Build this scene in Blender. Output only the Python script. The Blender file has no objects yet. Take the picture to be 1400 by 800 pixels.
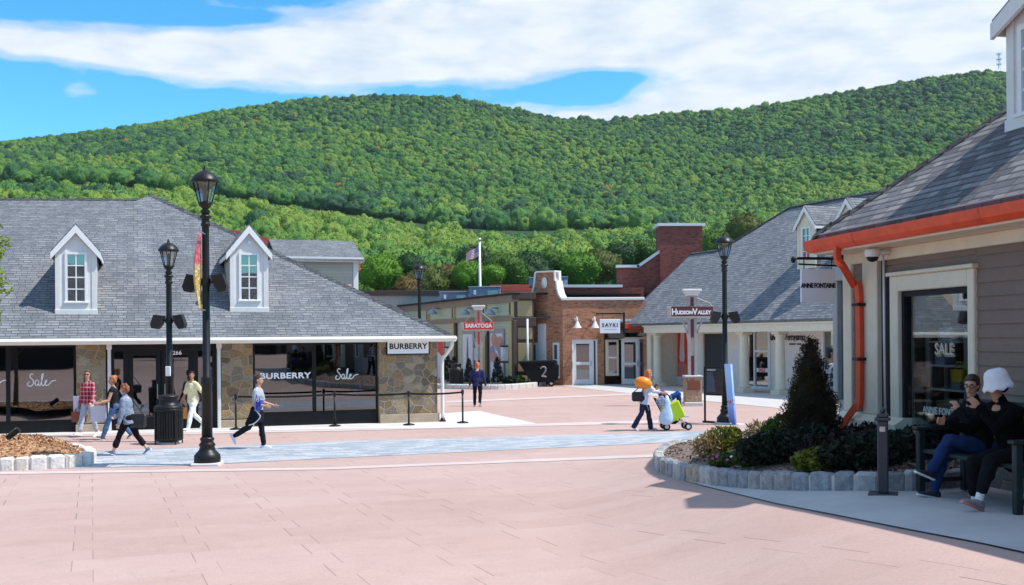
import bpy, math, random
import numpy as np
from mathutils import Vector, Matrix
R = math.radians
random.seed(7); rng = np.random.default_rng(7)
SC = bpy.context.scene
COL = SC.collection

# ------------------------------------------------------------------ survey of the place
# eye at (0,0,EZ) looking along +Y; F is the focal length in photo pixels
F = 1500.0; EZ = 2.2; ROLL = R(0.45); CX, CY = 700.0, 460.5
CR, SR = math.cos(ROLL), math.sin(ROLL)
def ray(u, v):
    a, b = u - CX, CY - v
    return Vector(((a*CR + b*SR)/F, 1.0, (-a*SR + b*CR)/F))
def at(u, v, d):
    r = ray(u, v); return Vector((r.x*d, d, EZ + r.z*d))
def pix(p):
    q = Vector((p[0]/p[1]*F, (p[2]-EZ)/p[1]*F))
    return (CX + q.x*CR - q.y*SR, CY - (q.x*SR + q.y*CR))
def sst(t):
    t = min(1.0, max(0.0, t)); return t*t*(3-2*t)
def gz(x, y):
    d = y if y < 36 else 36 + 10*(1-math.exp(-(y-36)/10.0))
    h = 2.16 + 0.0133*d
    b = 0.6*sst((x-0.5)/3.5)*(1-sst((y-14)/12.0))
    return EZ - h + b
def G(u, v):
    r = ray(u, v); d0 = 3.0; d = d0
    while d < 400:
        if EZ + r.z*d < gz(r.x*d, d): break
        d0 = d; d += 0.5
    for _ in range(40):
        m = 0.5*(d0+d)
        if EZ + r.z*m < gz(r.x*m, m): d = m
        else: d0 = m
    return Vector((r.x*d, d, gz(r.x*d, d)))

# ------------------------------------------------------------------ materials
def new_mat(name):
    m = bpy.data.materials.new(name); m.use_nodes = True
    nt = m.node_tree
    return m, nt, nt.nodes['Principled BSDF']
def N(nt, t, **kw):
    n = nt.nodes.new(t)
    for k, v in kw.items():
        if k in n.inputs: n.inputs[k].default_value = v
        else: setattr(n, k, v)
    return n
def L(nt, a, b): nt.links.new(a, b)
def math_(nt, op, a, b=None, c=None):
    n = nt.nodes.new('ShaderNodeMath'); n.operation = op
    for i, x in enumerate((a, b, c)):
        if x is None: continue
        if isinstance(x, (int, float)): n.inputs[i].default_value = x
        else: nt.links.new(x, n.inputs[i])
    return n.outputs[0]
def mixc(nt, fac, a, b, mode='MIX'):
    n = nt.nodes.new('ShaderNodeMix'); n.data_type = 'RGBA'; n.blend_type = mode
    for s, x in ((n.inputs[0], fac), (n.inputs[6], a), (n.inputs[7], b)):
        if isinstance(x, (int, float)): s.default_value = x
        elif isinstance(x, tuple): s.default_value = x if len(x) == 4 else (*x, 1)
        else: nt.links.new(x, s)
    return n.outputs[2]
def ramp(nt, fac, stops, interp='LINEAR'):
    n = nt.nodes.new('ShaderNodeValToRGB'); cr = n.color_ramp; cr.interpolation = interp
    while len(cr.elements) < len(stops): cr.elements.new(0.5)
    for e, (p, c) in zip(cr.elements, stops):
        e.position = p; e.color = (*c, 1) if len(c) == 3 else c
    nt.links.new(fac, n.inputs[0]); return n.outputs[0]
def bump(nt, h, strength=0.3, dist=0.02):
    b = N(nt, 'ShaderNodeBump', Strength=strength, Distance=dist); L(nt, h, b.inputs['Height']); return b.outputs[0]
_mc = {}
def mat(name, col, rough=0.6, metal=0.0, var=0.12, scale=4.0, bmp=0.0, bscale=60.0, spec=0.5, coat=0.0):
    """base material: colour broken up by object-space noise"""
    if name in _mc: return _mc[name]
    m, nt, p = new_mat(name)
    tc = nt.nodes.new('ShaderNodeTexCoord')
    n1 = N(nt, 'ShaderNodeTexNoise', Scale=scale, Detail=6.0, Roughness=0.6); L(nt, tc.outputs['Object'], n1.inputs['Vector'])
    lo = tuple(max(0, c*(1-var)) for c in col); hi = tuple(min(1, c*(1+var)) for c in col)
    c = ramp(nt, n1.outputs['Fac'], [(0.3, lo), (0.7, hi)])
    L(nt, c, p.inputs['Base Color'])
    p.inputs['Roughness'].default_value = rough; p.inputs['Metallic'].default_value = metal
    p.inputs['Specular IOR Level'].default_value = spec
    if coat: p.inputs['Coat Weight'].default_value = coat
    if bmp:
        n2 = N(nt, 'ShaderNodeTexNoise', Scale=bscale, Detail=4.0); L(nt, tc.outputs['Object'], n2.inputs['Vector'])
        L(nt, bump(nt, n2.outputs['Fac'], bmp, 0.02), p.inputs['Normal'])
    _mc[name] = m; return m

# ------------------------------------------------------------------ mesh builder
class MB:
    def __init__(s): s.v = []; s.f = []; s.m = []; s.sm = []; s.cur = 0; s.smooth = False
    def add(s, vs, fs):
        o = len(s.v); s.v.extend([tuple(p) for p in vs])
        for f in fs:
            s.f.append(tuple(i+o for i in f)); s.m.append(s.cur); s.sm.append(s.smooth)
        return s
    def mt(s, i): s.cur = i; return s
    def poly(s, pts): return s.add(pts, [tuple(range(len(pts)))])
    def box(s, x0, x1, y0, y1, z0, z1, M=None):
        p = [Vector(q) for q in ((x0,y0,z0),(x1,y0,z0),(x1,y1,z0),(x0,y1,z0),(x0,y0,z1),(x1,y0,z1),(x1,y1,z1),(x0,y1,z1))]
        if M is not None: p = [M @ q for q in p]
        return s.add(p, [(0,3,2,1),(4,5,6,7),(0,1,5,4),(1,2,6,5),(2,3,7,6),(3,0,4,7)])
    def bbox(s, x0, x1, y0, y1, z0, z1, b=0.01, M=None):
        """box with chamfered edges"""
        b = min(b, (x1-x0)*.45, (y1-y0)*.45, (z1-z0)*.45)
        vs = []; idx = {}
        X = (x0, x1); Y = (y0, y1); Z = (z0, z1); sg = (1, -1)
        for i in (0, 1):
            for j in (0, 1):
                for k in (0, 1):
                    for a in range(3):
                        q = [X[i]+b*sg[i], Y[j]+b*sg[j], Z[k]+b*sg[k]]
                        q[a] = (X[i], Y[j], Z[k])[a]
                        idx[i, j, k, a] = len(vs); vs.append(M @ Vector(q) if M is not None else Vector(q))
        fs = []
        g = lambda i, j, k, a: idx[i, j, k, a]
        for a in range(3):
            for e in (0, 1):
                c = []
                for (p, q) in ((0,0),(1,0),(1,1),(0,1)):
                    t = [0,0,0]; t[a] = e; t[(a+1)%3] = p; t[(a+2)%3] = q
                    c.append(g(*t, a))
                fs.append(tuple(c if e else c[::-1]))
        for a in range(3):
            b1, b2 = (a+1)%3, (a+2)%3
            for p in (0, 1):
                for q in (0, 1):
                    t0 = [0,0,0]; t1 = [0,0,0]; t0[b1]=t1[b1]=p; t0[b2]=t1[b2]=q; t1[a]=1
                    f = (g(*t0,b1), g(*t1,b1), g(*t1,b2), g(*t0,b2))
                    fs.append(f if (p+q)%2 else f[::-1])
        for i in (0,1):
            for j in (0,1):
                for k in (0,1):
                    f = (g(i,j,k,0), g(i,j,k,1), g(i,j,k,2))
                    fs.append(f if (i+j+k)%2 else f[::-1])
        return s.add(vs, fs)
    def prism(s, pts, ext):
        pts = [Vector(p) for p in pts]; e = Vector(ext); n = len(pts)
        fs = [tuple(range(n))[::-1], tuple(range(n, 2*n))]
        fs += [(i, (i+1)%n, n+(i+1)%n, n+i) for i in range(n)]
        return s.add(pts + [p+e for p in pts], fs)
    def tube(s, path, r, seg=8, cap=True, sq=False):
        P = [Vector(p) for p in path]; n = len(P)
        rr = r if isinstance(r, (list, tuple)) else [r]*n
        vs = []; fs = []
        T0 = (P[1]-P[0]).normalized()
        up = Vector((0,0,1)) if abs(T0.z) < 0.9 else Vector((0,1,0))
        A = T0.cross(up).normalized()
        for i in range(n):
            T = (P[min(i+1,n-1)]-P[max(i-1,0)]).normalized()
            A = (A - T*A.dot(T)).normalized(); B = T.cross(A)
            for k in range(seg):
                a = 2*math.pi*(k+(0.5 if sq else 0))/seg
                vs.append(P[i] + (A*math.cos(a)+B*math.sin(a))*rr[i])
        for i in range(n-1):
            for k in range(seg):
                k2 = (k+1)%seg
                fs.append((i*seg+k, i*seg+k2, (i+1)*seg+k2, (i+1)*seg+k))
        if cap:
            fs.append(tuple(range(seg))[::-1]); fs.append(tuple((n-1)*seg+k for k in range(seg)))
        return s.add(vs, fs)
    def lathe(s, prof, seg=16, c=(0,0,0), M=None, cap=True):
        vs = []; fs = []; n = len(prof); c = Vector(c)
        for (r, z) in prof:
            for k in range(seg):
                a = 2*math.pi*k/seg
                q = Vector((r*math.cos(a), r*math.sin(a), z))
                vs.append(c + (M @ q if M is not None else q))
        for i in range(n-1):
            for k in range(seg):
                k2 = (k+1)%seg
                fs.append((i*seg+k, i*seg+k2, (i+1)*seg+k2, (i+1)*seg+k))
        if cap:
            fs.append(tuple(range(seg))[::-1]); fs.append(tuple((n-1)*seg+k for k in range(seg)))
        return s.add(vs, fs)
    def ell(s, c, r, seg=12, rings=8, M=None):
        prof = [(math.sin(math.pi*i/rings), -math.cos(math.pi*i/rings)) for i in range(rings+1)]
        prof[0] = (1e-3, -1); prof[-1] = (1e-3, 1)
        D = Matrix.Diagonal(Vector(r)); 
        return s.lathe(prof, seg, c, (M.to_3x3() @ D) if M is not None else D)
    def cone(s, p0, p1, r0, r1, seg=12):
        """capsule with two radii"""
        p0 = Vector(p0); p1 = Vector(p1); d = p1-p0; l = d.length
        if l < 1e-6: return s.ell(p0, (r0,r0,r0), seg)
        M = d.to_track_quat('Z', 'Y').to_matrix()
        prof = [(max(1e-3*r0, r0*math.sin(a)), -r0*math.cos(a)) for a in (0, .4, .8, 1.2)] + [(r0, 0)]
        prof += [(r0+(r1-r0)*t, l*t) for t in (.33, .66)] + [(r1, l)]
        prof += [(max(1e-3*r1, r1*math.cos(a)), l+r1*math.sin(a)) for a in (.4, .8, 1.2, 1.5708)]
        return s.lathe(prof, seg, p0, M)
    def loft(s, rings, seg=14):
        """rings: (centre, side axis, front axis, r side, r front)"""
        vs = []; fs = []
        for (c, A, B, ra, rb) in rings:
            for k in range(seg):
                a = 2*math.pi*k/seg
                vs.append(Vector(c) + Vector(A)*ra*math.cos(a) + Vector(B)*rb*math.sin(a))
        n = len(rings)
        for i in range(n-1):
            for k in range(seg):
                k2 = (k+1)%seg
                fs.append((i*seg+k, i*seg+k2, (i+1)*seg+k2, (i+1)*seg+k))
        fs.append(tuple(range(seg))[::-1]); fs.append(tuple((n-1)*seg+k for k in range(seg)))
        return s.add(vs, fs)
    def xform(s, M, start=0):
        for i in range(start, len(s.v)): s.v[i] = tuple(M @ Vector(s.v[i]))
        return s
    def build(s, name, mats, parent=None, uv=True, loc=None, rotz=0.0):
        me = bpy.data.meshes.new(name)
        me.from_pydata(s.v, [], s.f)
        if not isinstance(mats, (list, tuple)): mats = [mats]
        for m in mats: me.materials.append(m)
        me.polygons.foreach_set('material_index', s.m)
        me.polygons.foreach_set('use_smooth', s.sm)
        if uv: planar_uv(me)
        me.update()
        o = bpy.data.objects.new(name, me); COL.objects.link(o)
        if parent is not None: o.parent = parent
        if loc is not None: o.location = loc; o.rotation_euler.z = rotz
        return o
def planar_uv(me):
    """metres along and up every face, so that courses run level on every slope"""
    n = len(me.polygons)
    if n == 0: return
    no = np.empty(n*3, 'f'); me.polygons.foreach_get('normal', no); no = no.reshape(-1, 3)
    lt = np.empty(n, 'i'); me.polygons.foreach_get('loop_total', lt)
    co = np.empty(len(me.vertices)*3, 'f'); me.vertices.foreach_get('co', co); co = co.reshape(-1, 3)
    li = np.empty(len(me.loops), 'i'); me.loops.foreach_get('vertex_index', li)
    nl = np.repeat(no, lt, axis=0); pl = co[li]
    hx = np.hypot(nl[:,0], nl[:,1]); flat = hx < 0.05
    h = np.where(flat, 1, hx)
    ux = np.where(flat, 1, -nl[:,1]/h); uy = np.where(flat, 0, nl[:,0]/h)
    u = pl[:,0]*ux + pl[:,1]*uy
    vx = -nl[:,2]*uy; vy = nl[:,2]*ux; vz = nl[:,0]*uy - nl[:,1]*ux
    v = np.where(flat, pl[:,1], pl[:,0]*vx + pl[:,1]*vy + pl[:,2]*vz)
    uvl = me.uv_layers.new(name='UVMap')
    uvl.data.foreach_set('uv', np.stack([u, v], 1).astype('f').ravel())

# ------------------------------------------------------------------ scene bookkeeping
def tag(o, label=None, cat=None, group=None, kind=None):
    if label: o['label'] = label
    if cat: o['category'] = cat
    if group: o['group'] = group
    if kind: o['kind'] = kind
    return o
def thing(name, label, cat, loc=(0,0,0), rotz=0.0, group=None):
    o = bpy.data.objects.new(name, None); COL.objects.link(o); o.empty_display_size = 0.2
    o.location = loc; o.rotation_euler = (0, 0, rotz)
    return tag(o, label, cat, group)
def dup(root, loc, rotz=0.0, label=None, scale=None):
    def cp(o, par):
        c = o.copy(); COL.objects.link(c)
        if par is not None: c.parent = par
        for ch in o.children: cp(ch, c)
        return c
    r = cp(root, None); r.location = loc; r.rotation_euler = (0, 0, rotz)
    if scale: r.scale = scale
    if label: r['label'] = label
    return r
class Frame:
    """a building's own axes: x along the facade, y into the building, z up"""
    def __init__(s, root): 
        s.root = root; s.o = Vector(root.location); a = root.rotation_euler.z
        s.M = Matrix.Rotation(a, 3, 'Z'); s.Mi = s.M.inverted()
        s.e = s.Mi @ (Vector((0,0,EZ)) - s.o)
    def lray(s, u, v): return s.Mi @ ray(u, v)
    def on_y(s, u, v, y=0.0):
        r = s.lray(u, v); k = (y - s.e.y)/r.y; return s.e + r*k
    def X(s, u, v=500, y=0.0): return s.on_y(u, v, y).x
    def Z(s, u, v, y=0.0): return s.on_y(u, v, y).z
    def on_slope(s, u, v, z0, y0, k):
        """meet the plane z = z0 + k (y - y0)"""
        r = s.lray(u, v); t = (z0 + k*(s.e.y - y0) - s.e.z)/(r.z - k*r.y); return s.e + r*t
    def at(s, u, v, d): return s.Mi @ (at(u, v, d) - s.o)
def text_mesh(txt, size, mat_, parent, M, name='lettering', ext=0.004, bold=0.0, shear=0.0, sx=1.0, spacing=1.0, align='CENTER'):
    c = bpy.data.curves.new('t', 'FONT'); c.body = txt; c.size = size; c.extrude = ext; c.offset = bold
    c.align_x = align; c.align_y = 'CENTER'; c.shear = shear; c.space_character = spacing; c.resolution_u = 3
    t = bpy.data.objects.new('t', c); COL.objects.link(t)
    dg = bpy.context.evaluated_depsgraph_get(); dg.update()
    me = bpy.data.meshes.new_from_object(t.evaluated_get(dg)); bpy.data.objects.remove(t)
    me.transform(Matrix.Diagonal((sx,1,1,1))); me.transform(M); me.materials.clear(); me.materials.append(mat_); me.name = name
    o = bpy.data.objects.new(name, me); COL.objects.link(o); o.parent = parent
    return o
def front(x, y, z, rot=0.0):
    """text plane facing -y in local axes"""
    return Matrix.Translation((x, y, z)) @ Matrix.Rotation(rot, 4, 'Z') @ Matrix.Rotation(R(90), 4, 'X')
def spline(pts, n=6):
    """Catmull-Rom through the points"""
    P = [Vector(p) for p in pts]; P = [2*P[0]-P[1]] + P + [2*P[-1]-P[-2]]; out = []
    for i in range(1, len(P)-2):
        for k in range(n):
            t = k/n
            out.append(0.5*((2*P[i]) + (P[i+1]-P[i-1])*t + (2*P[i-1]-5*P[i]+4*P[i+1]-P[i+2])*t*t + (3*P[i]-P[i-1]-3*P[i+1]+P[i+2])*t**3))
    out.append(P[-2]); return out
SALE = [[(.30,.95),(.12,1.0),(.05,.78),(.22,.58),(.30,.35),(.16,.12),(-.05,.10),(-.12,.25),(0,.42)],
        [(.62,.50),(.48,.52),(.40,.30),(.50,.12),(.62,.28),(.66,.50),(.64,.20),(.74,.12),(.84,.40),(.96,.88),(.92,1.0),(.86,.8),(.86,.25),(.96,.10),
         (1.10,.28),(1.22,.44),(1.16,.52),(1.08,.36),(1.14,.14),(1.30,.14),(1.55,.42),(1.85,.50)]]
def sale_script(w, mat_, parent, x, y, z):
    m = MB()
    for st in SALE:
        pts = [(x + (p.x-.85)*w, y, z + (p.y-.5)*w) for p in spline([(a, b, 0) for a, b in st], 6)]
        m.tube(pts, w*0.035, 5)
    return m.build('lettering', mat_, parent)
# ------------------------------------------------------------------ procedural surfaces
def uvn(nt): return nt.nodes.new('ShaderNodeUVMap').outputs[0]
def sep(nt, vec):
    n = nt.nodes.new('ShaderNodeSeparateXYZ'); L(nt, vec, n.inputs[0]); return n.outputs
def comb(nt, x, y, z=0.0):
    n = nt.nodes.new('ShaderNodeCombineXYZ')
    for i, a in enumerate((x, y, z)):
        if isinstance(a, (int, float)): n.inputs[i].default_value = a
        else: L(nt, a, n.inputs[i])
    return n.outputs[0]
def shingle_mat(name, cols, row=0.14, tab=0.30):
    m, nt, p = new_mat(name)
    o = sep(nt, uvn(nt))
    b = N(nt, 'ShaderNodeTexBrick', Scale=1.0); L(nt, comb(nt, o[0], o[1]), b.inputs['Vector'])
    b.inputs['Brick Width'].default_value = tab; b.inputs['Row Height'].default_value = row
    b.inputs['Mortar Size'].default_value = 0.007; b.inputs['Mortar Smooth'].default_value = 0.2
    b.offset = 0.37; b.offset_frequency = 2; b.squash = 0.7; b.squash_frequency = 3
    b.inputs['Color1'].default_value = (0,0,0,1); b.inputs['Color2'].default_value = (1,1,1,1); b.inputs['Mortar'].default_value = (.5,.5,.5,1)
    c = ramp(nt, b.outputs['Color'], [(0.0, cols[0]), (0.5, cols[1]), (1.0, cols[2])])
    n1 = N(nt, 'ShaderNodeTexNoise', Scale=0.5, Detail=5.0); L(nt, uvn(nt), n1.inputs['Vector'])
    n2 = N(nt, 'ShaderNodeTexNoise', Scale=90.0, Detail=2.0); L(nt, uvn(nt), n2.inputs['Vector'])
    c = mixc(nt, 0.35, c, ramp(nt, n1.outputs['Fac'], [(.3, (.55,.55,.55)), (.7, (1.3,1.3,1.3))]), 'MULTIPLY')
    c = mixc(nt, 0.5, c, ramp(nt, n2.outputs['Fac'], [(.3, (.6,.6,.6)), (.7, (1.35,1.35,1.35))]), 'MULTIPLY')
    wv = nt.nodes.new('ShaderNodeTexNoise'); wv.inputs['Scale'].default_value = 1.0; wv.inputs['Detail'].default_value = 5.0; L(nt, comb(nt, math_(nt, 'MULTIPLY', o[0], 2.2), math_(nt, 'MULTIPLY', o[1], .22)), wv.inputs['Vector'])
    c = mixc(nt, .30, c, ramp(nt, wv.outputs['Fac'], [(.35, (.62,.60,.58)), (.65, (1.25,1.25,1.25))]), 'MULTIPLY')
    c = mixc(nt, b.outputs['Fac'], c, tuple(x*.45 for x in cols[0]))
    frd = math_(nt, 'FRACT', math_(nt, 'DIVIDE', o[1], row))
    lip_shade = math_(nt, 'MULTIPLY', math_(nt, 'LESS_THAN', frd, .30), math_(nt, 'GREATER_THAN', sep(nt, b.outputs['Color'])[0], .42))  # dark dashes paint the shadow line under the shingle edges
    c = mixc(nt, math_(nt, 'MULTIPLY', lip_shade, .55), c, tuple(x*.35 for x in cols[0]))
    L(nt, c, p.inputs['Base Color']); p.inputs['Roughness'].default_value = .92; p.inputs['Specular IOR Level'].default_value = .2
    fr = math_(nt, 'FRACT', math_(nt, 'DIVIDE', o[1], row))
    hgt = math_(nt, 'SUBTRACT', math_(nt, 'MULTIPLY', math_(nt, 'SUBTRACT', 1.0, fr), .8), math_(nt, 'MULTIPLY', b.outputs['Fac'], .9))
    hgt = math_(nt, 'ADD', hgt, math_(nt, 'MULTIPLY', n2.outputs['Fac'], .25))
    L(nt, bump(nt, hgt, .9, .012), p.inputs['Normal'])
    return m
def brick_mat(name, c1, c2, mort, bw=0.22, rh=0.075):
    m, nt, p = new_mat(name)
    o = uvn(nt)
    b = N(nt, 'ShaderNodeTexBrick', Scale=1.0); L(nt, o, b.inputs['Vector'])
    b.inputs['Brick Width'].default_value = bw; b.inputs['Row Height'].default_value = rh; b.inputs['Mortar Size'].default_value = .008
    b.inputs['Color1'].default_value = (0,0,0,1); b.inputs['Color2'].default_value = (1,1,1,1); b.inputs['Bias'].default_value = 0
    c = ramp(nt, b.outputs['Color'], [(0, c1), (.55, c2), (1, tuple(x*.45 for x in c1))])
    n1 = N(nt, 'ShaderNodeTexNoise', Scale=1.2, Detail=5.0); L(nt, o, n1.inputs['Vector'])
    c = mixc(nt, .4, c, ramp(nt, n1.outputs['Fac'], [(.3, (.6,.6,.6)), (.7, (1.3,1.3,1.3))]), 'MULTIPLY')
    c = mixc(nt, b.outputs['Fac'], c, mort)
    L(nt, c, p.inputs['Base Color']); p.inputs['Roughness'].default_value = .9
    L(nt, bump(nt, math_(nt, 'SUBTRACT', 1.0, b.outputs['Fac']), .6, .01), p.inputs['Normal'])
    return m
def stone_mat(name, cols, mort, scale=3.9):
    m, nt, p = new_mat(name)
    o = uvn(nt)
    nz = N(nt, 'ShaderNodeTexNoise', Scale=2.2, Detail=2.0); L(nt, o, nz.inputs['Vector'])
    w = N(nt, 'ShaderNodeVectorMath', operation='SCALE'); w.inputs['Scale'].default_value = .22; L(nt, nz.outputs['Color'], w.inputs[0])
    a = N(nt, 'ShaderNodeVectorMath', operation='ADD'); L(nt, o, a.inputs[0]); L(nt, w.outputs[0], a.inputs[1])
    mp = nt.nodes.new('ShaderNodeMapping'); mp.inputs['Scale'].default_value = (.85, 1.15, 1); L(nt, a.outputs[0], mp.inputs[0])
    v1 = N(nt, 'ShaderNodeTexVoronoi', Scale=scale, Randomness=.85); L(nt, mp.outputs[0], v1.inputs['Vector']); v1.voronoi_dimensions = '2D'
    v2 = N(nt, 'ShaderNodeTexVoronoi', Scale=scale, Randomness=.85); v2.feature = 'DISTANCE_TO_EDGE'; v2.voronoi_dimensions = '2D'; L(nt, mp.outputs[0], v2.inputs['Vector'])
    s = sep(nt, v1.outputs['Color'])
    c = ramp(nt, s[0], [(i/(len(cols)-1), q) for i, q in enumerate(cols)])
    n1 = N(nt, 'ShaderNodeTexNoise', Scale=14.0, Detail=6.0, Roughness=.7); L(nt, o, n1.inputs['Vector'])
    c = mixc(nt, .6, c, ramp(nt, n1.outputs['Fac'], [(.3, (.45,.45,.45)), (.7, (1.5,1.45,1.4))]), 'MULTIPLY')
    e = ramp(nt, v2.outputs['Distance'], [(.03, (0,0,0)), (.075, (1,1,1))])
    L(nt, mixc(nt, e, mort, c), p.inputs['Base Color']); p.inputs['Roughness'].default_value = .85
    h = math_(nt, 'ADD', math_(nt, 'MULTIPLY', e, .8), math_(nt, 'MULTIPLY', n1.outputs['Fac'], .5))
    L(nt, bump(nt, h, .8, .03), p.inputs['Normal'])
    return m
def siding_mat(name, col, row=.12, var=.08, rough=.6):
    m, nt, p = new_mat(name)
    tc = nt.nodes.new('ShaderNodeTexCoord'); o = sep(nt, tc.outputs['Object'])
    r = math_(nt, 'DIVIDE', o[2], row); fr = math_(nt, 'FRACT', r); fl = math_(nt, 'FLOOR', r)
    wn = nt.nodes.new('ShaderNodeTexWhiteNoise'); wn.noise_dimensions = '1D'; L(nt, fl, wn.inputs['W'])
    n1 = N(nt, 'ShaderNodeTexNoise', Scale=3.0, Detail=5.0); L(nt, tc.outputs['Object'], n1.inputs['Vector'])
    t = math_(nt, 'MULTIPLY', math_(nt, 'ADD', wn.outputs['Value'], n1.outputs['Fac']), .5)
    c = ramp(nt, t, [(.2, tuple(x*(1-var) for x in col)), (.8, tuple(min(1, x*(1+var)) for x in col))])
    gap = ramp(nt, fr, [(0, (1,1,1)), (.06, (0,0,0))])
    L(nt, mixc(nt, gap, c, tuple(x*.45 for x in col)), p.inputs['Base Color']); p.inputs['Roughness'].default_value = rough
    L(nt, bump(nt, math_(nt, 'SUBTRACT', 1.0, fr), .8, .015), p.inputs['Normal'])
    return m
def paver_mat(name, cols, ang, L_, W_, off=.3, joint=.012, jcol=(.10,.07,.06), showrow=.15, rough=.8, jstrength=.8, thin=0.0, slabvar=.16):
    """slabs in running bond laid along a direction of the plaza"""
    m, nt, p = new_mat(name)
    tc = nt.nodes.new('ShaderNodeTexCoord')
    mp = nt.nodes.new('ShaderNodeMapping'); mp.inputs['Rotation'].default_value = (0, 0, ang); L(nt, tc.outputs['Object'], mp.inputs[0])
    o = sep(nt, mp.outputs[0])
    ry = math_(nt, 'DIVIDE', o[1], W_); row = math_(nt, 'FLOOR', ry); fy = math_(nt, 'FRACT', ry)
    par = math_(nt, 'FLOORED_MODULO', row, 2.0)
    rx = math_(nt, 'ADD', math_(nt, 'DIVIDE', o[0], L_), math_(nt, 'MULTIPLY', par, off))
    cx = math_(nt, 'FLOOR', rx); fx = math_(nt, 'FRACT', rx)
    wn = nt.nodes.new('ShaderNodeTexWhiteNoise'); wn.noise_dimensions = '2D'; L(nt, comb(nt, cx, row), wn.inputs['Vector'])
    n1 = N(nt, 'ShaderNodeTexNoise', Scale=.35, Detail=6.0, Roughness=.65); L(nt, tc.outputs['Object'], n1.inputs['Vector'])
    n2 = N(nt, 'ShaderNodeTexNoise', Scale=45.0, Detail=3.0); L(nt, tc.outputs['Object'], n2.inputs['Vector'])
    wr = nt.nodes.new('ShaderNodeTexWhiteNoise'); wr.noise_dimensions = '1D'; L(nt, math_(nt, 'FLOOR', math_(nt, 'DIVIDE', row, 5.0)), wr.inputs['W'])
    t = math_(nt, 'ADD', math_(nt, 'MULTIPLY', wn.outputs['Value'], slabvar), math_(nt, 'ADD', math_(nt, 'MULTIPLY', n1.outputs['Fac'], .84-slabvar), math_(nt, 'MULTIPLY', wr.outputs['Value'], .16)))
    c = ramp(nt, t, [(.25, cols[0]), (.5, cols[1]), (.75, cols[2])])
    n4 = N(nt, 'ShaderNodeTexNoise', Scale=1.7, Detail=8.0, Roughness=.75, Distortion=.6); L(nt, tc.outputs['Object'], n4.inputs['Vector'])
    c = mixc(nt, .28, c, ramp(nt, n4.outputs['Fac'], [(.3, (.72,.70,.70)), (.5, (1,1,1)), (.75, (1.12,1.1,1.1))]), 'MULTIPLY')
    c = mixc(nt, .25, c, ramp(nt, n2.outputs['Fac'], [(.3, (.7,.7,.7)), (.7, (1.25,1.25,1.25))]), 'MULTIPLY')
    sp = N(nt, 'ShaderNodeTexVoronoi', Scale=1.3, Randomness=1.0); L(nt, tc.outputs['Object'], sp.inputs['Vector'])
    c = mixc(nt, math_(nt, 'MULTIPLY', math_(nt, 'LESS_THAN', sp.outputs['Distance'], .035), .4), c, (.22,.16,.15))
    jx = math_(nt, 'LESS_THAN', math_(nt, 'MULTIPLY', fx, L_), joint)
    # every joint is cut a little differently: some are open and dark, some filled
    wj = nt.nodes.new('ShaderNodeTexWhiteNoise'); wj.noise_dimensions = '2D'; L(nt, comb(nt, row, cx), wj.inputs['Vector'])
    jx = math_(nt, 'MULTIPLY', jx, math_(nt, 'MULTIPLY_ADD', wj.outputs['Value'], .7, .3))
    jy = math_(nt, 'MULTIPLY', math_(nt, 'LESS_THAN', math_(nt, 'MULTIPLY', fy, W_), joint), showrow)
    j = math_(nt, 'MULTIPLY', math_(nt, 'MAXIMUM', jx, jy), jstrength)
    L(nt, mixc(nt, j, c, jcol), p.inputs['Base Color']); p.inputs['Roughness'].default_value = rough; p.inputs['Specular IOR Level'].default_value = .3
    L(nt, bump(nt, n2.outputs['Fac'], .15, .01), p.inputs['Normal'])
    return m
def glass_mat(name, refl=.15, tint=(.5,.55,.55), ior_boost=.6):
    m, nt, p = new_mat(name); nt.nodes.remove(p)
    out = nt.nodes['Material Output']
    tr = N(nt, 'ShaderNodeBsdfTransparent'); tr.inputs['Color'].default_value = (*tint, 1)
    n1 = N(nt, 'ShaderNodeTexNoise', Scale=1.1, Detail=1.0); tc = nt.nodes.new('ShaderNodeTexCoord'); L(nt, tc.outputs['Object'], n1.inputs['Vector'])
    gl = N(nt, 'ShaderNodeBsdfGlossy', Roughness=.015); gl.inputs['Color'].default_value = (.9,.93,.95,1); L(nt, bump(nt, n1.outputs['Fac'], .03, .03), gl.inputs['Normal'])
    fr = nt.nodes.new('ShaderNodeFresnel'); fr.inputs['IOR'].default_value = 1.5
    fac = math_(nt, 'MINIMUM', math_(nt, 'ADD', math_(nt, 'MULTIPLY', fr.outputs[0], ior_boost), refl), 1.0)
    mx = nt.nodes.new('ShaderNodeMixShader'); L(nt, fac, mx.inputs[0]); L(nt, tr.outputs[0], mx.inputs[1]); L(nt, gl.outputs[0], mx.inputs[2])
    L(nt, mx.outputs[0], out.inputs[0]); return m
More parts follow.
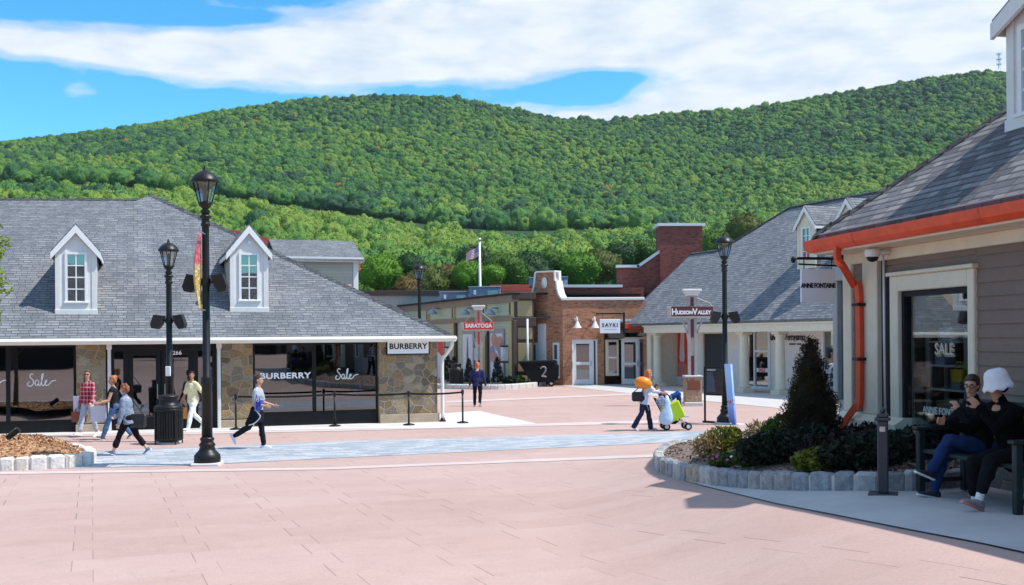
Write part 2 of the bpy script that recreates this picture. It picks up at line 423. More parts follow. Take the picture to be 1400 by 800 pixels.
def leaf_mat(name, cols, var_obj=True, rough=.6, trans=.25, attr=None):
    """leaves: tint varies by clump and by plant"""
    m, nt, p = new_mat(name)
    tc = nt.nodes.new('ShaderNodeTexCoord'); oi = nt.nodes.new('ShaderNodeObjectInfo')
    n1 = N(nt, 'ShaderNodeTexNoise', Scale=3.2 if attr else 1.6, Detail=6.0, Roughness=.7); L(nt, tc.outputs['Object'], n1.inputs['Vector'])
    if attr:
        n5 = N(nt, 'ShaderNodeTexNoise', Scale=9.0, Detail=3.0); L(nt, tc.outputs['Object'], n5.inputs['Vector']); L(nt, bump(nt, n5.outputs['Fac'], 1.0, .25), p.inputs['Normal'])
    t = n1.outputs['Fac']
    if attr:
        at_ = nt.nodes.new('ShaderNodeAttribute'); at_.attribute_type = 'INSTANCER'; at_.attribute_name = attr
        t = math_(nt, 'ADD', math_(nt, 'MULTIPLY', t, .45), math_(nt, 'MULTIPLY_ADD', at_.outputs['Fac'], .75, -.10))
    else:
        t = math_(nt, 'ADD', math_(nt, 'MULTIPLY', t, .75), math_(nt, 'MULTIPLY', oi.outputs['Random'], .25))
    c = ramp(nt, t, [(.15+.7*i/(len(cols)-1), q) for i, q in enumerate(cols)])
    L(nt, c, p.inputs['Base Color']); p.inputs['Roughness'].default_value = rough; p.inputs['Specular IOR Level'].default_value = .25
    if trans:
        tl = N(nt, 'ShaderNodeBsdfTranslucent'); L(nt, c, tl.inputs['Color'])
        mx = N(nt, 'ShaderNodeMixShader'); mx.inputs[0].default_value = trans
        L(nt, p.outputs[0], mx.inputs[1]); L(nt, tl.outputs[0], mx.inputs[2]); L(nt, mx.outputs[0], nt.nodes['Material Output'].inputs[0])
    return m
JA = math.atan2(124-CX, F)      # the slabs run along this bearing (towards the photo's x = 124)
M = {}
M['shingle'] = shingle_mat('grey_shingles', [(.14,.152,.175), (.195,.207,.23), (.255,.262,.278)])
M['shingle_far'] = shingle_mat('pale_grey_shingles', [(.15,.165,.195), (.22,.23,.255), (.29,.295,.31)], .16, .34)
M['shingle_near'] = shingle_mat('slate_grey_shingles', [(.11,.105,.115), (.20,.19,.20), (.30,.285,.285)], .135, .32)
M['brick'] = brick_mat('warm_red_brick', (.40,.135,.055), (.55,.22,.10), (.36,.28,.22))
M['brick_red'] = brick_mat('dark_red_brick', (.22,.045,.035), (.30,.07,.05), (.22,.12,.10))
M['stone'] = stone_mat('fieldstone', [(.13,.09,.055), (.30,.20,.09), (.20,.155,.11), (.36,.28,.18), (.15,.125,.10), (.34,.22,.09)], (.34,.28,.21))
M['stone_dark'] = stone_mat('plinth_stone', [(.12,.10,.09), (.22,.17,.13), (.16,.14,.13), (.26,.22,.18)], (.20,.18,.16), 4.5)
M['cream_siding'] = siding_mat('tan_siding', (.50,.42,.32))
M['green_siding'] = siding_mat('sage_siding', (.43,.50,.36), .16)
M['taupe'] = mat('taupe_board', (.20,.135,.105), .6, var=.10, scale=3, bmp=.1, bscale=40)
M['blue_siding'] = siding_mat('navy_siding', (.06,.09,.20))
M['trim'] = mat('cream_trim', (.72,.645,.50), .55, var=.06)
M['grey_trim'] = mat('pale_grey_trim', (.70,.69,.67), .55, var=.06)
M['white'] = mat('white_paint', (.78,.78,.77), .5, var=.04)
M['gutter_white'] = mat('ivory_gutter', (.74,.71,.63), .45, var=.04)
M['black'] = mat('black_paint', (.008,.008,.009), .5, var=.3, spec=.25)
M['iron'] = mat('black_cast_iron', (.008,.008,.009), .42, var=.4, scale=9, bmp=.06, bscale=35, spec=.35)
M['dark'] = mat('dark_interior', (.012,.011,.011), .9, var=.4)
M['orange_metal'] = mat('orange_red_metal', (.72,.075,.02), .5, var=.14, scale=6, bmp=.08, bscale=12)
M['red_roof'] = mat('red_metal_roof', (.50,.07,.05), .5, var=.08)
M['concrete'] = mat('pale_concrete', (.60,.585,.575), .85, var=.10, scale=1.2, bmp=.15)
M['walk'] = mat('grey_concrete', (.50,.485,.475), .85, var=.10, scale=1.5, bmp=.15)
M['pink'] = paver_mat('pink_concrete_slabs', [(.42,.288,.25), (.465,.325,.287), (.505,.362,.326)], JA, 1.2, .62, .17, .011, (.13,.09,.085), .03, jstrength=.8)
M['greypav'] = paver_mat('blue_grey_pavers', [(.30,.335,.375), (.39,.415,.45), (.47,.485,.51)], JA, .42, .21, .5, .014, (.17,.19,.22), .9, jstrength=.75, slabvar=.6)
M['stripe'] = mat('light_pink_band', (.55,.45,.43), .8, var=.08, scale=1.5)
M['pedestal'] = stone_mat('pedestal_stone', [(.30,.17,.09), (.42,.28,.16), (.36,.22,.12)], (.5,.42,.33), 5)
M['shop_glass'] = glass_mat('shop_glass', .07, (.85,.87,.87))
M['dark_glass'] = glass_mat('dark_shop_glass', .17, (.35,.36,.38))
M['house_glass'] = glass_mat('house_window_glass', .22, (.5,.55,.6))
M['steel'] = mat('brushed_steel', (.55,.55,.56), .35, 1.0, var=.1)
M['ac'] = mat('blue_grey_sheet_metal', (.22,.25,.33), .5, var=.15)
M['brown'] = mat('dark_brown_beam', (.075,.045,.035), .6, var=.15)
M['tan'] = mat('ochre_panel', (.40,.32,.16), .7, var=.08)
M['yellow_post'] = mat('straw_yellow_post', (.52,.42,.20), .7, var=.08)
M['signwhite'] = mat('sign_white', (.82,.83,.86), .4, var=.02)
M['ink'] = mat('black_lettering', (.01,.01,.012), .5, var=.1)
M['whitetext'] = mat('white_lettering', (.9,.9,.9), .5, var=.02)
M['maroon'] = mat('maroon_sign_paint', (.12,.025,.025), .5, var=.1)
M['signred'] = mat('red_sign_paint', (.68,.045,.03), .5, var=.1)
M['greywood'] = mat('weathered_grey_wood', (.36,.33,.31), .75, var=.15, scale=8)
M['mulch'] = mat('tan_wood_mulch', (.42,.22,.11), .95, var=.6, scale=22, bmp=1.0, bscale=45)
M['granite'] = mat('pale_granite', (.56,.55,.53), .8, var=.25, scale=14, bmp=.6, bscale=25)
M['granite2'] = mat('grey_granite', (.40,.39,.39), .8, var=.3, scale=12, bmp=.7, bscale=22)
M['bark'] = mat('brown_bark', (.10,.075,.055), .9, var=.4, scale=12, bmp=.8, bscale=20)
M['bollard'] = mat('charcoal_post', (.045,.047,.055), .45, var=.15)
M['bench'] = mat('dark_green_wood', (.008,.02,.022), .5, var=.3, scale=8)
# ------------------------------------------------------------------ camera, sun, sky
cam = bpy.data.cameras.new('camera'); cam.sensor_width = 36; cam.lens = 36*F/1400
cam.shift_y = (CY-400)/1400; cam.clip_start = .1; cam.clip_end = 6000
co = bpy.data.objects.new('camera', cam); COL.objects.link(co); SC.camera = co
co.matrix_world = Matrix(((CR, SR, 0, 0), (0, 0, -1, 0), (-SR, CR, 0, EZ), (0, 0, 0, 1)))
SUN_EL, SUN_AZ = R(57.5), R(8)           # to the right of the view, a touch behind the subject
sd = Vector((math.cos(SUN_EL)*math.cos(SUN_AZ), -math.cos(SUN_EL)*math.sin(SUN_AZ), math.sin(SUN_EL)))
sl = bpy.data.lights.new('sun', 'SUN'); sl.energy = 5.0; sl.angle = R(.53); sl.color = (1, .955, .88)
so = bpy.data.objects.new('sun', sl); COL.objects.link(so)
so.rotation_euler = sd.to_track_quat('Z', 'Y').to_euler(); so.location = (60, 10, 90)
W = bpy.data.worlds.new('World'); SC.world = W; W.use_nodes = True
nt = W.node_tree; bg = nt.nodes['Background']
sky = nt.nodes.new('ShaderNodeTexSky'); sky.sky_type = 'NISHITA'; sky.sun_disc = False
sky.sun_elevation = SUN_EL; sky.sun_rotation = math.atan2(sd.x, sd.y); sky.air_density = 1.0; sky.dust_density = .1; sky.ozone_density = 4.0
tc = nt.nodes.new('ShaderNodeTexCoord'); o = sep(nt, tc.outputs['Generated'])
az = math_(nt, 'ARCTAN2', o[0], o[1]); el = math_(nt, 'ARCSINE', o[2])
# drifting cloud bank: broad lobes over bearing and height, broken up by fractal noise
def lobe(u, v, su, sv, a, tilt=0.0):
    r = ray(u, v); a0 = math.atan2(r.x, 1); e0 = math.atan(r.z/math.hypot(r.x, 1))
    dx = math_(nt, 'SUBTRACT', az, a0); dy = math_(nt, 'SUBTRACT', el, e0)
    dy = math_(nt, 'SUBTRACT', dy, math_(nt, 'MULTIPLY', dx, tilt))
    q = math_(nt, 'ADD', math_(nt, 'POWER', math_(nt, 'ABSOLUTE', math_(nt, 'MULTIPLY', dx, F/su)), 2.0), math_(nt, 'POWER', math_(nt, 'ABSOLUTE', math_(nt, 'MULTIPLY', dy, F/sv)), 2.0))
    return math_(nt, 'MULTIPLY', math_(nt, 'POWER', 2.718, math_(nt, 'MULTIPLY', q, -1.0)), a)
shape = None
for args in [(40,60,230,20,.85,-.05), (300,68,240,34,.95,-.05), (520,64,240,44,1.0,.1), (800,36,300,62,.95,.1), (1150,50,420,95,1.2,0), (1000,150,330,26,.55,.03), (760,152,90,16,.55), (100,127,55,14,.6),
             (5,190,30,6,.5), (120,14,260,14,-.45), (380,150,300,16,-.35), (830,104,75,13,-.75), (790,128,85,19,-1.1), (600,118,90,15,-.35), (560,6,140,12,.3,.2), (330,8,60,7,.25), (1600,60,500,120,.8)]:
    l = lobe(*args); shape = l if shape is None else math_(nt, 'ADD', shape, l)
hi_ = ramp(nt, el, [(.33, (0,0,0)), (.62, (.62,.62,.62))]); shape = math_(nt, 'ADD', shape, hi_)  # unseen cloud added overhead to whiten the ambient light
nv = comb(nt, math_(nt, 'MULTIPLY', az, 4.5), math_(nt, 'MULTIPLY', el, 13.0))
n1 = N(nt, 'ShaderNodeTexNoise', Scale=1.6, Detail=12.0, Roughness=.52, Distortion=.3); L(nt, nv, n1.inputs['Vector'])
n2 = N(nt, 'ShaderNodeTexNoise', Scale=4.0, Detail=7.0, Roughness=.5); L(nt, nv, n2.inputs['Vector'])
ns = math_(nt, 'ADD', math_(nt, 'MULTIPLY', math_(nt, 'SUBTRACT', n1.outputs['Fac'], .5), 1.5), math_(nt, 'MULTIPLY', math_(nt, 'SUBTRACT', n2.outputs['Fac'], .5), .8))
cov = ramp(nt, math_(nt, 'ADD', shape, ns), [(.30, (0,0,0)), (.55, (.45,.45,.45)), (1.0, (1,1,1))], 'EASE')
hs = N(nt, 'ShaderNodeHueSaturation', Saturation=1.3, Value=1.0); L(nt, sky.outputs[0], hs.inputs['Color'])
blue = mixc(nt, 1.0, hs.outputs[0], (1.7,2.9,2.75), 'MULTIPLY')
shade = ramp(nt, n2.outputs['Fac'], [(.3, (9.4,10.6,12.0)), (.62, (12.6,13.0,13.5))])
L(nt, mixc(nt, math_(nt, 'MULTIPLY', cov, .92), blue, shade), bg.inputs['Color']); bg.inputs['Strength'].default_value = .072
SC.view_settings.view_transform = 'Standard'; SC.view_settings.look = 'None'; SC.view_settings.exposure = .12; SC.view_settings.gamma = 1
SC.render.engine = 'CYCLES'; SC.cycles.use_denoising = True; SC.cycles.max_bounces = 8; SC.cycles.transparent_max_bounces = 12
SC.render.resolution_x = 1024; SC.render.resolution_y = 585

# ------------------------------------------------------------------ ground
def grid_sheet(name, xs, ys, dz, mat_, kind='structure'):
    X, Y = np.meshgrid(xs, ys); vs = [(x, y, gz(x, y)+dz) for x, y in zip(X.ravel(), Y.ravel())]
    nx = len(xs); fs = [(j*nx+i, j*nx+i+1, (j+1)*nx+i+1, (j+1)*nx+i) for j in range(len(ys)-1) for i in range(nx-1)]
    m = MB(); m.smooth = True; m.add(vs, fs); o = m.build(name, mat_); return tag(o, kind=kind)
def seq(*segs):
    out = []
    for a, b, s in segs: out += list(np.arange(a, b, s))
    return out + [segs[-1][1]]
m_earth = mat('dry_grass_earth', (.12,.13,.06), .95, var=.4, scale=.3)
grid_sheet('ground', [-3000,-800,-300,-120,-60,-20,0,20,60,120,300,800,3000], [-3000,-800,-200,-60,-20,0,20,40,60,90,130,300,900,3000], -.35, m_earth)
grid_sheet('plaza', seq((-60,-3,3),(-3,9,.25),(9,60,3)), seq((-40,4,2),(4,30,.25),(30,110,2)), 0, M['pink'])
def strip(name, A, B, n, mat_, dz, na=1):
    """band of paving between two lines given by photo points on the ground"""
    def res(P, n):
        Q = [P[0]]
        for a, b in zip(P, P[1:]):
            if not isinstance(a, Vector) and not isinstance(b, Vector):
                k = max(1, int(abs(b[0]-a[0])/25)); Q += [(a[0]+(b[0]-a[0])*i/k, a[1]+(b[1]-a[1])*i/k) for i in range(1, k)]
            Q.append(b)
        P = [p if isinstance(p, Vector) else G(*p) for p in Q]
        s = [0]
        for a, b in zip(P, P[1:]): s.append(s[-1] + (b-a).length)
        out = []
        for k in range(n+1):
            t = s[-1]*k/n; i = max(j for j in range(len(s)-1) if s[j] <= t+1e-9)
            f = (t-s[i])/max(1e-9, s[i+1]-s[i]); out.append(P[i].lerp(P[i+1], f))
        return out
    a = res(A, n); b = res(B, n); m = MB(); m.smooth = True; vs = []
    for p, q in zip(a, b):
        for k in range(na+1):
            w = p.lerp(q, k/na); vs.append((w.x, w.y, gz(w.x, w.y)+dz))
    w = na+1
    m.add(vs, [(i*w+k, i*w+k+1, (i+1)*w+k+1, (i+1)*w+k) for i in range(n) for k in range(na)])
    # faces must look up
    o = m.build(name, mat_); me = o.data
    if me.polygons[0].normal.z < 0: me.flip_normals()
    return tag(o, kind='structure')
strip('paver_band', [(-120,645),(250,637),(450,627),(930,604.5),(1090,597)], [(-120,626),(290,611),(450,604),(930,591),(1090,585.5)], 120, M['greypav'], .006, 10)
strip('light_band', [(-200,652),(450,642.5),(930,624),(1000,621)], [(-200,648.5),(450,639.5),(930,620),(1000,617)], 60, M['stripe'], .007, 2)
strip('pale_band', [(-100,602),(470,589.5),(900,579)], [(-100,598.5),(470,586.5),(900,575)], 50, M['stripe'], .008, 2)
strip('far_band', [(610,551),(1010,534)], [(610,548.5),(1010,532)], 30, M['stripe'], .008, 1)
strip('far_sidewalk', [(745,525.5),(850,537),(1010,553),(1140,566)], [(770,520.5),(870,523),(1010,536),(1180,546)], 40, M['walk'], .010, 8)
strip('sidewalk', [(-100,599),(470,587),(600,586),(735,580)], [(-100,588),(470,573),(602,566),(655,562)], 60, M['concrete'], .012, 8)
strip('walkway', [(925,655),(960,665),(1060,689.5),(1150,707),(1250,727),(1330,742),(1400,757),(1560,790)],
      [(925,648),(975,650),(1080,656),(1150,659),(1250,661),(1310,661),Vector((5.5,11.5,0)),Vector((6.8,6,0))], 70, M['walk'], .016, 18)

# ------------------------------------------------------------------ wooded hill
def prof(pts):
    q = [ray(u, v) for u, v in pts]; xs = np.array([p.x for p in q]); es = np.array([p.z for p in q])*F
    return lambda U: np.interp(U, xs, es)
p_top = prof([(-700,245),(-300,215),(0,200),(100,190),(200,176),(300,157),(400,143),(500,137),(560,135),(640,142),(700,154),(760,166),(830,170),(900,161),(1000,156),(1060,147),(1150,132),(1250,115),(1320,105),(1400,102),(1700,95),(2100,130)])
p_cr = prof([(-700,238),(-300,250),(0,256),(150,260),(270,273),(370,288),(450,300),(530,311),(600,322),(700,327),(800,324),(870,320),(930,318),(1000,318),(1100,305),(1200,290),(1400,270),(2100,270)])
p_gap = prof([(-700,430),(800,430),(900,446),(1000,458),(2100,460.5)])
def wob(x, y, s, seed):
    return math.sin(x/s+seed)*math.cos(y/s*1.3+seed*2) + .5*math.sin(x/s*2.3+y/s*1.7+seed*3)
D0, D1, D2, D3 = 130., 330., 400., 800.
def hz(x, y):
    U = x/max(y, 1); ec = float(p_cr(U)) - 11; et = float(p_top(U)); gap = -16*min(1, max(0, float(p_gap(U))/30))
    d = y
    if d < D0: return gz(x, 60) - .3 + max(0, (d-90)/40)*(EZ+36*D0/F - gz(x,60))
    if d < D1:
        t = (d-D0)/(D1-D0); e = 36 + (ec-36)*(t**.85)
    elif d < D2:
        t = (d-D1)/(D2-D1); e = ec - gap*sst(t) + (et-ec)*.05*t
    elif d < D3:
        t = (d-D2)/(D3-D2); e0 = ec - gap + (et-ec)*.05; e = e0 + (et-e0)*(.75*t + .25*t*t*(3-2*t))
        e += 5*wob(x, y, 55, 1.0)*min(1, 4*t)*min(1, 5*(1-t))
    else: e = et - (d-D3)*.25
    return EZ + e*d/F
m = MB(); m.smooth = True
Us = np.linspace(-1.0, 1.0, 91); Ds = list(np.arange(90, 410, 10)) + list(np.arange(410, 860, 15)) + [900, 1000, 1200, 1600]
m.add([(u*d, d, hz(u*d, d)) for d in Ds for u in Us], [(j*91+i, j*91+i+1, (j+1)*91+i+1, (j+1)*91+i) for j in range(len(Ds)-1) for i in range(90)])
tag(m.build('hill', mat('forest_floor', (.016,.045,.012), .95, var=.4, scale=.05)), kind='structure')
def crown_mesh(name, seed, n_leaf, leaf, lobes=11, sub=3, squash=.8, soft=False):
    """one crown of unit radius: rounded boughs with loose leaf sprays standing off them"""
    r = np.random.default_rng(seed)
    import bmesh
    bm = bmesh.new(); bmesh.ops.create_icosphere(bm, subdivisions=sub, radius=1.0)
    P = np.array([v.co[:] for v in bm.verts])
    c = r.normal(size=(lobes, 3)); c /= np.linalg.norm(c, axis=1)[:, None]; c[:, 2] = np.abs(c[:, 2])*.9 - .15
    w = r.uniform(.20, .42, lobes) if soft else r.uniform(.35, .55, lobes)
    rad = np.full(len(P), .64 if soft else .68); lo_ = .64 if soft else .68; am_ = .40 if soft else .36
    for q, ww in zip(c, w):
        d = np.linalg.norm(P - q, axis=1); rad = np.maximum(rad, lo_ + am_*np.sqrt(np.clip(1-(d/ww/1.35)**2, 0, 1)))
    rad *= 1 + r.normal(0, .045, len(P))
    V = P*rad[:, None]; V[:, 2] = np.maximum(V[:, 2], -.55)*squash
    for v, q in zip(bm.verts, V): v.co = q
    F_ = [tuple(v.index for v in f.verts) for f in bm.faces]; bm.free()
    # leaf sprays
    k = r.integers(0, len(V), n_leaf); base = V[k]; nr = base/np.linalg.norm(base, axis=1)[:, None]
    base = base*(1 + r.uniform(-.02, .13, n_leaf))[:, None]
    a = r.normal(size=(n_leaf, 3)); a -= nr*(a*nr).sum(1)[:, None]*.6; a /= np.linalg.norm(a, axis=1)[:, None]
    b = np.cross(nr + r.normal(0, .5, (n_leaf, 3)), a); b /= np.linalg.norm(b, axis=1)[:, None]
    s = leaf*r.uniform(.6, 1.4, n_leaf)[:, None]
    Q = np.stack([base-a*s, base-b*s*.6, base+a*s, base+b*s*.6], 1).reshape(-1, 3)
    o = len(V); allv = np.vstack([V, Q]); F_ += [(o+4*i, o+4*i+1, o+4*i+2, o+4*i+3) for i in range(n_leaf)]
    me = bpy.data.meshes.new(name); me.from_pydata([tuple(map(float, q)) for q in allv], [], F_); me.polygons.foreach_set('use_smooth', [True]*(len(F_)-n_leaf) + [False]*n_leaf); me.update()
    return me
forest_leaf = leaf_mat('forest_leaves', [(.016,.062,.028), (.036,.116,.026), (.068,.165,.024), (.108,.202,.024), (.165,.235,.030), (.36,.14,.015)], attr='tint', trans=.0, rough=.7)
protoC = bpy.data.collections.new('crown_kinds')
for k in range(7):
    me = crown_mesh('crown_kind', 40+k, 700, .055, 24+3*k, 4, (.95,1.1,.85,1.0,1.15,.9,1.05)[k], True); me.materials.append(forest_leaf)
    protoC.objects.link(bpy.data.objects.new('crown_kind_%d' % k, me))
U_gap = lambda U: U < .16
pts = []; tint = []; scl = []; kind_ = []; rot_ = []
fr = random.Random(11)
d = 150.0
while d < 818:
    step = 3.6 if d < 330 else 3.5
    x = -.56*d
    while x < .56*d:
        X = x + fr.uniform(-2.2, 2.2); Y = d + fr.uniform(-2.2, 2.2)
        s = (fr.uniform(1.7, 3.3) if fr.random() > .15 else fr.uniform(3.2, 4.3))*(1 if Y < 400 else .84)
        t = .40 + .10*wob(X, Y, 23, 2.0) + .13*wob(X, Y, 70, 5) + fr.gauss(0, .19)  # broad tint patches: tree kinds, and cloud shadow painted into the colour
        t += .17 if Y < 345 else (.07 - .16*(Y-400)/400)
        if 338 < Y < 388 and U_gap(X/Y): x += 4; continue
        if 388 <= Y < 430 and U_gap(X/Y): s *= 1.3; t -= .22  # darker tint paints the shaded sides of the trees behind the clearing
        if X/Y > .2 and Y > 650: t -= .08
        t = min(.70, max(.02, t)); q = fr.random()
        if q < .0009 and Y > 470: t = 1.3; s = min(s, 2.4)*.8
        elif q < .003 and Y > 470: t = .98; s = min(s, 2.4)
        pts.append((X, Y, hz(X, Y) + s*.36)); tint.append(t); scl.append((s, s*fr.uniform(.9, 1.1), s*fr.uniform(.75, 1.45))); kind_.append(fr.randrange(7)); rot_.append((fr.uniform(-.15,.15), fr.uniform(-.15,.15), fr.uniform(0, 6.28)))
        x += fr.uniform(3.0, 4.4)
    d += step
fm = bpy.data.meshes.new('forest'); fm.from_pydata(pts, [], []); fm.update()
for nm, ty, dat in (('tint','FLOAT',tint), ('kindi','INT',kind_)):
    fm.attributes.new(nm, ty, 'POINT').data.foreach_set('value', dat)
for nm, dat in (('scl', scl), ('rotv', rot_)):
    fm.attributes.new(nm, 'FLOAT_VECTOR', 'POINT').data.foreach_set('vector', np.array(dat, 'f').ravel())
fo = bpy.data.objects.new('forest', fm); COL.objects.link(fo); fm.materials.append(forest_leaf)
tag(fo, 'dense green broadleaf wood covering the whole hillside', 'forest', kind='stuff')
ng = bpy.data.node_groups.new('forest_spread', 'GeometryNodeTree')
ng.interface.new_socket('Geometry', in_out='INPUT', socket_type='NodeSocketGeometry'); ng.interface.new_socket('Geometry', in_out='OUTPUT', socket_type='NodeSocketGeometry')
gi = ng.nodes.new('NodeGroupInput'); go = ng.nodes.new('NodeGroupOutput')
m2p = ng.nodes.new('GeometryNodeMeshToPoints'); iop = ng.nodes.new('GeometryNodeInstanceOnPoints'); ci = ng.nodes.new('GeometryNodeCollectionInfo')
ci.inputs['Collection'].default_value = protoC; ci.inputs['Separate Children'].default_value = True; ci.inputs['Reset Children'].default_value = True
def nattr(nm, ty):
    n = ng.nodes.new('GeometryNodeInputNamedAttribute'); n.data_type = ty; n.inputs['Name'].default_value = nm
    return n.outputs['Attribute']
ng.links.new(gi.outputs[0], m2p.inputs[0]); ng.links.new(m2p.outputs[0], iop.inputs['Points']); ng.links.new(ci.outputs[0], iop.inputs['Instance'])
iop.inputs['Pick Instance'].default_value = True
ng.links.new(nattr('kindi', 'INT'), iop.inputs['Instance Index']); ng.links.new(nattr('scl', 'FLOAT_VECTOR'), iop.inputs['Scale']); ng.links.new(nattr('rotv', 'FLOAT_VECTOR'), iop.inputs['Rotation'])
ng.links.new(iop.outputs[0], go.inputs[0])
md = fo.modifiers.new('spread', 'NODES'); md.node_group = ng
print('forest crowns', len(pts))
# radio mast on the right-hand summit
u0 = ray(1366, 100); d0 = 812.0; base = Vector((u0.x*d0, d0, hz(u0.x*d0, d0)-1))
t = thing('radio_mast', 'thin steel lattice radio mast standing on the hilltop', 'radio mast', base)
m = MB(); Hm = 19.5
for i in range(3):
    a = i*2.094; m.tube([(1.0*math.cos(a), 1.0*math.sin(a), 0), (.5*math.cos(a), .5*math.sin(a), Hm)], .13, 5)
for k in range(13):
    z0 = k*Hm/13; r0 = 1.0-.5*k/13
    for i in range(3):
        a = i*2.094; b = a+2.094
        m.tube([(r0*math.cos(a), r0*math.sin(a), z0), (r0*math.cos(b), r0*math.sin(b), z0+Hm/13)], .07, 4)
m.build('lattice', M['steel'], t)
for z, n in ((Hm-1, 6), (Hm-5, 5), (Hm-8.5, 4)):
    m = MB()
    for i in range(n):
        a = i*6.28/n; m.box(-.18, .18, -.1, .1, -1.0, 1.0, Matrix.Translation((1.6*math.cos(a), 1.6*math.sin(a), z)) @ Matrix.Rotation(a, 4, 'Z'))
    m.lathe([(1.55,z-.05),(1.55,z+.05)], 12)
    m.build('antenna_panels', M['white'], t)

# ------------------------------------------------------------------ the air between here and the hill
hm_ = bpy.data.materials.new('haze'); hm_.use_nodes = True; hn = hm_.node_tree; hn.nodes.clear()
ho = hn.nodes.new('ShaderNodeOutputMaterial'); hv = hn.nodes.new('ShaderNodeVolumePrincipled'); hv.inputs['Color'].default_value = (.80,.88,1,1); hv.inputs['Density'].default_value = .00008; hv.inputs['Anisotropy'].default_value = .2
hn.links.new(hv.outputs[0], ho.inputs['Volume'])
m = MB(); m.box(-3050, 3050, -3050, 3050, -6, 290); tag(m.build('haze', hm_, uv=False), kind='stuff')

# ------------------------------------------------------------------ single trees at the foot of the hill
def tree_protos():
    out = []
    for k in range(4):
        me = crown_mesh('crown', 90+k, 2600, .06, 16, 4, (1.0,.9,1.15,.95)[k]); out.append(me)
    return out
TP = tree_protos()
tm = MB(); tm.smooth = True
tm.tube([(0,0,-.3),(.03,.02,.5),(0,.04,1.1),(.05,0,1.7)], [.13,.1,.085,.06], 8)
for a in (0, 1.6, 3.1, 4.6): tm.tube([(0,.03,1.0),(.3*math.cos(a),.3*math.sin(a),1.45),(.55*math.cos(a),.55*math.sin(a),1.75)], [.05,.035,.02], 6)
trunk_me = tm.build('trunk', M['bark']); TRUNK = trunk_me.data; bpy.data.objects.remove(trunk_me)
LM = {'bright': leaf_mat('bright_green_leaves', [(.055,.15,.012), (.10,.23,.014), (.16,.29,.02)]),
      'mid': leaf_mat('mid_green_leaves', [(.038,.10,.012), (.07,.15,.016), (.105,.19,.022)]),
      'deep': leaf_mat('deep_green_leaves', [(.012,.04,.014), (.022,.065,.016), (.04,.09,.02)]),
      'rust': leaf_mat('rust_tinged_leaves', [(.11,.08,.02), (.15,.10,.025), (.12,.12,.025)]),
      'olive': leaf_mat('olive_leaves', [(.06,.085,.015), (.10,.125,.022), (.14,.15,.03)])}
TREES = [(520,352,45,'bright',100,'bright green rounded tree beside the tan gable block'), (552,378,38,'rust',104,'low rust-tinged tree behind the dark flat roof'), (583,366,46,'olive',112,'olive tree just behind the farthest street lamp'),
 (612,370,44,'rust',118,'brownish tree between the far lamp and the flagpole'), (640,362,36,'bright',116,'small bright tree left of the flagpole under the flag'), (690,347,50,'mid',120,'mid green tree right of the flagpole above the red roof'),
 (672,362,32,'bright',108,'low bright bush of a tree right beside the flagpole'), (722,352,46,'deep',122,'deep green tree above the notched brick gable'), (752,342,48,'mid',128,'mid green tree rising above the roof units on the brick shop'),
 (788,345,50,'bright',126,'bright tree above the white parapet of the brick shop'), (820,341,48,'olive',130,'olive tree behind the left end of the stepped brick parapet'), (850,332,40,'deep',132,'deep green tree poking over the stepped brick parapet'),
 (560,352,34,'deep',134,'deep green tree behind the rust tinged one'), (648,343,40,'deep',136,'dark tree half hidden by the small flag'), (880,328,40,'mid',134,'mid green tree behind the sloping brick coping'), (975,318,46,'mid',138,'mid green tree right of the brick chimney'), (1020,300,44,'olive',140,'olive tree above the hip of the long grey roof')]
for u, v, w, k, d, lab in TREES:
    r_ = w*d/F/2*1.12; p = at(u, v, d); zb = min(gz(p.x, 60), 0) - .2
    top = p.z; hgt = top - zb
    t = thing('broadleaf_tree', lab, 'tree', (p.x, p.y, zb), 0, 'trees at the foot of the hill')
    c = bpy.data.objects.new('crown', TP[fr.randrange(4)].copy()); c.data.materials.append(LM[k]); COL.objects.link(c); c.parent = t
    c.scale = (r_*1.15, r_*1.15, r_*1.1); c.location = (0, 0, hgt - r_*1.0); c.rotation_euler = (0, 0, fr.uniform(0, 6))
    b = bpy.data.objects.new('trunk', TRUNK); COL.objects.link(b); b.parent = t; b.scale = (r_*.9, r_*.9, max(.5, (hgt-r_*1.0)/1.5))
# ------------------------------------------------------------------ fieldstone shop on the left
A = R(19)
o = G(598, 577); o.z = gz(o.x, o.y) - .02
bb = thing('stone_shop', 'long fieldstone shop with a grey shingle hip roof, two dormers and black framed windows', 'building', o, A)
f = Frame(bb)
SW = 0.18     # storefront set-back behind the stone face
def roof_slab(m, pts, th=.14):
    m.prism([Vector(p) - Vector((0,0,th)) for p in pts], (0,0,th))
XL = -21.0
x_of = lambda u, v=520, y=0.0: f.X(u, v, y)
WH = 2.56
# walls: stone piers with tan plinths
def pier(u0, u1, last=False):
    x0, x1 = x_of(u0), x_of(u1)
    m = MB(); m.bbox(x0, x1, 0, .5 if not last else 6.5, .30, WH, .015); m.mt(1)
    if last: m.bbox(x0+.16*0+.02, x1+.05, -.05, 6.55, 0, .30, .012)
    else: m.bbox(x0-.02, x1+.02, -.04, .5, -.1, .28, .012)
    return m.build('stone_pier', [M['stone'], mat('tan_plinth', (.40,.31,.22), .8, var=.12, bmp=.2)], bb)
pier(104, 145); pier(302, 346); pier(518, 598, True)
# body of the shop behind the glazing
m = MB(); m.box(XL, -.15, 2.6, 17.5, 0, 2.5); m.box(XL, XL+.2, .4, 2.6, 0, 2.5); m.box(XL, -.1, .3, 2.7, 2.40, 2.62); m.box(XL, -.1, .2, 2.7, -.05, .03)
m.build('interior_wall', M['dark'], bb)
m = MB(); m.box(-.13, 0, 6.55, 17.5, 0, 2.6); m.box(XL, 0, 17.5, 17.7, 0, 2.6); m.build('side_wall', M['cream_siding'], bb)
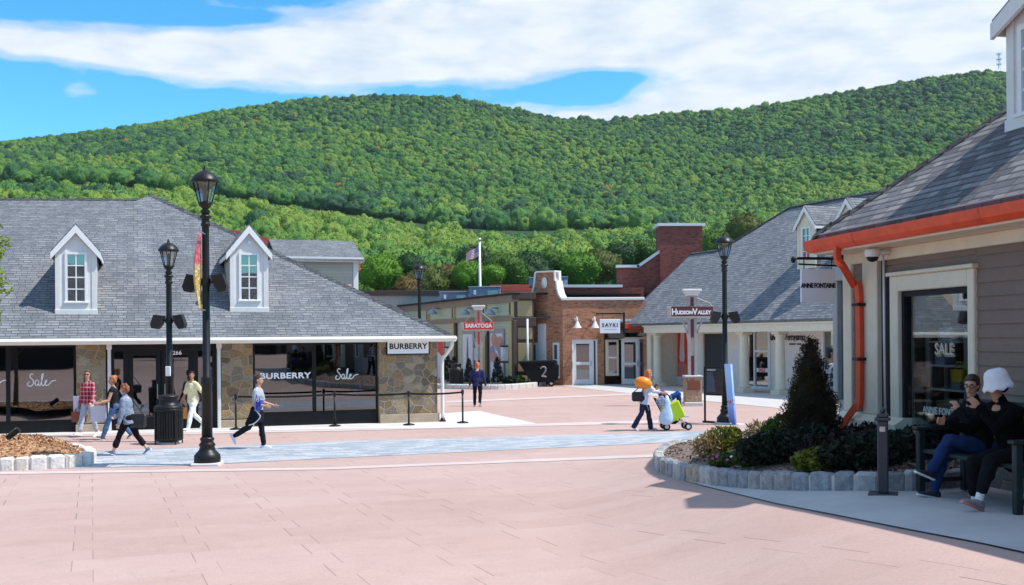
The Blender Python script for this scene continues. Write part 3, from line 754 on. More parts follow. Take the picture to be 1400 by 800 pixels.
# storefront glazing
def storefront(name, xs, lab_base, zb, zt=2.44):
    """mullions at the given x, black kick panel to zb"""
    m = MB(); x0, x1 = xs[0], xs[-1]
    m.bbox(x0, x1, SW, SW+.10, 0, zb, .008); m.bbox(x0, x1, SW-.03, SW+.12, zt, WH, .008); m.bbox(x0, x1, SW-.02, SW+.10, zb, zb+.06, .006)
    for x in xs:
        w = .055; a, b = max(x0, x-w), min(x1, x+w); m.bbox(a, b, SW-.012, SW+.09, zb+.06, zt, .006)
    fr_ = m.build(name, M['black'], bb)
    g = MB()
    for a, b in zip(xs, xs[1:]): g.box(a+.05, b-.05, SW+.03, SW+.045, zb+.05, zt+.01)
    gl = g.build('glass', M['dark_glass'], fr_)
    return fr_
w1 = storefront('shop_window', [-17.2, x_of(-110), x_of(10), x_of(103)], 0, .36)
w2 = storefront('shop_window', [x_of(347), x_of(431), x_of(518)], 0, .40)
zt = f.Z(62, 520, SW); sale_script(.37, M['whitetext'], w1, x_of(57,520,SW), SW-.02, f.Z(62,521,SW)+0.02)
sale_script(.37, M['whitetext'], w1, x_of(-12,520,SW), SW-.02, f.Z(-8,521,SW)+.02)
sale_script(.35, M['whitetext'], w2, x_of(474,512,SW), SW-.02, f.Z(474,512,SW))
text_mesh('BURBERRY', .235, M['whitetext'], w2, front(x_of(391), SW-.02, f.Z(391,514,SW)), bold=.006, sx=1.28, spacing=1.06)
# faint display inside the windows
for xx, hh, cc in ((x_of(30), 1.75, 'mat_a'), (x_of(75), 1.7, 'b'), (x_of(385), 1.75, 'a'), (x_of(480), 1.65, 'b')):
    m = MB(); m.smooth = True
    m.loft([((xx,.9,z),(1,0,0),(0,1,0),a,b) for z,a,b in ((.05,.02,.02),(.1,.12,.12),(.5,.13,.12),(.85,.17,.13),(1.05,.15,.11),(1.3,.2,.12),(1.42,.17,.09),(1.47,.05,.05),(1.53,.05,.05),(1.6,.075,.09),(1.72,.07,.09),(hh,.02,.02))], 12)
    tag(m.build('mannequin', mat('mannequin_'+cc, (.25,.13,.07) if cc != 'b' else (.12,.12,.14), .7), None, loc=None), 'dim headless clothes form behind the dark shop glass', 'mannequin', 'clothes forms behind the dark glass')
    mo = bpy.data.objects['mannequin' if 'mannequin' in bpy.data.objects else 'mannequin']
for ob in [q for q in bpy.data.objects if q.name.startswith('mannequin')]:
    ob.matrix_world = Matrix.Translation(o) @ Matrix.Rotation(A, 4, 'Z')
# entrance
xe = [x_of(150), x_of(172), x_of(206), x_of(243), x_of(268), x_of(297)]
m = MB(); y = SW+.05
m.bbox(xe[0], xe[-1], y-.05, y+.1, 2.30, WH, .008)
for x in (xe[0]+.05, xe[1], xe[4], xe[5]-.05): m.bbox(x-.07, x+.07, y-.02, y+.1, 0, 2.3, .006)
m.bbox(xe[0], xe[1], y, y+.1, 0, .4, .006); m.bbox(xe[4], xe[5], y, y+.1, 0, .4, .006)
en = m.build('entrance_frame', M['black'], bb)
for a, b in ((xe[0]+.1, xe[1]-.06), (xe[4]+.06, xe[5]-.1)): g = MB(); g.box(a, b, y+.04, y+.055, .4, 2.3); g.build('glass', M['dark_glass'], en)
for a, b, hs in ((xe[1]+.07, (xe[1]+xe[4])/2-.01, 1), ((xe[1]+xe[4])/2+.01, xe[4]-.07, -1)):
    m = MB(); 
    m.bbox(a, b, y, y+.06, 0, .42, .006); m.bbox(a, b, y, y+.06, 2.18, 2.3, .006); m.bbox(a, a+.13, y, y+.06, .42, 2.18, .006); m.bbox(b-.13, b, y, y+.06, .42, 2.18, .006)
    d = m.build('door', M['black'], bb)
    g = MB(); g.box(a+.12, b-.12, y+.02, y+.035, .4, 2.2); g.build('glass', M['dark_glass'], d)
    g = MB(); hx = (b-.09) if hs > 0 else (a+.09)
    g.tube([(hx,y,.95),(hx,y-.06,.95),(hx,y-.06,1.35),(hx,y,1.35)], .014, 6); g.build('handle', M['steel'], d)
    if hs < 0: text_mesh('266', .17, M['whitetext'], d, front((a+b)/2, y-.012, 2.24), bold=.003)
# trim boards either side of the entrance
for u in (149.5, 299.5): m = MB(); x = x_of(u); m.bbox(x-.045, x+.045, -.05, .3, 0, WH, .008); m.bbox(x-.07, x+.07, -.075, .02, 2.36, 2.52, .008); m.build('trim_board', M['grey_trim'], bb)
# eaves
ZE = 2.70; YE = -.42; XE = f.X(619, 458, YE); K = .60
xp = f.X(207, 300, 5)
m = MB()
apex = f.on_slope(207, 266, ZE, YE, K); XEL = 2*apex.x - XE
gp = [(YE-.09, ZE-.03), (YE-.12, ZE-.10), (YE-.08, ZE-.19), (YE+.02, ZE-.20), (YE+.02, ZE-.02)]
m.prism([(XL, y, z) for y, z in gp], (XE-XL+.08, 0, 0))
m.prism([(XE+.1-(y-YE)-.1*1, YE-.1, z) for y, z in gp], (0, 18, 0))
gut = m.build('gutter', M['gutter_white'], bb)
m = MB(); m.box(XL, XE, YE+.02, 0.05, ZE-.17, ZE-.12); m.box(-.02, XE, YE+.1, 17.5, ZE-.168, ZE-.118); m.build('soffit', M['trim'], bb)
# roof planes
m = MB()
roof_slab(m, [(XEL, YE, ZE), (XE, YE, ZE), apex])
bk = Vector((apex.x, apex.y+9, apex.z))
roof_slab(m, [(XE, YE, ZE), (XE, YE+9+2*(apex.y-YE)*0+9, ZE), bk, apex])
Rl = f.at(-420, 274, (f.M @ apex + o).y - 1.0) ; Rl = Vector((Rl.x, Rl.y, apex.z-.12))
Pv = apex - Vector((0, 0, .10)) - (apex - Vector((XEL, YE, ZE)))*.02
Lw = Vector((XEL, YE, ZE)) + (Rl - Pv)
roof_slab(m, [(XEL, YE, ZE), Pv, Rl, Lw])
roof_slab(m, [Rl, Pv, Pv + Vector((0, 9, -5.2)), Rl + Vector((0, 9, -5.2))])
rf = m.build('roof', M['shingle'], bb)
m = MB()
def ridge(m, p, q, w=.16):
    p, q = Vector(p), Vector(q); n = max(2, int((q-p).length/.3)); d = (q-p).normalized(); s = d.cross(Vector((0,0,1))).normalized()*w
    for i in range(n):
        a = p + (q-p)*i/n; b = p + (q-p)*(i+1)/n; z = Vector((0,0,.035)); dz = Vector((0,0,-.085))
        m.add([a+s+dz+z*.3, a+z*.6, a-s+dz+z*.3, b+s+dz+z, b+z*1.3, b-s+dz+z], [(0,1,4,3),(1,2,5,4),(0,3,4,1),(1,4,5,2),(0,2,1)])
ridge(m, (XE, YE, ZE), apex); ridge(m, (XEL, YE, ZE), Pv); ridge(m, Rl, Pv); ridge(m, apex, bk)
m.build('ridge_cap', M['shingle'], rf)
# dormers
def dormer(bb, base, w, hw, hp, dep, ov, front_mat, side_mat, roof_mat, glass_mat_, trim_mat, ww, wz0, wz1, rows=4, colsn=2, knob=False, ang=0.0):
    """gabled dormer: base = middle of its sill line; front faces -y"""
    Mx = Matrix.Translation(base) @ Matrix.Rotation(ang, 4, 'Z')
    T = lambda m: m.xform(Mx)
    h = w/2; t = .14
    m = MB()
    # front with a window opening, corner boards, gable
    m.box(-h, -ww/2, 0, .06, 0, hw); m.box(ww/2, h, 0, .06, 0, hw); m.box(-ww/2, ww/2, 0, .06, 0, wz0); m.box(-ww/2, ww/2, 0, .06, wz1, hw)
    m.prism([(-h, 0, hw), (h, 0, hw), (0, 0, hp-.08)], (0, .06, 0))
    m.bbox(-h-.03, h+.03, -.05, .02, -.06, .10, .01); m.bbox(-h-.02, -h+.12, -.025, .02, .1, hw-.02, .006); m.bbox(h-.12, h+.02, -.025, .02, .1, hw-.02, .006)
    m.mt(1); m.box(-h+.01, -h+.05, .06, dep, -.5, hw); m.box(h-.05, h-.01, .06, dep, -.5, hw); m.box(-h+.05, h-.05, .4, dep, -.6, hw)
    wall = T(m).build('dormer', [front_mat, side_mat], bb)
    m = MB(); k = (hp-hw)/h; hh = h+ov; ze = hw - ov*k
    for s in (-1, 1):
        a = [(s*hh, -ov*.8, ze), (0, -ov*.8, hp), (0, dep+.2, hp), (s*hh, dep+.2, ze)]
        m.prism([Vector(p)+Vector((0,0,.03)) for p in a], (0,0,.07))
    m.mt(1)
    for s in (-1, 1):
        m.prism([(s*hh, -ov*.8-.025, ze-t), (s*hh, -ov*.8-.025, ze+.05), (0, -ov*.8-.025, hp+.05), (0, -ov*.8-.025, hp-t*1.3)], (0, .05, 0))
        m.box(min(s*hh, s*(hh-.03)), max(s*hh, s*(hh-.03)), -ov*.7, dep, ze-.1, ze+.02)
    T(m).build('dormer_roof', [roof_mat, trim_mat], wall)
    m = MB()
    b = .05
    m.box(-ww/2-.05, -ww/2+b*.4, -.04, .04, wz0-.02, wz1+.05); m.box(ww/2-b*.4, ww/2+.05, -.04, .04, wz0-.02, wz1+.05)
    m.box(-ww/2+b*.4, ww/2-b*.4, -.04, .04, wz1-.02, wz1+.05); m.bbox(-ww/2-.09, ww/2+.09, -.07, .04, wz0-.07, wz0-.02, .008)
    for i in range(1, colsn): x = -ww/2 + ww*i/colsn; m.box(x-.016, x+.016, -.02, .02, wz0-.02, wz1-.02)
    for j in range(1, rows): z = wz0 + (wz1-wz0)*j/rows; m.box(-ww/2, ww/2, -.022, .018, z-.016, z+.016)
    m.mt(1); m.box(-ww/2, ww/2, .022, .035, wz0-.02, wz1); m.mt(2); m.box(-ww/2, ww/2, .3, .31, wz0, wz1)
    win = T(m).build('window', [M['white'], glass_mat_, mat('room_blind', (.20,.22,.24), .8)], wall)
    if knob:
        m = MB(); m.bbox(-.06, .06, -.06, 0, hw+.18, hw+.28, .02); T(m).build('alarm_box', M['white'], wall)
    return wall
for (u, v, uw, vt, vs, kn) in ((104.5, 428, 50, 310, 341, False), (341, 425, 48, 311, 342, True)):
    b = f.on_slope(u, v, ZE, YE, K); d_ = (f.M @ b + o).y; s = d_/F
    w = uw*s*1.03; hw = (v-vs)*s; hp = (v-vt)*s
    dormer(bb, b, w, hw, hp, hp/K+.3, .13, M['grey_trim'], M['cream_siding'], M['shingle'], M['house_glass'], M['white'], w*.46, hw*.19, hw*.93, 4, 2, kn)
# gable block standing on the far side of the roof
p1 = f.at(497, 360, 43.5); p0 = f.at(372, 360, 43.5)
zb0 = f.at(497, 357, 43.5).z; zr = f.at(497, 331, 45.0).z
m = MB(); m.box(p0.x, p1.x-.3, p1.y, p1.y+4.5, 1.5, zb0); bl = m.build('gable_block', M['cream_siding'], bb)
m = MB(); m.bbox(p1.x-.42, p1.x-.22, p1.y-.04, p1.y+.2, 1.5, zb0, .01); m.box(p0.x, p1.x-.05, p1.y-.25, p1.y-.2, zb0-.06, zb0+.12); m.box(p1.x-.1, p1.x-.04, p1.y-.24, p1.y+4.7, zb0-.06, zb0+.1)
m.build('corner_board', M['grey_trim'], bl)
m = MB(); ym = p1.y+2.25
for s in (-1, 1): roof_slab(m, [(p0.x, ym+s*2.5, zb0+.05), (p1.x, ym+s*2.5, zb0+.05), (p1.x, ym, zr+.1), (p0.x, ym, zr+.1)], .1)
m.build('block_roof', M['shingle'], bl)
# downspout on the right corner
m = MB(); m.smooth = True; x = x_of(602)+.05
m.tube(spline([(XE-.02, YE-.0, ZE-.2), (XE-.03, YE+.02, ZE-.34), (x+.1, -.08, ZE-.62), (x, -.06, ZE-.8), (x, -.06, .9), (x, -.06, .12)], 5), .055, 8)
dsp = m.build('downspout', M['gutter_white'], bb)
m = MB(); m.smooth = True; m.lathe([(.11,0),(.11,.05),(.075,.09),(.07,.14)], 12, (x, -.06, 0)); m.build('boot', M['iron'], dsp)
# lettered board on the stone corner
x0, x1 = x_of(527.5,473), x_of(586.5,473); z0, z1 = f.Z(557,485), f.Z(557,462.5)
sg = thing('shop_sign', 'white board with black serif lettering fixed on the fieldstone corner of the left shop', 'sign', o + f.M @ Vector(((x0+x1)/2, -.02, (z0+z1)/2)), A)
w, h = (x1-x0)/2, (z1-z0)/2
m = MB(); m.bbox(-w, w, -.06, .02, -h, h, .01); m.build('frame', M['black'], sg)
m = MB(); m.box(-w+.035, w-.035, -.068, -.058, -h+.035, h-.035); m.build('board', M['signwhite'], sg)
text_mesh('BURBERRY', .235, M['ink'], sg, front(0, -.07, 0), bold=.007, sx=1.02, spacing=1.05)

# ------------------------------------------------------------------ queue barrier in front of it
post = None; tops = []
spots = [(322.6,588),(457.8,583.5),(559,582),(632.7,579)]
for i, (u, v) in enumerate(spots):
    p = G(u, v); p.z += .014
    labs = ['black belt post at the left end of the queue barrier, before the stone pier', 'black belt post standing before the middle of the lettered shop window', 'black belt post before the right stone wall under the white sign', 'black belt post at the free right end of the queue barrier']
    if post is None:
        post = thing('stanchion', labs[0], 'barrier post', p, 0, 'belt posts of the queue barrier')
        m = MB(); m.smooth = True; m.lathe([(.17,0),(.175,.015),(.165,.03),(.08,.05),(.03,.06)], 20); m.build('base', M['iron'], post)
        m = MB(); m.smooth = True; m.lathe([(.028,.05),(.028,.86)], 12); m.build('pole', M['iron'], post)
        m = MB(); m.smooth = True; m.lathe([(.03,.86),(.042,.87),(.042,.98),(.034,1.0),(.01,1.015)], 14); m.build('belt_head', M['iron'], post)
    else: dup(post, p, 0, labs[i])
    tops.append(p + Vector((0,0,.93)))
for i, (a, b) in enumerate(zip(tops, tops[1:])):
    m = MB(); d = (b-a); n = d.cross(Vector((0,0,1))).normalized()*.004; q = []
    P = [a + d*t + Vector((0,0,-.035*4*t*(1-t))) for t in np.linspace(.02, .98, 9)]
    for s, t in zip(P, P[1:]): m.prism([s-Vector((0,0,.028))-n, t-Vector((0,0,.028))-n, t+Vector((0,0,.028))-n, s+Vector((0,0,.028))-n], n*2)
    tag(m.build('barrier_belt', M['black']), ['black belt stretched from the left end post across the stone pier', 'black belt stretched across the right pane of the lettered window', 'black belt from the stone wall out to the free end post'][i], 'belt', 'belts of the queue barrier')
# ------------------------------------------------------------------ taupe clapboard shop on the right
import itertools
s_dir = Vector((.184, -.983, 0)).normalized(); AR = math.atan2(s_dir.y, s_dir.x)
# facade passes 5.5 m right of the eye at 11.5 m and runs away to the left; its far corner is the origin
d_c = 15.45; oc = Vector((7.65-.187*d_c, d_c, 0)); oc.z = gz(oc.x, oc.y) - .05
rb = thing('clapboard_shop', 'taupe clapboard shop with an orange gutter and a slate grey roof', 'building', oc, AR)
f = Frame(rb)
X = lambda u, v=480, y=0.0: f.X(u, v, y)
Z = lambda u, v, y=0.0: f.Z(u, v, y)
XR = 9.5
wx0, wx1 = X(1222), X(1338)
zt = Z(1225, 378); zi = zt - .02
z_sill = .42
z_soff = EZ + 1.14 - oc.z
# clapboards: real lapped boards
m = MB(); row = .155; z = .55
def boards(m, x0, x1, za, zb, y=0.0):
    z = za
    while z < zb-1e-3:
        t = min(z+row, zb)
        m.prism([(x0, y-.022, z), (x0, y-.004, t), (x0, y+.08, t), (x0, y+.08, z)], (x1-x0, 0, 0)); z += row
boards(m, wx1, XR, .55, z_soff); boards(m, X(1212)+.02, wx1, zt, z_soff); boards(m, .12, X(1186), .95, z_soff)
m.build('wall', M['taupe'], rb)
m = MB(); m.box(.05, X(1232), .085, .3, .3, z_soff); m.box(XR, XR+.2, .0, 8, 0, z_soff); m.box(-.02, XR, 7.8, 8, 0, z_soff); m.box(0, .1, .3, 8, .3, z_soff)
m.box(wx1+.02, XR, .085, .2, .3, z_soff); m.box(wx0-.2, wx1+.2, .085, .2, zt, z_soff)
m.build('back_wall', M['taupe'], rb)
# stone plinth with a sloped cap
zc = Z(1190, 548)
m = MB(); m.bbox(-.05, XR, -.10, .25, -.3, .42, .02); m.build('plinth', M['stone_dark'], rb)
xa, xb = X(1140), X(1241)
m = MB(); 
m.prism([(-.12, -.17, .42), (-.12, -.19, .47), (-.12, -.19, .68), (-.12, -.06, .76), (-.12, .1, .76), (-.12, .1, .42)], (xb+.12, 0, 0))
m.bbox(-.1, .14, -.06, .1, .76, z_soff, .012)                      # corner board
m.bbox(X(1186), X(1206), -.075, .08, .76, z_soff, .012)             # wide post
m.build('corner_trim', M['trim'], rb)
m = MB(); m.box(X(1206), X(1221), -.005, .08, .76, z_soff); m.build('dark_recess', M['black'], rb)
# shop window with deep cream casing
cw = X(1233)-wx0; wxa, wxb = wx0+cw, wx1-.13
m = MB()
m.bbox(wx0, wxa, -.06, .06, .25, zt, .012); m.bbox(wxb, wx1, -.06, .06, .25, zt, .012); m.bbox(wxa, wxb, -.06, .06, zt-.20, zt, .012); m.bbox(wx0-.03, wx1+.03, -.10, .02, zt, zt+.05, .01)
m.bbox(wxa, wxb, -.05, .06, .2, .32, .01)
wn = m.build('display_window', M['trim'], rb)
m = MB(); a = .06
m.box(wxa, wxa+a, .0, .16, .32, zt-.2); m.box(wxb-a*.6, wxb, .0, .16, .32, zt-.2); m.box(wxa+a, wxb-a*.6, .0, .16, zt-.27, zt-.2); m.box(wxa+a, wxb-a*.6, .0, .16, .32, .40)
m.build('frame', M['black'], wn)
m = MB(); m.box(wxa+a, wxb-a*.6, .05, .062, .40, zt-.27); m.build('glass', M['shop_glass'], wn)
gx = lambda u, v: f.on_y(u, v, .04)
p = gx(1291, 478); text_mesh('SALE', .20, mat('dull_white_lettering', (.5,.48,.42), .5), wn, front(p.x, .038, p.z), bold=.001, sx=.95)
p = gx(1291, 479); text_mesh('SALE', .20, mat('gold_lettering', (.30,.22,.10), .5), wn, front(p.x+.014, .044, p.z-.010), bold=.007, sx=.95, ext=.001)
p = gx(1291, 563.5)
text_mesh('ANNE FONTAINE', .118, mat('silver_lettering', (.5,.5,.48), .5), wn, front(p.x, .038, p.z), bold=.001, sx=1.0)
# the room behind the glass
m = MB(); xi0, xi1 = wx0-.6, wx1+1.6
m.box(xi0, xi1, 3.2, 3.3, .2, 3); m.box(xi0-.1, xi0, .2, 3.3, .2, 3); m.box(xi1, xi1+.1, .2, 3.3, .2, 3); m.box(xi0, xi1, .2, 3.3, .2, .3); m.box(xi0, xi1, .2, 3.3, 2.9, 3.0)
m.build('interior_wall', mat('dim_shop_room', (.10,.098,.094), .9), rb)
# display rack with goods
c = f.on_y(1306, 545, .45)
rk = thing('display_rack', 'white stepped display rack behind the shop glass on the right', 'rack', oc + f.M @ Vector((c.x, .45, .3)), AR)
m = MB()
for s in (-.42, .42): m.bbox(s-.02, s+.02, -.14, -.10, 0, 1.55, .004); m.bbox(s-.02, s+.02, .12, .16, 0, 1.7, .004)
m.build('upright', M['white'], rk)
for k in range(5):
    z = .22 + k*.30; m = MB(); m.bbox(-.46+.03*k, .46-.03*k, -.16, .17, z, z+.025, .004); m.build('shelf', M['white'], rk)
goods = [('folded_shirts','stack of folded white shirts on the top rack shelf',(.8,.8,.82)),('yellow_bag','small yellow bag hanging at the left of the rack',(.75,.48,.02)),('yellow_bag','small yellow bag at the right end of the rack',(.75,.45,.02)),('gift_box','grey gift box on the middle rack shelf',(.3,.32,.36)),('gift_box','blue grey gift box on the upper rack shelf',(.35,.42,.6)),('folded_shirts','folded cream shirts on the lower rack shelf',(.6,.55,.45)),('perfume_box','tan box on the second rack shelf',(.5,.35,.2))]
gp_ = [(-.1,.02,1.445),(-.47,-.2,.86),(.40,-.2,.95),(.12,0,.845),(-.22,0,1.145),(.05,0,.545),(-.2,0,.545)]
for (nm, lab, c_), q in zip(goods, gp_):
    t = thing(nm, lab, nm.split('_')[-1], oc + f.M @ Vector((c.x+q[0], .45+q[1], .3+q[2])), AR)
    m = MB()
    if 'shirts' in nm:
        for j in range(4): m.bbox(-.15+.01*(j%2), .15, -.11, .11-.01*(j%2), j*.045, j*.045+.04, .018)
        m.build('cloth', mat(nm+lab[:9], c_, .8), t)
    elif 'bag' in nm:
        m.prism([(-.10,-.04,0),(.10,-.04,0),(.13,-.04,.15),(-.13,-.04,.15)], (0,.08,0)); m.build('pouch', mat('yellow_leather', c_, .5), t)
        m = MB(); m.tube(spline([(-.08,0,.15),(-.06,0,.23),(.06,0,.23),(.08,0,.15)], 4), .01, 6); m.build('strap', mat('yellow_leather', c_, .5), t)
    else:
        m.bbox(-.10,.10,-.08,.08,0,.11,.006); m.build('carton', mat(nm+lab[:9], c_, .6), t)
        m = MB(); m.bbox(-.105,.105,-.085,.085,.112,.15,.006); m.build('lid', mat(nm+lab[:9]+'l', tuple(x*.8 for x in c_), .6), t)
# gutter, fascia, soffit
YE = -.5; ZE = EZ + 1.30 - oc.z; XEc = X(1112, 337, YE); K = .82
m = MB(); gp = [(YE-.03, ZE-.155), (YE-.09, ZE-.10), (YE-.11, ZE-.02), (YE-.11, ZE+.012), (YE-.09, ZE+.012), (YE+.02, ZE-.03), (YE+.02, ZE-.155)]
m.prism([(XEc-.1, y, z) for y, z in gp], (XR+1-XEc, 0, 0))
m.bbox(XEc-.1, XEc+.0, YE-.02, 8, ZE-.155, ZE+.01, .01)
gut = m.build('gutter', M['orange_metal'], rb)
for xx in (1.2, 3.9, 6.6):
    m = MB(); m.prism([(xx, y-.004 if y < YE-.05 else y, z) for y, z in gp], (.035, 0, 0)); m.build('gutter_joint', mat('orange_red_seam', (.60,.06,.018), .5), gut)
m = MB(); m.box(XEc, XR+.9, YE+.022, -.0, z_soff-.02, z_soff+.02); m.box(XEc, .0, 0, 8, z_soff-.018, z_soff+.018); m.bbox(-.02, XR, -.055, .02, z_soff-.17, z_soff-.021, .01)
m.build('soffit', M['trim'], rb)
m = MB(); m.bbox(XEc, XR+.9, YE+.0, YE+.03, ZE-.02, ZE+.10, .006); m.build('drip_edge', mat('mauve_drip_edge', (.36,.30,.30), .6), rb)
def roof_slab2(m, pts, th=.14): m.prism([Vector(p) - Vector((0,0,th)) for p in pts], (0,0,th))
m = MB(); yr = YE + 4.6; zr = ZE + .08 + K*4.6; z0 = ZE + .08
roof_slab2(m, [(XEc, YE, z0), (XR+1, YE, z0), (XR+1, yr, zr), (XEc+4.6, yr, zr)])
roof_slab2(m, [(XEc, YE, z0), (XEc+4.6, yr, zr), (XEc, YE+9.2, z0)])
roof_slab2(m, [(XEc, YE+9.2, z0), (XEc+4.6, yr, zr), (XR+1, yr, zr), (XR+1, YE+9.2, z0)])
rf = m.build('roof', M['shingle_near'], rb)
m = MB(); ridge(m, (XEc, YE, z0), (XEc+4.6, yr, zr), .13); m.build('ridge_cap', M['shingle_near'], rf)
b = f.on_slope(1380, 176, z0, YE, K); dd = (f.M @ b + oc).y
w = 1.15; s = dd/F*1.02
b.x += w/2; hw = (176-30)*s; hp = hw + .26
dormer(rb, b, w, hw, hp, 1.7, .15, M['grey_trim'], M['taupe'], M['shingle_near'], M['house_glass'], M['grey_trim'], .62, hw*.12, hw*.86, 4, 2)
# downspout
m = MB(); xd = X(1172, 450, -.16); xg = X(1148, 345, YE)
pth = [(xg, YE-.03, ZE-.1), (xg, YE-.03, ZE-.30), (xg+.06, YE+.02, ZE-.40), (xd-.06, -.18, ZE-.62), (xd, -.13, ZE-.76), (xd, -.13, .98), (xd-.05, -.17, .85), (xd-.14, -.26, .66), (xd-.16, -.28, .55), (xd-.16, -.28, .12)]
m.tube(spline(pth, 5), .054, 4, sq=True)
ds = m.build('downspout', M['orange_metal'], rb)
m = MB()
for z in (ZE-.9, 1.5): m = MB(); m.bbox(xd-.085, xd+.085, -.2, .0, z-.02, z+.02, .006); m.build('bracket', M['iron'], ds)
# conduit and dome camera
m = MB(); m.smooth = True; xq = X(1214); m.tube([(xq, -.05, z_soff-.1), (xq, -.05, 1.9), (xq, -.045, .78)], .018, 8); m.build('conduit', M['grey_trim'], rb)
cmr = thing('security_camera', 'white dome security camera tucked under the cream soffit', 'camera', oc + f.M @ Vector((X(1222)-.02, -.28, z_soff-.02)), AR)
m = MB(); m.smooth = True; m.lathe([(.09,-.02),(.10,-.03),(.10,-.09),(.085,-.12)], 16); m.tube([(0,0,-.06),(.03,.12,-.06),(.04,.27,-.06)], .035, 8); m.build('housing', M['white'], cmr)
m = MB(); m.smooth = True; m.lathe([(.08,-.121),(.065,-.16),(.03,-.18),(.003,-.185)], 16); m.build('dome', M['black'], cmr)
# hanging sign
pb = f.at(1152, 357, 15.75)
sg = thing('hanging_sign', 'square white sign with black capitals hanging from a black bracket by the orange downspout', 'sign', oc + f.M @ Vector((-.1, -.02, pb.z)), AR)
# bracket reaches out along the local -y
fs = Frame(sg)
reach = lambda u, v: fs.on_slope(u, v, 0, 0, 0) 
def on_x(u, v, x0=-.05):
    r = fs.lray(u, v); k = (x0 - fs.e.x)/r.x; return fs.e + r*k
q0, q1 = on_x(1104, 378), on_x(1146, 417); b0, b1 = on_x(1099, 357), on_x(1150, 357)
# board in the plane that faces the plaza, at right angles to the wall
ya, yb = min(q0.y, -.30), max(-.9, -.25)
Wd = .46; y_out = -.62; 
m = MB(); m.smooth = False
m.tube([(0, .06, .02), (0, -.75, .02)], .022, 6); m.tube([(0, .06, -.09), (0, -.70, -.06)], .014, 6)
m.tube([(0, 0, .12), (0, 0, -.22)], .022, 6); m.tube(spline([(0, -.02, -.05), (0, -.1, -.0), (0, -.2, .02)], 5), .012, 6); m.ell((0, -.78, .0), (.035,.035,.05)); m.ell((0, -.02, .03), (.05,.05,.06))
m.build('bracket', M['iron'], sg)
for y in (-.62, -.20): m = MB(); m.tube([(0, y, .02), (0, y, -.13)], .007, 6); m.build('hanger', M['iron'], sg)
m = MB(); m.bbox(-.02, .02, -.67, -.16, -.60, -.13, .006); bd = m.build('board', M['signwhite'], sg)
# lettering on the side that looks back along the plaza (local +x)
Mt = Matrix.Translation((.022, -.415, -.365)) @ Matrix.Rotation(R(90), 4, 'Z') @ Matrix.Rotation(R(90), 4, 'X')
text_mesh('ANNE FONTAINE', .088, M['ink'], sg, Mt, bold=.0045, sx=.80, spacing=.92)
# bay at the far corner of the shop: grey posts and a white sash
m = MB(); fy = .35
bay = thing('entrance_bay', 'grey timber bay with a white sash window at the far end of the clapboard shop', 'bay', oc + f.M @ Vector((-1.25, .45, -.1)), AR)
m.bbox(-.1, 1.0, .06, 2.2, 0, .95, .015); m.bbox(-.12, .02, -.02, .12, .95, 2.75, .012); m.bbox(.16, .30, .02, .14, .95, 2.75, .012); m.bbox(-.14, 1.0, -.04, 2.2, 2.75, 3.0, .012); m.bbox(.86, 1.0, .02, .14, .95, 2.75, .012)
m.build('frame', mat('grey_post_paint', (.36,.37,.37), .6), bay)
m = MB(); 
for a_, b_, c_, d_ in ((.34,.41,.98,2.7),(.75,.82,.98,2.7),(.41,.75,.98,1.05),(.41,.75,2.62,2.7),(.41,.75,1.8,1.86)): m.bbox(a_, b_, .03, .10, c_, d_, .006)
m.build('sash', M['white'], bay)
m = MB(); m.box(.41, .75, .06, .07, 1.05, 2.62); m.box(.02, .16, .06, .07, .95, 2.75); m.build('glass', M['house_glass'], bay)
# ------------------------------------------------------------------ the row of shops across the plaza, behind the viewer: the shop windows mirror it
bx = thing('brick_arcade', 'dark brick row of shops across the plaza, seen mirrored in the black framed shop windows', 'building', (6, -17, gz(0, -17)), R(-14))
m = MB(); m.box(-34, 46, -9, -.4, 0, 4.2); m.build('wall', M['brick_red'], bx)
m = MB()
for k in range(14): x = -32 + k*5.6; m.box(x, x+.5, -.5, .1, 0, 3.0)
m.box(-34, 46, -.5, .1, 3.0, 3.9); m.build('pier', M['brown'], bx)
m = MB(); m.box(-34, 46, -.39, -.36, 0, 3.0); m.build('glazing', M['dark'], bx)
m = MB(); m.prism([(-35, .9, 3.9), (-35, -5, 7.6), (-35, -10, 3.9)], (82, 0, 0)); m.build('roof', M['shingle_near'], bx)
for i, (x, y) in enumerate(((-16,-9.5),(-6,-11),(8,-11.5),(19,-9),(30,-12))):
    t = thing('plaza_tree', 'leafy plaza tree behind the viewer, mirrored darkly in the shop windows', 'tree', (x, y, gz(x, y)), 0, 'plaza trees mirrored in the windows')
    c = bpy.data.objects.new('crown', TP[i % 4].copy()); c.data.materials.append(LM['deep']); COL.objects.link(c); c.parent = t; c.scale = (1.5,1.5,1.5); c.location = (0,0,3.4)
    b = bpy.data.objects.new('trunk', TRUNK); COL.objects.link(b); b.parent = t; b.scale = (1,1,1.8)
# ------------------------------------------------------------------ long white arcade shop (right of centre)
s_dir = Vector((.387, -.92, 0)).normalized(); AF = math.atan2(s_dir.y, s_dir.x)
of = G(899, 528)
fb = thing('arcade_shop', 'long white shop with a colonnade under a big grey shingle roof and navy sided dormers', 'building', of, AF)
f = Frame(fb)
X = lambda u, v=500, y=0.0: f.X(u, v, y)
Z = lambda u, v, y=0.0: f.Z(u, v, y)
WY = 1.5; XR = 26.0; XL0 = X(893, 490, WY)
zs = Z(899, 456); zt = Z(899, 443)
white_wall = mat('warm_white_wall', (.82,.745,.71), .7, var=.04, bmp=.15, bscale=30)
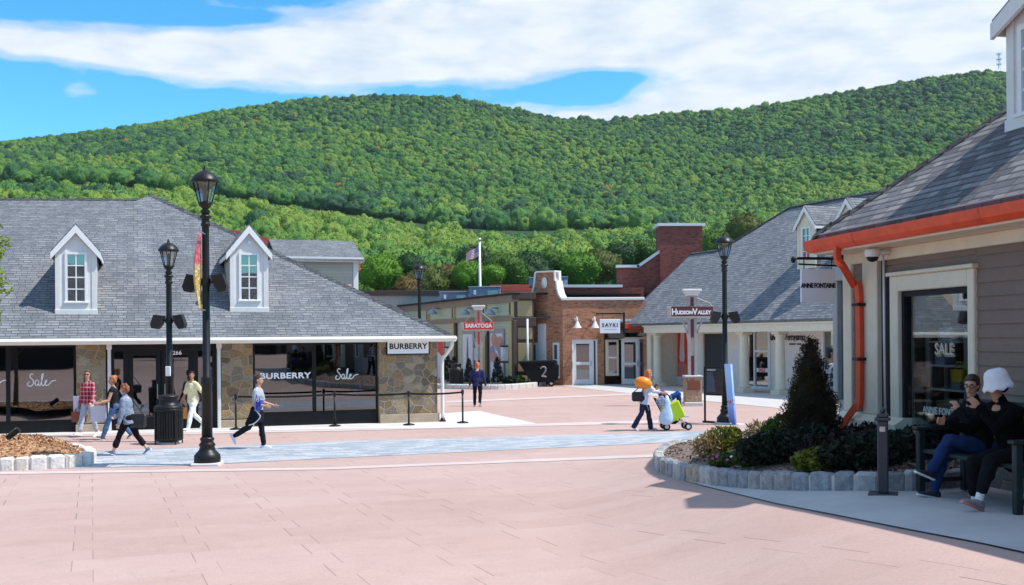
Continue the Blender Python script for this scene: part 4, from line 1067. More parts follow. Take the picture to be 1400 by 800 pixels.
# wall with openings, laid out from photo columns on the wall plane
XW = lambda u: X(u, 500, WY)
ZW = lambda u, v: Z(u, v, WY)
ops = [(915, 943, 450, 516), (962, 992, 455, 519), (1012, 1052, 450, 529), (1126, 1139, 452, 548)]
m = MB(); xs = XL0
for (a, b, va, vb) in ops:
    xa, xb = XW(a), XW(b); m.box(xs, xa, WY, WY+.25, -.3, zs+.4)
    um = (a+b)/2; zo = ZW(um, va); zu = max(.05, ZW(um, vb)) if a != 962 else .02
    m.box(xa, xb, WY, WY+.25, zo, zs+.4); m.box(xa, xb, WY, WY+.25, -.3, zu); xs = xb
m.box(xs, XR, WY, WY+.25, -.3, zs+.4); m.box(XL0, XL0+.25, WY+.25, 11, -.3, zs+.4); m.box(XL0, XR, 11, 11.25, -.3, zs); m.box(XR-.25, XR, WY+.25, 11, -.3, zs)
m.build('wall', white_wall, fb)
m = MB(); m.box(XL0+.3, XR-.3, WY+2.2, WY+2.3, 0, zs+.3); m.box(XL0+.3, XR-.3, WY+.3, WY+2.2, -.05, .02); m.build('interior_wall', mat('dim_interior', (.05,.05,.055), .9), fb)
for i, (a, b, va, vb) in enumerate(ops):
    xa, xb = XW(a), XW(b); um = (a+b)/2; zo = ZW(um, va); zu = max(.05, ZW(um, vb)) if i != 1 else .02
    m = MB(); t = .07
    m.bbox(xa-.12, xa+t, WY-.06, WY+.1, zu-.1, zo+.12, .01); m.bbox(xb-t, xb+.12, WY-.06, WY+.1, zu-.1, zo+.12, .01); m.bbox(xa+t, xb-t, WY-.06, WY+.1, zo-.05, zo+.12, .01); m.bbox(xa+t, xb-t, WY-.06, WY+.1, zu-.1, zu+.04, .01)
    if i in (2,):
        m.bbox((xa+xb)/2-.05, (xa+xb)/2+.05, WY-.03, WY+.08, zu, zo, .006); zz = zu+(zo-zu)*.62; m.bbox((xa+xb)/2+.05, xb-t, WY-.03, WY+.08, zz-.05, zz+.05, .006)
    w = m.build(('display_window','doorway','display_window','doorway')[i], M['white'] if i != 1 else M['trim'], fb)
    m = MB(); m.box(xa+t, xb-t, WY+.03, WY+.045, zu+.02, zo-.04)
    if i == 0:
        g = m.build('poster', M['signred'], w)
        # tall poster: a pale figure standing on red
        q = MB(); xc = xa+(xb-xa)*.62; hh = zo-zu
        q.prism([(xc+(xb-xa)*dx, WY+.02, zu+hh*dz) for dx, dz in ((-.08,.3),(-.13,.42),(-.10,.62),(-.06,.95),(.12,.95),(.10,.62),(.13,.42),(.07,.3))], (0,.006,0))
        q.mt(1); q.prism([(xc+(xb-xa)*dx, WY+.018, zu+hh*dz) for dx, dz in ((-.2,.02),(-.24,.22),(-.10,.33),(.1,.33),(.22,.2),(.25,.02))], (0,.006,0))
        q.build('poster_figure', [mat('pale_print', (.75,.62,.58), .6), mat('rose_print', (.68,.20,.16), .6)], w)
    elif i == 1: m.build('door', mat('navy_black_door', (.018,.022,.035), .4), w)
    elif i == 3: m.build('door', mat('grey_glazed_door', (.16,.15,.13), .5), w)
    else:
        m.build('glass', M['house_glass'], w)
        q = MB(); q.box(xa+(xb-xa)*.56, xb-t-.02, WY+.015, WY+.025, zu+(zo-zu)*.26, zu+(zo-zu)*.33); q.build('sale_band', M['white'], w)
        text_mesh('SALE', .24, M['signred'], w, front((xa+xb)/2+(xb-xa)*.24, WY+.01, zu+(zo-zu)*.295), bold=.008, sx=1.1)
# lettering on the wall
xm = XW(1089); zm = ZW(1089, 461)
text_mesh('Salvatore Ferragamo', .46, M['ink'], fb, front(XW(1101), WY-.03, zm, 0), bold=.008, shear=.35, sx=.84, spacing=.86, align='RIGHT')
m = MB(); z = ZW(1089, 470.5)
for a, b in ((1079.5, 1088), (1090, 1096)): m.box(XW(a), XW(b), WY-.02, WY-.004, z-.035, z+.035)
m.build('lettering', M['ink'], fb)
# columns
for u in (899, 1017.5, 1066.5, 1150):
    x = X(u); m = MB(); m.smooth = True
    r = .235
    m.lathe([(r*1.25,.22),(r*1.25,.3),(r*1.12,.34),(r,.4),(r*.98,zs*.5),(r*.86,zs-.25),(r*.9,zs-.22),(r*1.1,zs-.16),(r*1.12,zs-.1)], 20, (x, 0, 0)); c = m.build('column', M['trim'], fb)
    m = MB(); m.bbox(x-r*1.4, x+r*1.4, -r*1.4, r*1.4, -.1, .22, .03); m.bbox(x-r*1.2, x+r*1.2, -r*1.2, r*1.2, zs-.1, zs+.02, .01); m.build('column_block', M['trim'], c)
m = MB(); m.bbox(X(893)-.35, X(893)+.05, -.2, WY+.3, -.1, .1+zs, .02); m.bbox(X(925), X(925)+.45, WY-.3, WY, -.1, zs, .02) if False else None
m.build('end_pier', M['trim'], fb)
# entablature, ceiling, floor slab
YEf = -.42
m = MB(); xe0 = X(880, 449, YEf); m.bbox(xe0, XR, YEf, -.05, zs+.02, zt, .02); m.bbox(xe0, xe0+.35, -.05, WY+.3, zs+.02, zt, .02); m.bbox(xe0-.05, XR, YEf-.08, YEf+.0, zt-.16, zt+.02, .02)
m.box(xe0+.35, XR, -.05, WY+.2, zs+.10, zs+.16)
m.build('entablature', M['trim'], fb)
# roof
K = .92; z0 = zt + .05; y0 = YEf - .08
xl = X(846, 437, y0)
rise = lambda k: k*K
tp = f.on_slope(1080, 283, z0, y0, K); k0 = tp.y - y0
m = MB()
j1 = f.on_slope(985, 341, z0, y0, K); j0 = f.on_slope(946, 346.5, z0, y0, K)
roof_slab(m, [(xl, y0, z0), (XR+3, y0, z0), (XR+3, tp.y, tp.z), (tp.x, tp.y, tp.z), j1, j0])
for a_, b_ in (((xl, y0, z0), j0), (j0, j1), (j1, tp)):
    a_, b_ = Vector(a_), Vector(b_); ya, yb = 2*(tp.y)-a_.y, 2*(tp.y)-b_.y
    roof_slab(m, [a_, b_, (b_.x-.3, b_.y+.6, b_.z-.6), (a_.x-.3, a_.y+.6, max(z0-.3, a_.z-.6))])
roof_slab(m, [j1, tp, (tp.x, 2*tp.y-y0, z0), (j1.x, 2*tp.y-y0, z0)])
roof_slab(m, [(xl, y0+2*k0, z0), (tp.x, tp.y, tp.z), (XR+3, tp.y, tp.z), (XR+3, y0+2*k0, z0)])
rf = m.build('roof', M['shingle_far'], fb)
m = MB(); ridge(m, (xl, y0, z0), j0, .16); ridge(m, j0, j1, .16); ridge(m, j1, tp, .2); ridge(m, tp, (XR+3, tp.y, tp.z), .2); m.build('ridge_cap', M['shingle_far'], rf)
for (u, v, uw, vs, va) in ((1103, 366, 30, 306, 291), (1160, 352, 30, 297, 281)):
    b = f.on_slope(u, v, z0, y0, K); d_ = (f.M @ b + of).y; s = d_/F
    hw = (v-vs)*s; hp = (v-va)*s; w = 1.3
    dormer(fb, b, w, hw, hp+.25, hp/K+.3, .16, M['trim'], M['blue_siding'], M['shingle_far'], M['house_glass'], M['white'], w*.44, hw*.2, hw*.90, 4, 2)

# ------------------------------------------------------------------ brick shop with the shaped gable
AB = R(7); ob = G(770, 527)
kb = thing('brick_shop', 'red brick shop with a notched white coped gable and a glazed white door', 'building', ob, AB)
f = Frame(kb); X = lambda u, v=480, y=0.0: f.X(u, v, y); Z = lambda u, v, y=0.0: f.Z(u, v, y)
zp = Z(800, 410.5); xr = X(873)
wd0, wd1 = X(782), X(817); zd = Z(800, 464)
xrec = X(826)
m = MB()
# front face 2 with the door opening; it ends at the recessed entrance
m.box(0, wd0, 0, .3, -.2, zp); m.box(wd0, wd1, 0, .3, zd, zp); m.box(wd1, xrec, 0, .3, -.2, zp); m.box(xrec, xr+.3, 0, .3, Z(850,455), zp)
m.box(0, xr, 8.7, 9, -.2, zp); m.box(xr, xr+.3, .3, 9, -.2, zp)
m.build('wall', M['brick'], kb)
m = MB(); m.bbox(-.1, xr+.35, -.08, .36, zp, zp+.16, .02); m.build('coping', M['white'], kb)
# gable face turned towards the left
tl = f.at(722, 500, (f.M @ Vector((0,0,0)) + ob).y + 1.6); gd = Vector((tl.x, tl.y, 0)); gl = gd.length; gdir = gd.normalized(); gn = Vector((-gdir.y, gdir.x, 0)) * -1
if gn.y < 0: gn = -gn
def gpt(u, v):
    r = f.lray(u, v); nrm = Vector((gdir.y, -gdir.x, 0)); k = -(f.e.dot(nrm))/r.dot(nrm); q = f.e + r*k; return q
prof_px = [(722.5,412),(726,408),(729,402),(731.5,391),(733.3,374),(733.6,373),(759.5,372),(760,384),(761.2,394),(763.2,402),(766,407.5),(769.5,410)]
P = [gpt(*p) for p in prof_px]
m = MB(); m.prism([gd + Vector((0,0,-.2))] + P + [Vector((-.002,0,P[-1].z)), Vector((-.002,0,-.2))], gn*.3); 
m.box(0, .3, 0, 0.001, 0, .001)
m.build('gable_wall', M['brick'], kb)
m = MB()
for a, b in zip(P, P[1:]):
    d_ = (b-a).normalized(); upn = Vector((0,0,1)) - d_*d_.z; upn = upn.normalized() if upn.length > .05 else -gdir
    if upn.dot(Vector((0,0,1))) < .05: upn = (gdir if b.z < a.z else -gdir)
    if upn.length: m.prism([a-gn*.08, b-gn*.08, b-gn*.08+upn*.09, a-gn*.08+upn*.09], gn*.6)
m.build('gable_coping', M['white'], kb)
m = MB(); c = (gpt(745, 387)); m.smooth = True
Mg = Matrix(((gdir.x, gn.x, 0), (gdir.y, gn.y, 0), (0, 0, 1)))
m.lathe([(.02,-.02),(.2,-.02),(.24,.01),(.24,.05)], 20, c - gn*.03, Mg @ Matrix.Rotation(R(90), 3, 'X') @ Matrix.Diagonal((.8,1.35,1)))
m.build('medallion', M['white'], kb)
for (ua, ub, va, vb) in ((729.5,734.5,470,517),(737,746,444,515),(757.5,764,470,515)):
    a, b = gpt(ua, va), gpt(ub, vb); m = MB()
    x0, x1 = a.dot(gdir), b.dot(gdir); z1, z0 = a.z, b.z
    if x0 > x1: x0, x1 = x1, x0
    Mm = Mg.to_4x4()
    m.bbox(x0-.06, x1+.06, -.06, .02, z0-.08, z1+.06, .01, Mm); w = m.build('window', M['white'], kb)
    if ub-ua < 8:
        m = MB(); m.box(x0+.05, x1-.05, -.075, -.065, z0+.05, (z0+z1)/2-.05, Mm); m.box(x0+.05, x1-.05, -.075, -.065, (z0+z1)/2+.05, z1-.06, Mm); m.build('pane', mat('dark_blue_pane', (.05,.06,.09), .1), w)
# side back wall of the gable and roof deck
m = MB(); m.box(gd.x+.3, xr, .6, 8.6, zp-1.0, zp-.9); m.box(gd.x, gd.x+.3, gd.y+.1, 9, -.2, zp); m.build('roof_deck', M['brown'], kb)
# white door with sidelight
def glazed_door(par, fx0, fx1, z0, z1, y, mats, mid=.45, name='door'):
    m = MB(); t = .17
    m.bbox(fx0, fx0+t, y, y+.08, z0, z1, .01); m.bbox(fx1-t, fx1, y, y+.08, z0, z1, .01); m.bbox(fx0+t, fx1-t, y, y+.08, z1-t, z1, .01); m.bbox(fx0+t, fx1-t, y, y+.08, z0, z0+.30, .01); zm = z0+(z1-z0)*mid; m.bbox(fx0+t, fx1-t, y, y+.08, zm, zm+.16, .01)
    d = m.build(name, mats, par); m = MB(); m.box(fx0+t, fx1-t, y+.03, y+.045, z0+.25, z1-t); m.build('glass', M['dark_glass'], d)
    m = MB(); m.bbox(fx1-.12, fx1-.06, y-.07, y, zm-.05, zm+.25, .01); m.build('handle', M['steel'], d); return d
m = MB(); wm = X(811)
m.bbox(wd0, wd0+.08, .04, .2, 0, zd, .008); m.bbox(wm-.04, wm+.04, .04, .2, 0, zd, .008); m.bbox(wd1-.1, wd1, .04, .2, 0, zd, .008); m.bbox(wd0+.08, wd1-.1, .04, .2, zd-.08, zd, .008)
m.build('door_frame', M['white'], kb)
glazed_door(kb, wd0+.08, wm-.04, .02, zd-.08, .08, M['white'])
m = MB(); m.box(wm+.04, wd1-.1, .1, .12, 0, zd-.08); m.build('sidelight', mat('bronze_screen', (.10,.07,.055), .6), kb)
m = MB(); m.box(wd0, wd1, .6, .7, 0, zd); m.build('interior_wall', M['dark'], kb)
# gooseneck lamps, each a thing
def gooseneck(lab, loc, rz, s=1.0):
    t = thing('gooseneck_lamp', lab, 'wall lamp', loc, rz, 'white gooseneck wall lamps'); t.scale = (s, s, s)
    m = MB(); m.smooth = True; m.lathe([(.09,-.0),(.09,.03)], 12, (0,0,0), Matrix.Rotation(R(90),3,'X')); m.tube(spline([(0,0,0),(0,-.18,.10),(0,-.36,.12),(0,-.48,0),(0,-.5,-.12)], 5), .035, 8); m.build('arm', M['white'], t)
    m = MB(); m.smooth = True; m.lathe([(.06,.0),(.09,-.08),(.14,-.2),(.24,-.36),(.25,-.40),(.22,-.38),(.1,-.15)], 16, (0,-.5,-.1), cap=False); m.build('shade', M['white'], t); return t
for u, v, lab in ((787, 437, 'white gooseneck lamp on the brick wall straight above the white door'), (811, 437, 'white gooseneck lamp on the brick wall next to the square hanging sign')):
    gooseneck(lab, ob + f.M @ Vector((X(u, v), -.02, Z(u, v))), AB, 1.0)
# recessed glazed entrance between brick and arcade
m = MB(); yb = 1.6; XB = lambda u: X(u, 490, yb)
ent = thing('glazed_entrance', 'white framed glass entrance in the brick corner beside the colonnade', 'entrance', ob + f.M @ Vector((X(826), 0, 0)), AB)
fe = Frame(ent); EX = lambda u, y=0.0: fe.X(u, 490, y); EZ_ = lambda u, v, y=0.0: fe.Z(u, v, y)
zh = EZ_(850, 464)
m = MB(); m.box(0, EX(900, 2.6), 2.6, 2.8, 0, zh+1.3); m.box(EX(853, .9), EX(876, .9), .9, 1.1, 0, zh+1.6); m.build('brick_return', M['brick'], ent)
m = MB(); m.bbox(EX(828), EX(846), -.02, .25, EZ_(836,514), zh, .02); m.build('bay_window', M['trim'], ent); 
m = MB(); m.box(EX(832), EX(843), -.035, -.022, EZ_(836,510), zh-.15); m.build('bay_pane', M['dark_glass'], ent)
m = MB(); zb_ = EZ_(836, 489); m.box(EX(832), EX(843), -.06, -.036, zb_-.04, zb_+.04); m.build('bay_rail', M['white'], ent)
glazed_door(ent, EX(849), EX(872.5), .03, zh, -.15, M['white'], .42)
dl = glazed_door(ent, 0, .95, .03, zh, 0, mat('blue_grey_door_paint', (.40,.45,.55), .5), .42)
Mr = Matrix.Translation((EX(873.5), -.2, 0)) @ Matrix.Rotation(R(62), 4, 'Z')
for ob_ in [dl] + list(dl.children): ob_.data.transform(Mr)
m = MB(); m.bbox(EX(846), EX(894), -.2, .1, zh, zh+.12, .02); m.bbox(EX(884), EX(888), -.1, .1, 0, zh, .02); m.build('header', M['trim'], ent)
m = MB(); m.box(0, EX(900), -.3, 2.8, zh+.8, zh+.9); m.build('ceiling', M['brown'], ent)
cn = MB(); cn.prism([(EX(828), -.05, zh+.02), (EX(828), -1.0, zh+.08), (EX(828), -.05, zh+.75)], (EX(849)-EX(828), 0, 0)); cn.build('awning', M['black'], ent)
m = MB(); a = EX(852); b = EX(891); zo = EZ_(870, 446); m.bbox(a, b, -.45, -.25, zo-.15, zo+.18, .02); m.build('orange_gutter', M['orange_metal'], ent)
m = MB(); m.prism([(a-.3, -.40, zo+.18), (b, -.40, zo+.18), (b, 2.2, zo+1.2), (a-.3, 2.2, zo+1.2)], (0,0,.08)); m.build('lean_roof', M['shingle_far'], ent)
m = MB(); p = (EX(863,.8), .8, EZ_(863,457,.8)); m.bbox(p[0]-.25, p[0]+.25, .5, .85, p[2]-.45, p[2]+.4, .03); m.build('wall_lantern', M['black'], ent)
gooseneck('white gooseneck lamp under the short orange gutter beside the colonnade', ent.location + fe.M @ Vector((EX(878,.4), .85, EZ_(878,446,.4))), AB, 1.1)
# SAYKI board
ps = Vector((X(846, 431, -1.25), -1.25, Z(846, 431, -1.25)))
sg = thing('hanging_sign', 'white square sign with thin black capitals hanging from a dark bracket before the brick shop', 'sign', ob + f.M @ ps, AB)
s = 62/F
m = MB(); m.box(-1.3, .32, -.03, .03, .05, .13); m.box(.24, .34, -.05, .05, -1.1, .15); m.build('bracket', M['iron'], sg)
m = MB(); m.bbox(-1.08, .06, -.05, .01, -1.0, -.22, .015); m.build('board', M['signwhite'], sg)
for x in (-.9, -.1): m = MB(); m.tube([(x,-.02,-.2),(x,-.02,.06)], .012, 5); m.build('hanger', M['iron'], sg)
text_mesh('SAYKI', .30, M['ink'], sg, front(-.51, -.06, -.55), bold=.004, spacing=1.2)
m = MB(); m.box(-.85, -.17, -.056, -.052, -.80, -.775); m.build('subtitle_line', mat('grey_lettering', (.45,.45,.47), .6), sg)

# stepped dark red parapet climbing along the roof, with the chimney block
def wallpx(name, lab, cat, px, d, th, mat_, capmat, caps, extra=None):
    base = at(px[0][0], px[0][1], d); root = Vector((base.x, d, gz(base.x, d)))
    t = thing(name, lab, cat, root); 
    m = MB(); P = [at(u, v, d) - root for u, v in px]; m.prism(P, (0, th, 0)); m.build('wall', mat_, t)
    m = MB()
    for (a, b) in caps:
        a = at(*a, d)-root; b = at(*b, d)-root; dd_ = (b-a).normalized(); n = Vector((-dd_.z, 0, dd_.x))
        if n.z < 0: n = -n
        m.prism([a-Vector((0,.1,0))-dd_*.05, b-Vector((0,.1,0))+dd_*.05, b-Vector((0,.1,0))+n*.16+dd_*.05, a-Vector((0,.1,0))+n*.16-dd_*.05], (0, th+.2, 0))
    m.build('coping', capmat, t); return t
wallpx('brick_parapet', 'low dark red brick parapet with a white coping behind the brick shop', 'parapet', [(762,430),(880,430),(880,393),(762,393)], 64.6, .5, M['brick_red'], M['white'], [((762,393),(850,393))])
wallpx('stepped_parapet', 'dark red brick wall climbing beside the grey roof under a stepped white coping', 'parapet', [(844,450),(844,366),(873,366),(905,344),(905,420),(860,450)], 65.3, .5, M['brick_red'], M['white'], [((844,366),(873,366)),((873,366),(905,344))])
wallpx('brick_chimney', 'broad dark red brick chimney block with a flat white cap above the roof hip', 'chimney', [(902.5,410),(902.5,309),(960.5,309),(960.5,410)], 65.0, 2.0, M['brick_red'], M['white'], [((900,309),(963,309))])

# ------------------------------------------------------------------ sage green shop
s_dir = Vector((.363, -.932, 0)).normalized(); AG = math.atan2(s_dir.y, s_dir.x)
og = at(703, 527, 62.0); og.z = gz(og.x, og.y)
gb = thing('sage_shop', 'sage green clapboard shop with straw yellow posts, brown beams and tall posters', 'building', og, AG)
f = Frame(gb); X = lambda u, v=470, y=0.0: f.X(u, v, y); Z = lambda u, v, y=0.0: f.Z(u, v, y)
zt = Z(700, 403); zc0 = Z(700, 438.5); zc1 = Z(700, 434); XL = X(540)
m = MB(); m.box(XL, -.0, 0, .3, 0, zt); m.box(XL, 0, 11, 11.3, 0, zt); m.build('wall', M['green_siding'], gb)
m = MB(); m.bbox(XL, .12, -.12, .32, zt-.42, zt, .02); m.bbox(XL, .08, -.10, .02, zc0, zc1+.1, .02); m.build('beam', mat('taupe_beam', (.26,.20,.15), .7), gb)
m = MB(); m.box(XL-.2, .3, -.3, 11.5, zt, zt+.1); m.build('roof_edge', M['black'], gb)
for u in (586.5, 621.5, 664, 700.5):
    x = X(u, 460); wv = .26
    m = MB(); m.bbox(x-wv, x+wv, -.14, .02, zc1+.1, zt-.42, .015); m.bbox(x-wv, x+wv, -.14, .02, .3, zc0, .015); p_ = m.build('post', M['yellow_post'], gb)
    m = MB(); m.bbox(x+wv, x+wv+.38, -.16, .02, .2, zc0, .015); m.bbox(x-.12, x+.12, -.16, -.141, zc1+.15, zt-.45, .01); m.build('post_strip', M['brown'], p_)
def poster(ua, ub, va, vb, cols, kind):
    xa, xb = X(ua, 480), X(ub, 480); um = (ua+ub)/2; z1, z0 = Z(um, va), Z(um, vb)
    m = MB(); m.bbox(xa-.15, xb+.15, -.10, .0, z0-.1, z1+.25, .015); w = m.build('poster_frame', mat('grey_poster_frame', (.34,.31,.29), .6), gb)
    m = MB(); m.box(xa, xb, -.115, -.105, z0, z1); m.build('poster', cols[0], w)
    q = MB(); W_ = xb-xa; H_ = z1-z0; c = (xa+xb)/2
    if kind == 'red': q.prism([(xa, -.125, z1), (xb, -.125, z1), (xb, -.125, z0+H_*.55), (xa, -.125, z0+H_*.68)], (0,.008,0))
    elif kind == 'tower': q.prism([(c-.22*W_, -.125, z0), (c-.10*W_, -.125, z0+H_*.55), (c-.03*W_, -.125, z0+H_*.93), (c+.03*W_, -.125, z0+H_*.93), (c+.08*W_, -.125, z0+H_*.55), (c+.18*W_, -.125, z0)], (0,.008,0))
    else:
        r = random.Random(5)
        for k in range(16):
            cx = c + r.uniform(-.34,.34)*W_; cz = z0 + H_*r.uniform(.35,.92); a = r.uniform(.10,.24)*W_; q.mt(k % 3)
            q.prism([(cx+a*math.cos(t)*1.1, -.118-.0015*k, cz+a*.9*math.sin(t)) for t in np.linspace(0, 5.6, 8)], (0,.001,0))
    q.build('print', cols[1:], w)
wp = mat('poster_white', (.66,.70,.80), .5, var=.05)
poster(600.5, 608, 462, 520, [wp, M['signred']], 'red')
poster(635, 648.5, 457, 523, [wp, mat('steel_blue_print', (.10,.12,.17), .5)], 'tower')
poster(673, 689.5, 456, 523, [wp, mat('tan_print', (.48,.27,.19), .5), mat('rose_print2', (.55,.22,.20), .5), mat('slate_print', (.22,.27,.45), .5)], 'mixed')
for u, lab in ((601, 'small blue grey dome lamp on the sage wall, farthest along'), (646, 'blue grey dome lamp on the sage wall above the white poster'), (681, 'blue grey dome lamp on the sage wall above the coloured poster')):
    t = thing('dome_lamp', lab, 'wall lamp', og + f.M @ Vector((X(u, 427), -.02, Z(u, 424))), AG, 'dome lamps on the sage wall')
    m = MB(); m.smooth = True; m.tube([(0,0,.1),(0,-.4,.12),(0,-.5,.02)], .04, 6); m.build('arm', M['steel'], t)
    m = MB(); m.smooth = True; m.lathe([(.06,.05),(.2,-.02),(.34,-.2),(.36,-.28)], 14, (0,-.5,0)); m.build('shade', mat('blue_grey_enamel', (.30,.37,.45), .4), t)
for u, lab in ((619, 'white box wall lantern on the far straw post'), (660, 'white box wall lantern on the straw post by the red sign'), (697, 'white box wall lantern on the corner post of the sage shop')):
    t = thing('wall_lantern', lab, 'wall lamp', og + f.M @ Vector((X(u, 484), -.16, Z(u, 484))), AG, 'box lanterns on the sage shop')
    m = MB(); m.bbox(-.17,.17,-.34,0,-.4,.4,.02); m.build('lamp_glass', mat('frosted_lamp_glass', (.62,.66,.70), .3), t)
    m = MB(); m.bbox(-.2,.2,-.38,0,.4,.5,.02); m.bbox(-.2,.2,-.38,0,-.5,-.4,.02); m.build('frame', M['brown'], t)
# end wall with ochre panels
ed = R(4) - AG
m = MB(); Me = Matrix.Rotation(ed, 4, 'Z')
z2 = [(.25,Z(703,514)),(Z(703,508),Z(703,469)),(Z(703,464),Z(703,448)),(Z(703,433),Z(703,411))]
we = 1.15
m.box(0, we, 0, .2, 0, zt, Me); m.build('end_wall', M['brown'], gb)
for a_, b_ in z2:
    m = MB(); m.bbox(.22, we-.1, -.03, .0, a_, b_, .01, Me); m.build('panel', M['tan'], gb)
m = MB(); m.bbox(-.05, we+.1, -.14, .0, Z(703,446.5), Z(703,434), .02, Me); m.bbox(-.1, we+.1, -.2, .0, Z(703,409), zt+.12, .02, Me); m.build('end_beam', M['brown'], gb)
m = MB(); m.smooth = True; q = f.at(721, 436, 61.6); m.tube([(q.x,q.y,q.z),(q.x,q.y,.1)], .06, 8); m.build('downspout', M['white'], gb)

# ------------------------------------------------------------------ flat roofs, roof units and the red roof farther back
def flat_block(name, lab, cat, u0, u1, vt, d, depth, bands):
    a, b = at(u0, vt, d), at(u1, vt, d); r = Vector(((a.x+b.x)/2, d, -.6)); t = thing(name, lab, cat, r)
    h = (b.x-a.x)/2; z = a.z - r.z
    for nm, mt_, za, zb, pr in bands:
        m = MB(); m.bbox(-h-pr, h+pr, -pr, depth+pr, max(0, z-za), z-zb, .02); m.build(nm, mt_, t)
    return t
s = 84/F
flat_block('flat_roofed_shop', 'flat roofed beige shop with a dark brown fascia behind the stone shop', 'building', 470, 668, 398, 84, 10, [('wall', mat('beige_render', (.46,.41,.36), .8), 9, .35, 0), ('fascia', M['brown'], .36, 0, .2)])
flat_block('red_roofed_hall', 'far hall with a flat bright red metal roof behind the notched gable', 'building', 676, 742, 390, 92, 8, [('wall', mat('beige_render2', (.42,.36,.3), .8), 9, .5, 0), ('roof', M['red_roof'], .52, 0, .4)])
for (u0, u1, v0, v1, d, lab) in ((601,640,398.5,414,74,'long low blue grey roof unit, left of its taller neighbour'), (641,684,391.5,409,73,'taller blue grey roof unit right below the flagpole'), (723.5,733,379,391,72,'small blue grey roof unit peeping left of the notched gable'), (763,776,378,392,72,'small blue grey roof unit right of the notched gable')):
    a = at(u0, v1, d); b = at(u1, v0, d); r = Vector(((a.x+b.x)/2, d, a.z-.15))
    t = thing('roof_unit', lab, 'roof unit', r, 0, 'sheet metal roof units'); h = (b.x-a.x)/2; z = b.z - r.z
    m = MB(); m.bbox(-h, h, 0, 1.6, .1, z-.08, .03)
    m.build('casing', M['ac'], t)
    m = MB(); m.bbox(-h-.04, h+.04, -.04, 1.64, z-.08, z, .02); m.build('lid', M['ac'], t)
    m = MB()
    for k in range(6): zz = .25 + (z-.5)*k/6; m.box(h*.2, h*.85, -.02, .01, zz, zz+.05)
    m.build('louvre', M['steel'], t)
    if h > .9:
        m = MB(); m.bbox(-h*.7, -h*.55, -.03, .01, z*.45, z*.75, .01); m.build('badge', M['signwhite'], t)
# the deck the units and the far gable stand on
rr = ray(340, 316); d = 66.0
a = at(310, 312, d); b = at(450, 312, d)
t = thing('red_gable_hall', 'far hall whose red metal roof shows beside the right dormer of the stone shop', 'building', Vector(((a.x+b.x)/2, d, -.6)))
m = MB(); h = (b.x-a.x)/2; z = at(316, 314, d).z + .6; zl = at(369, 327, d).z + .6; m.box(-h, h, 1, 9, 0, zl-.6); m.build('wall', M['cream_siding'], t)
x1 = at(318, 320, d).x - t.location.x; x2 = at(372, 320, d).x - t.location.x
m = MB(); k = (z-zl)/(x2-x1); zz = lambda x: z - (x-x1)*k
m.prism([(x1-3, 0, zz(x1)), (x1, 0, zz(x1)), (h*1.2, 0, zz(h*1.2)), (h*1.2, 0, zz(h*1.2)-.4), (x1-3, 0, zl-1.2)], (0, 9, 0)); m.build('roof', M['red_roof'], t)
# flag
pb = at(656.5, 392, 78); pt = at(656, 330, 78); base = Vector((pb.x, 78, gz(pb.x, 78)))
t = thing('flagpole', 'tall white flagpole rising behind the roof units', 'flagpole', base)
m = MB(); m.smooth = True; H = pt.z - base.z; m.tube([(0,0,0),(0,0,H*.5),(-.02,0,H)], [.13,.11,.07], 10); m.build('pole', M['white'], t)
m = MB(); m.smooth = True; m.ell((-.02,0,H+.12), (.14,.14,.14)); m.build('finial', M['steel'], t)
def flag_mat():
    m, nt, p = new_mat('striped_flag_cloth'); o = sep(nt, uvn(nt))
    st = math_(nt, 'LESS_THAN', math_(nt, 'FRACT', math_(nt, 'MULTIPLY', o[1], 6.5)), .5)
    c = mixc(nt, st, (.75,.72,.72), (.50,.03,.05))
    can = math_(nt, 'MULTIPLY', math_(nt, 'GREATER_THAN', o[1], .46), math_(nt, 'LESS_THAN', o[0], .4))
    v = N(nt, 'ShaderNodeTexVoronoi', Scale=22.0, Randomness=.1); L(nt, uvn(nt), v.inputs['Vector'])
    star = mixc(nt, math_(nt, 'LESS_THAN', v.outputs['Distance'], .3), (.03,.05,.22), (.7,.7,.75))
    L(nt, mixc(nt, can, c, star), p.inputs['Base Color']); p.inputs['Roughness'].default_value = .8; return m
fl = MB(); fl.smooth = True; nx, nz = 22, 12; vs = []; uvs = []
q0 = at(655.5, 336, 78) - base; q1 = at(637, 347, 78) - base
for j in range(nz+1):
    for i in range(nx+1):
        s_ = i/nx; tt = j/nz
        p = Vector((q0.x + (q1.x-q0.x)*s_, .22*math.sin(s_*7+tt*1.5)*s_ , q0.z + (q1.z-q0.z)*s_**1.25 - (1-tt)*.72 - .05*math.sin(s_*6)))
        vs.append(p); uvs.append((s_, tt))
fl.add(vs, [(j*(nx+1)+i, j*(nx+1)+i+1, (j+1)*(nx+1)+i+1, (j+1)*(nx+1)+i) for j in range(nz) for i in range(nx)])
fo_ = fl.build('flag', flag_mat(), None, uv=False); fo_.location = base
uvl = fo_.data.uv_layers.new(name='UVMap')
for lp in fo_.data.loops: uvl.data[lp.index].uv = uvs[lp.vertex_index]
sm = fo_.modifiers.new('cloth_thickness', 'SOLIDIFY'); sm.thickness = .01
tag(fo_, 'small red, white and blue striped flag flying from the pole', 'flag')

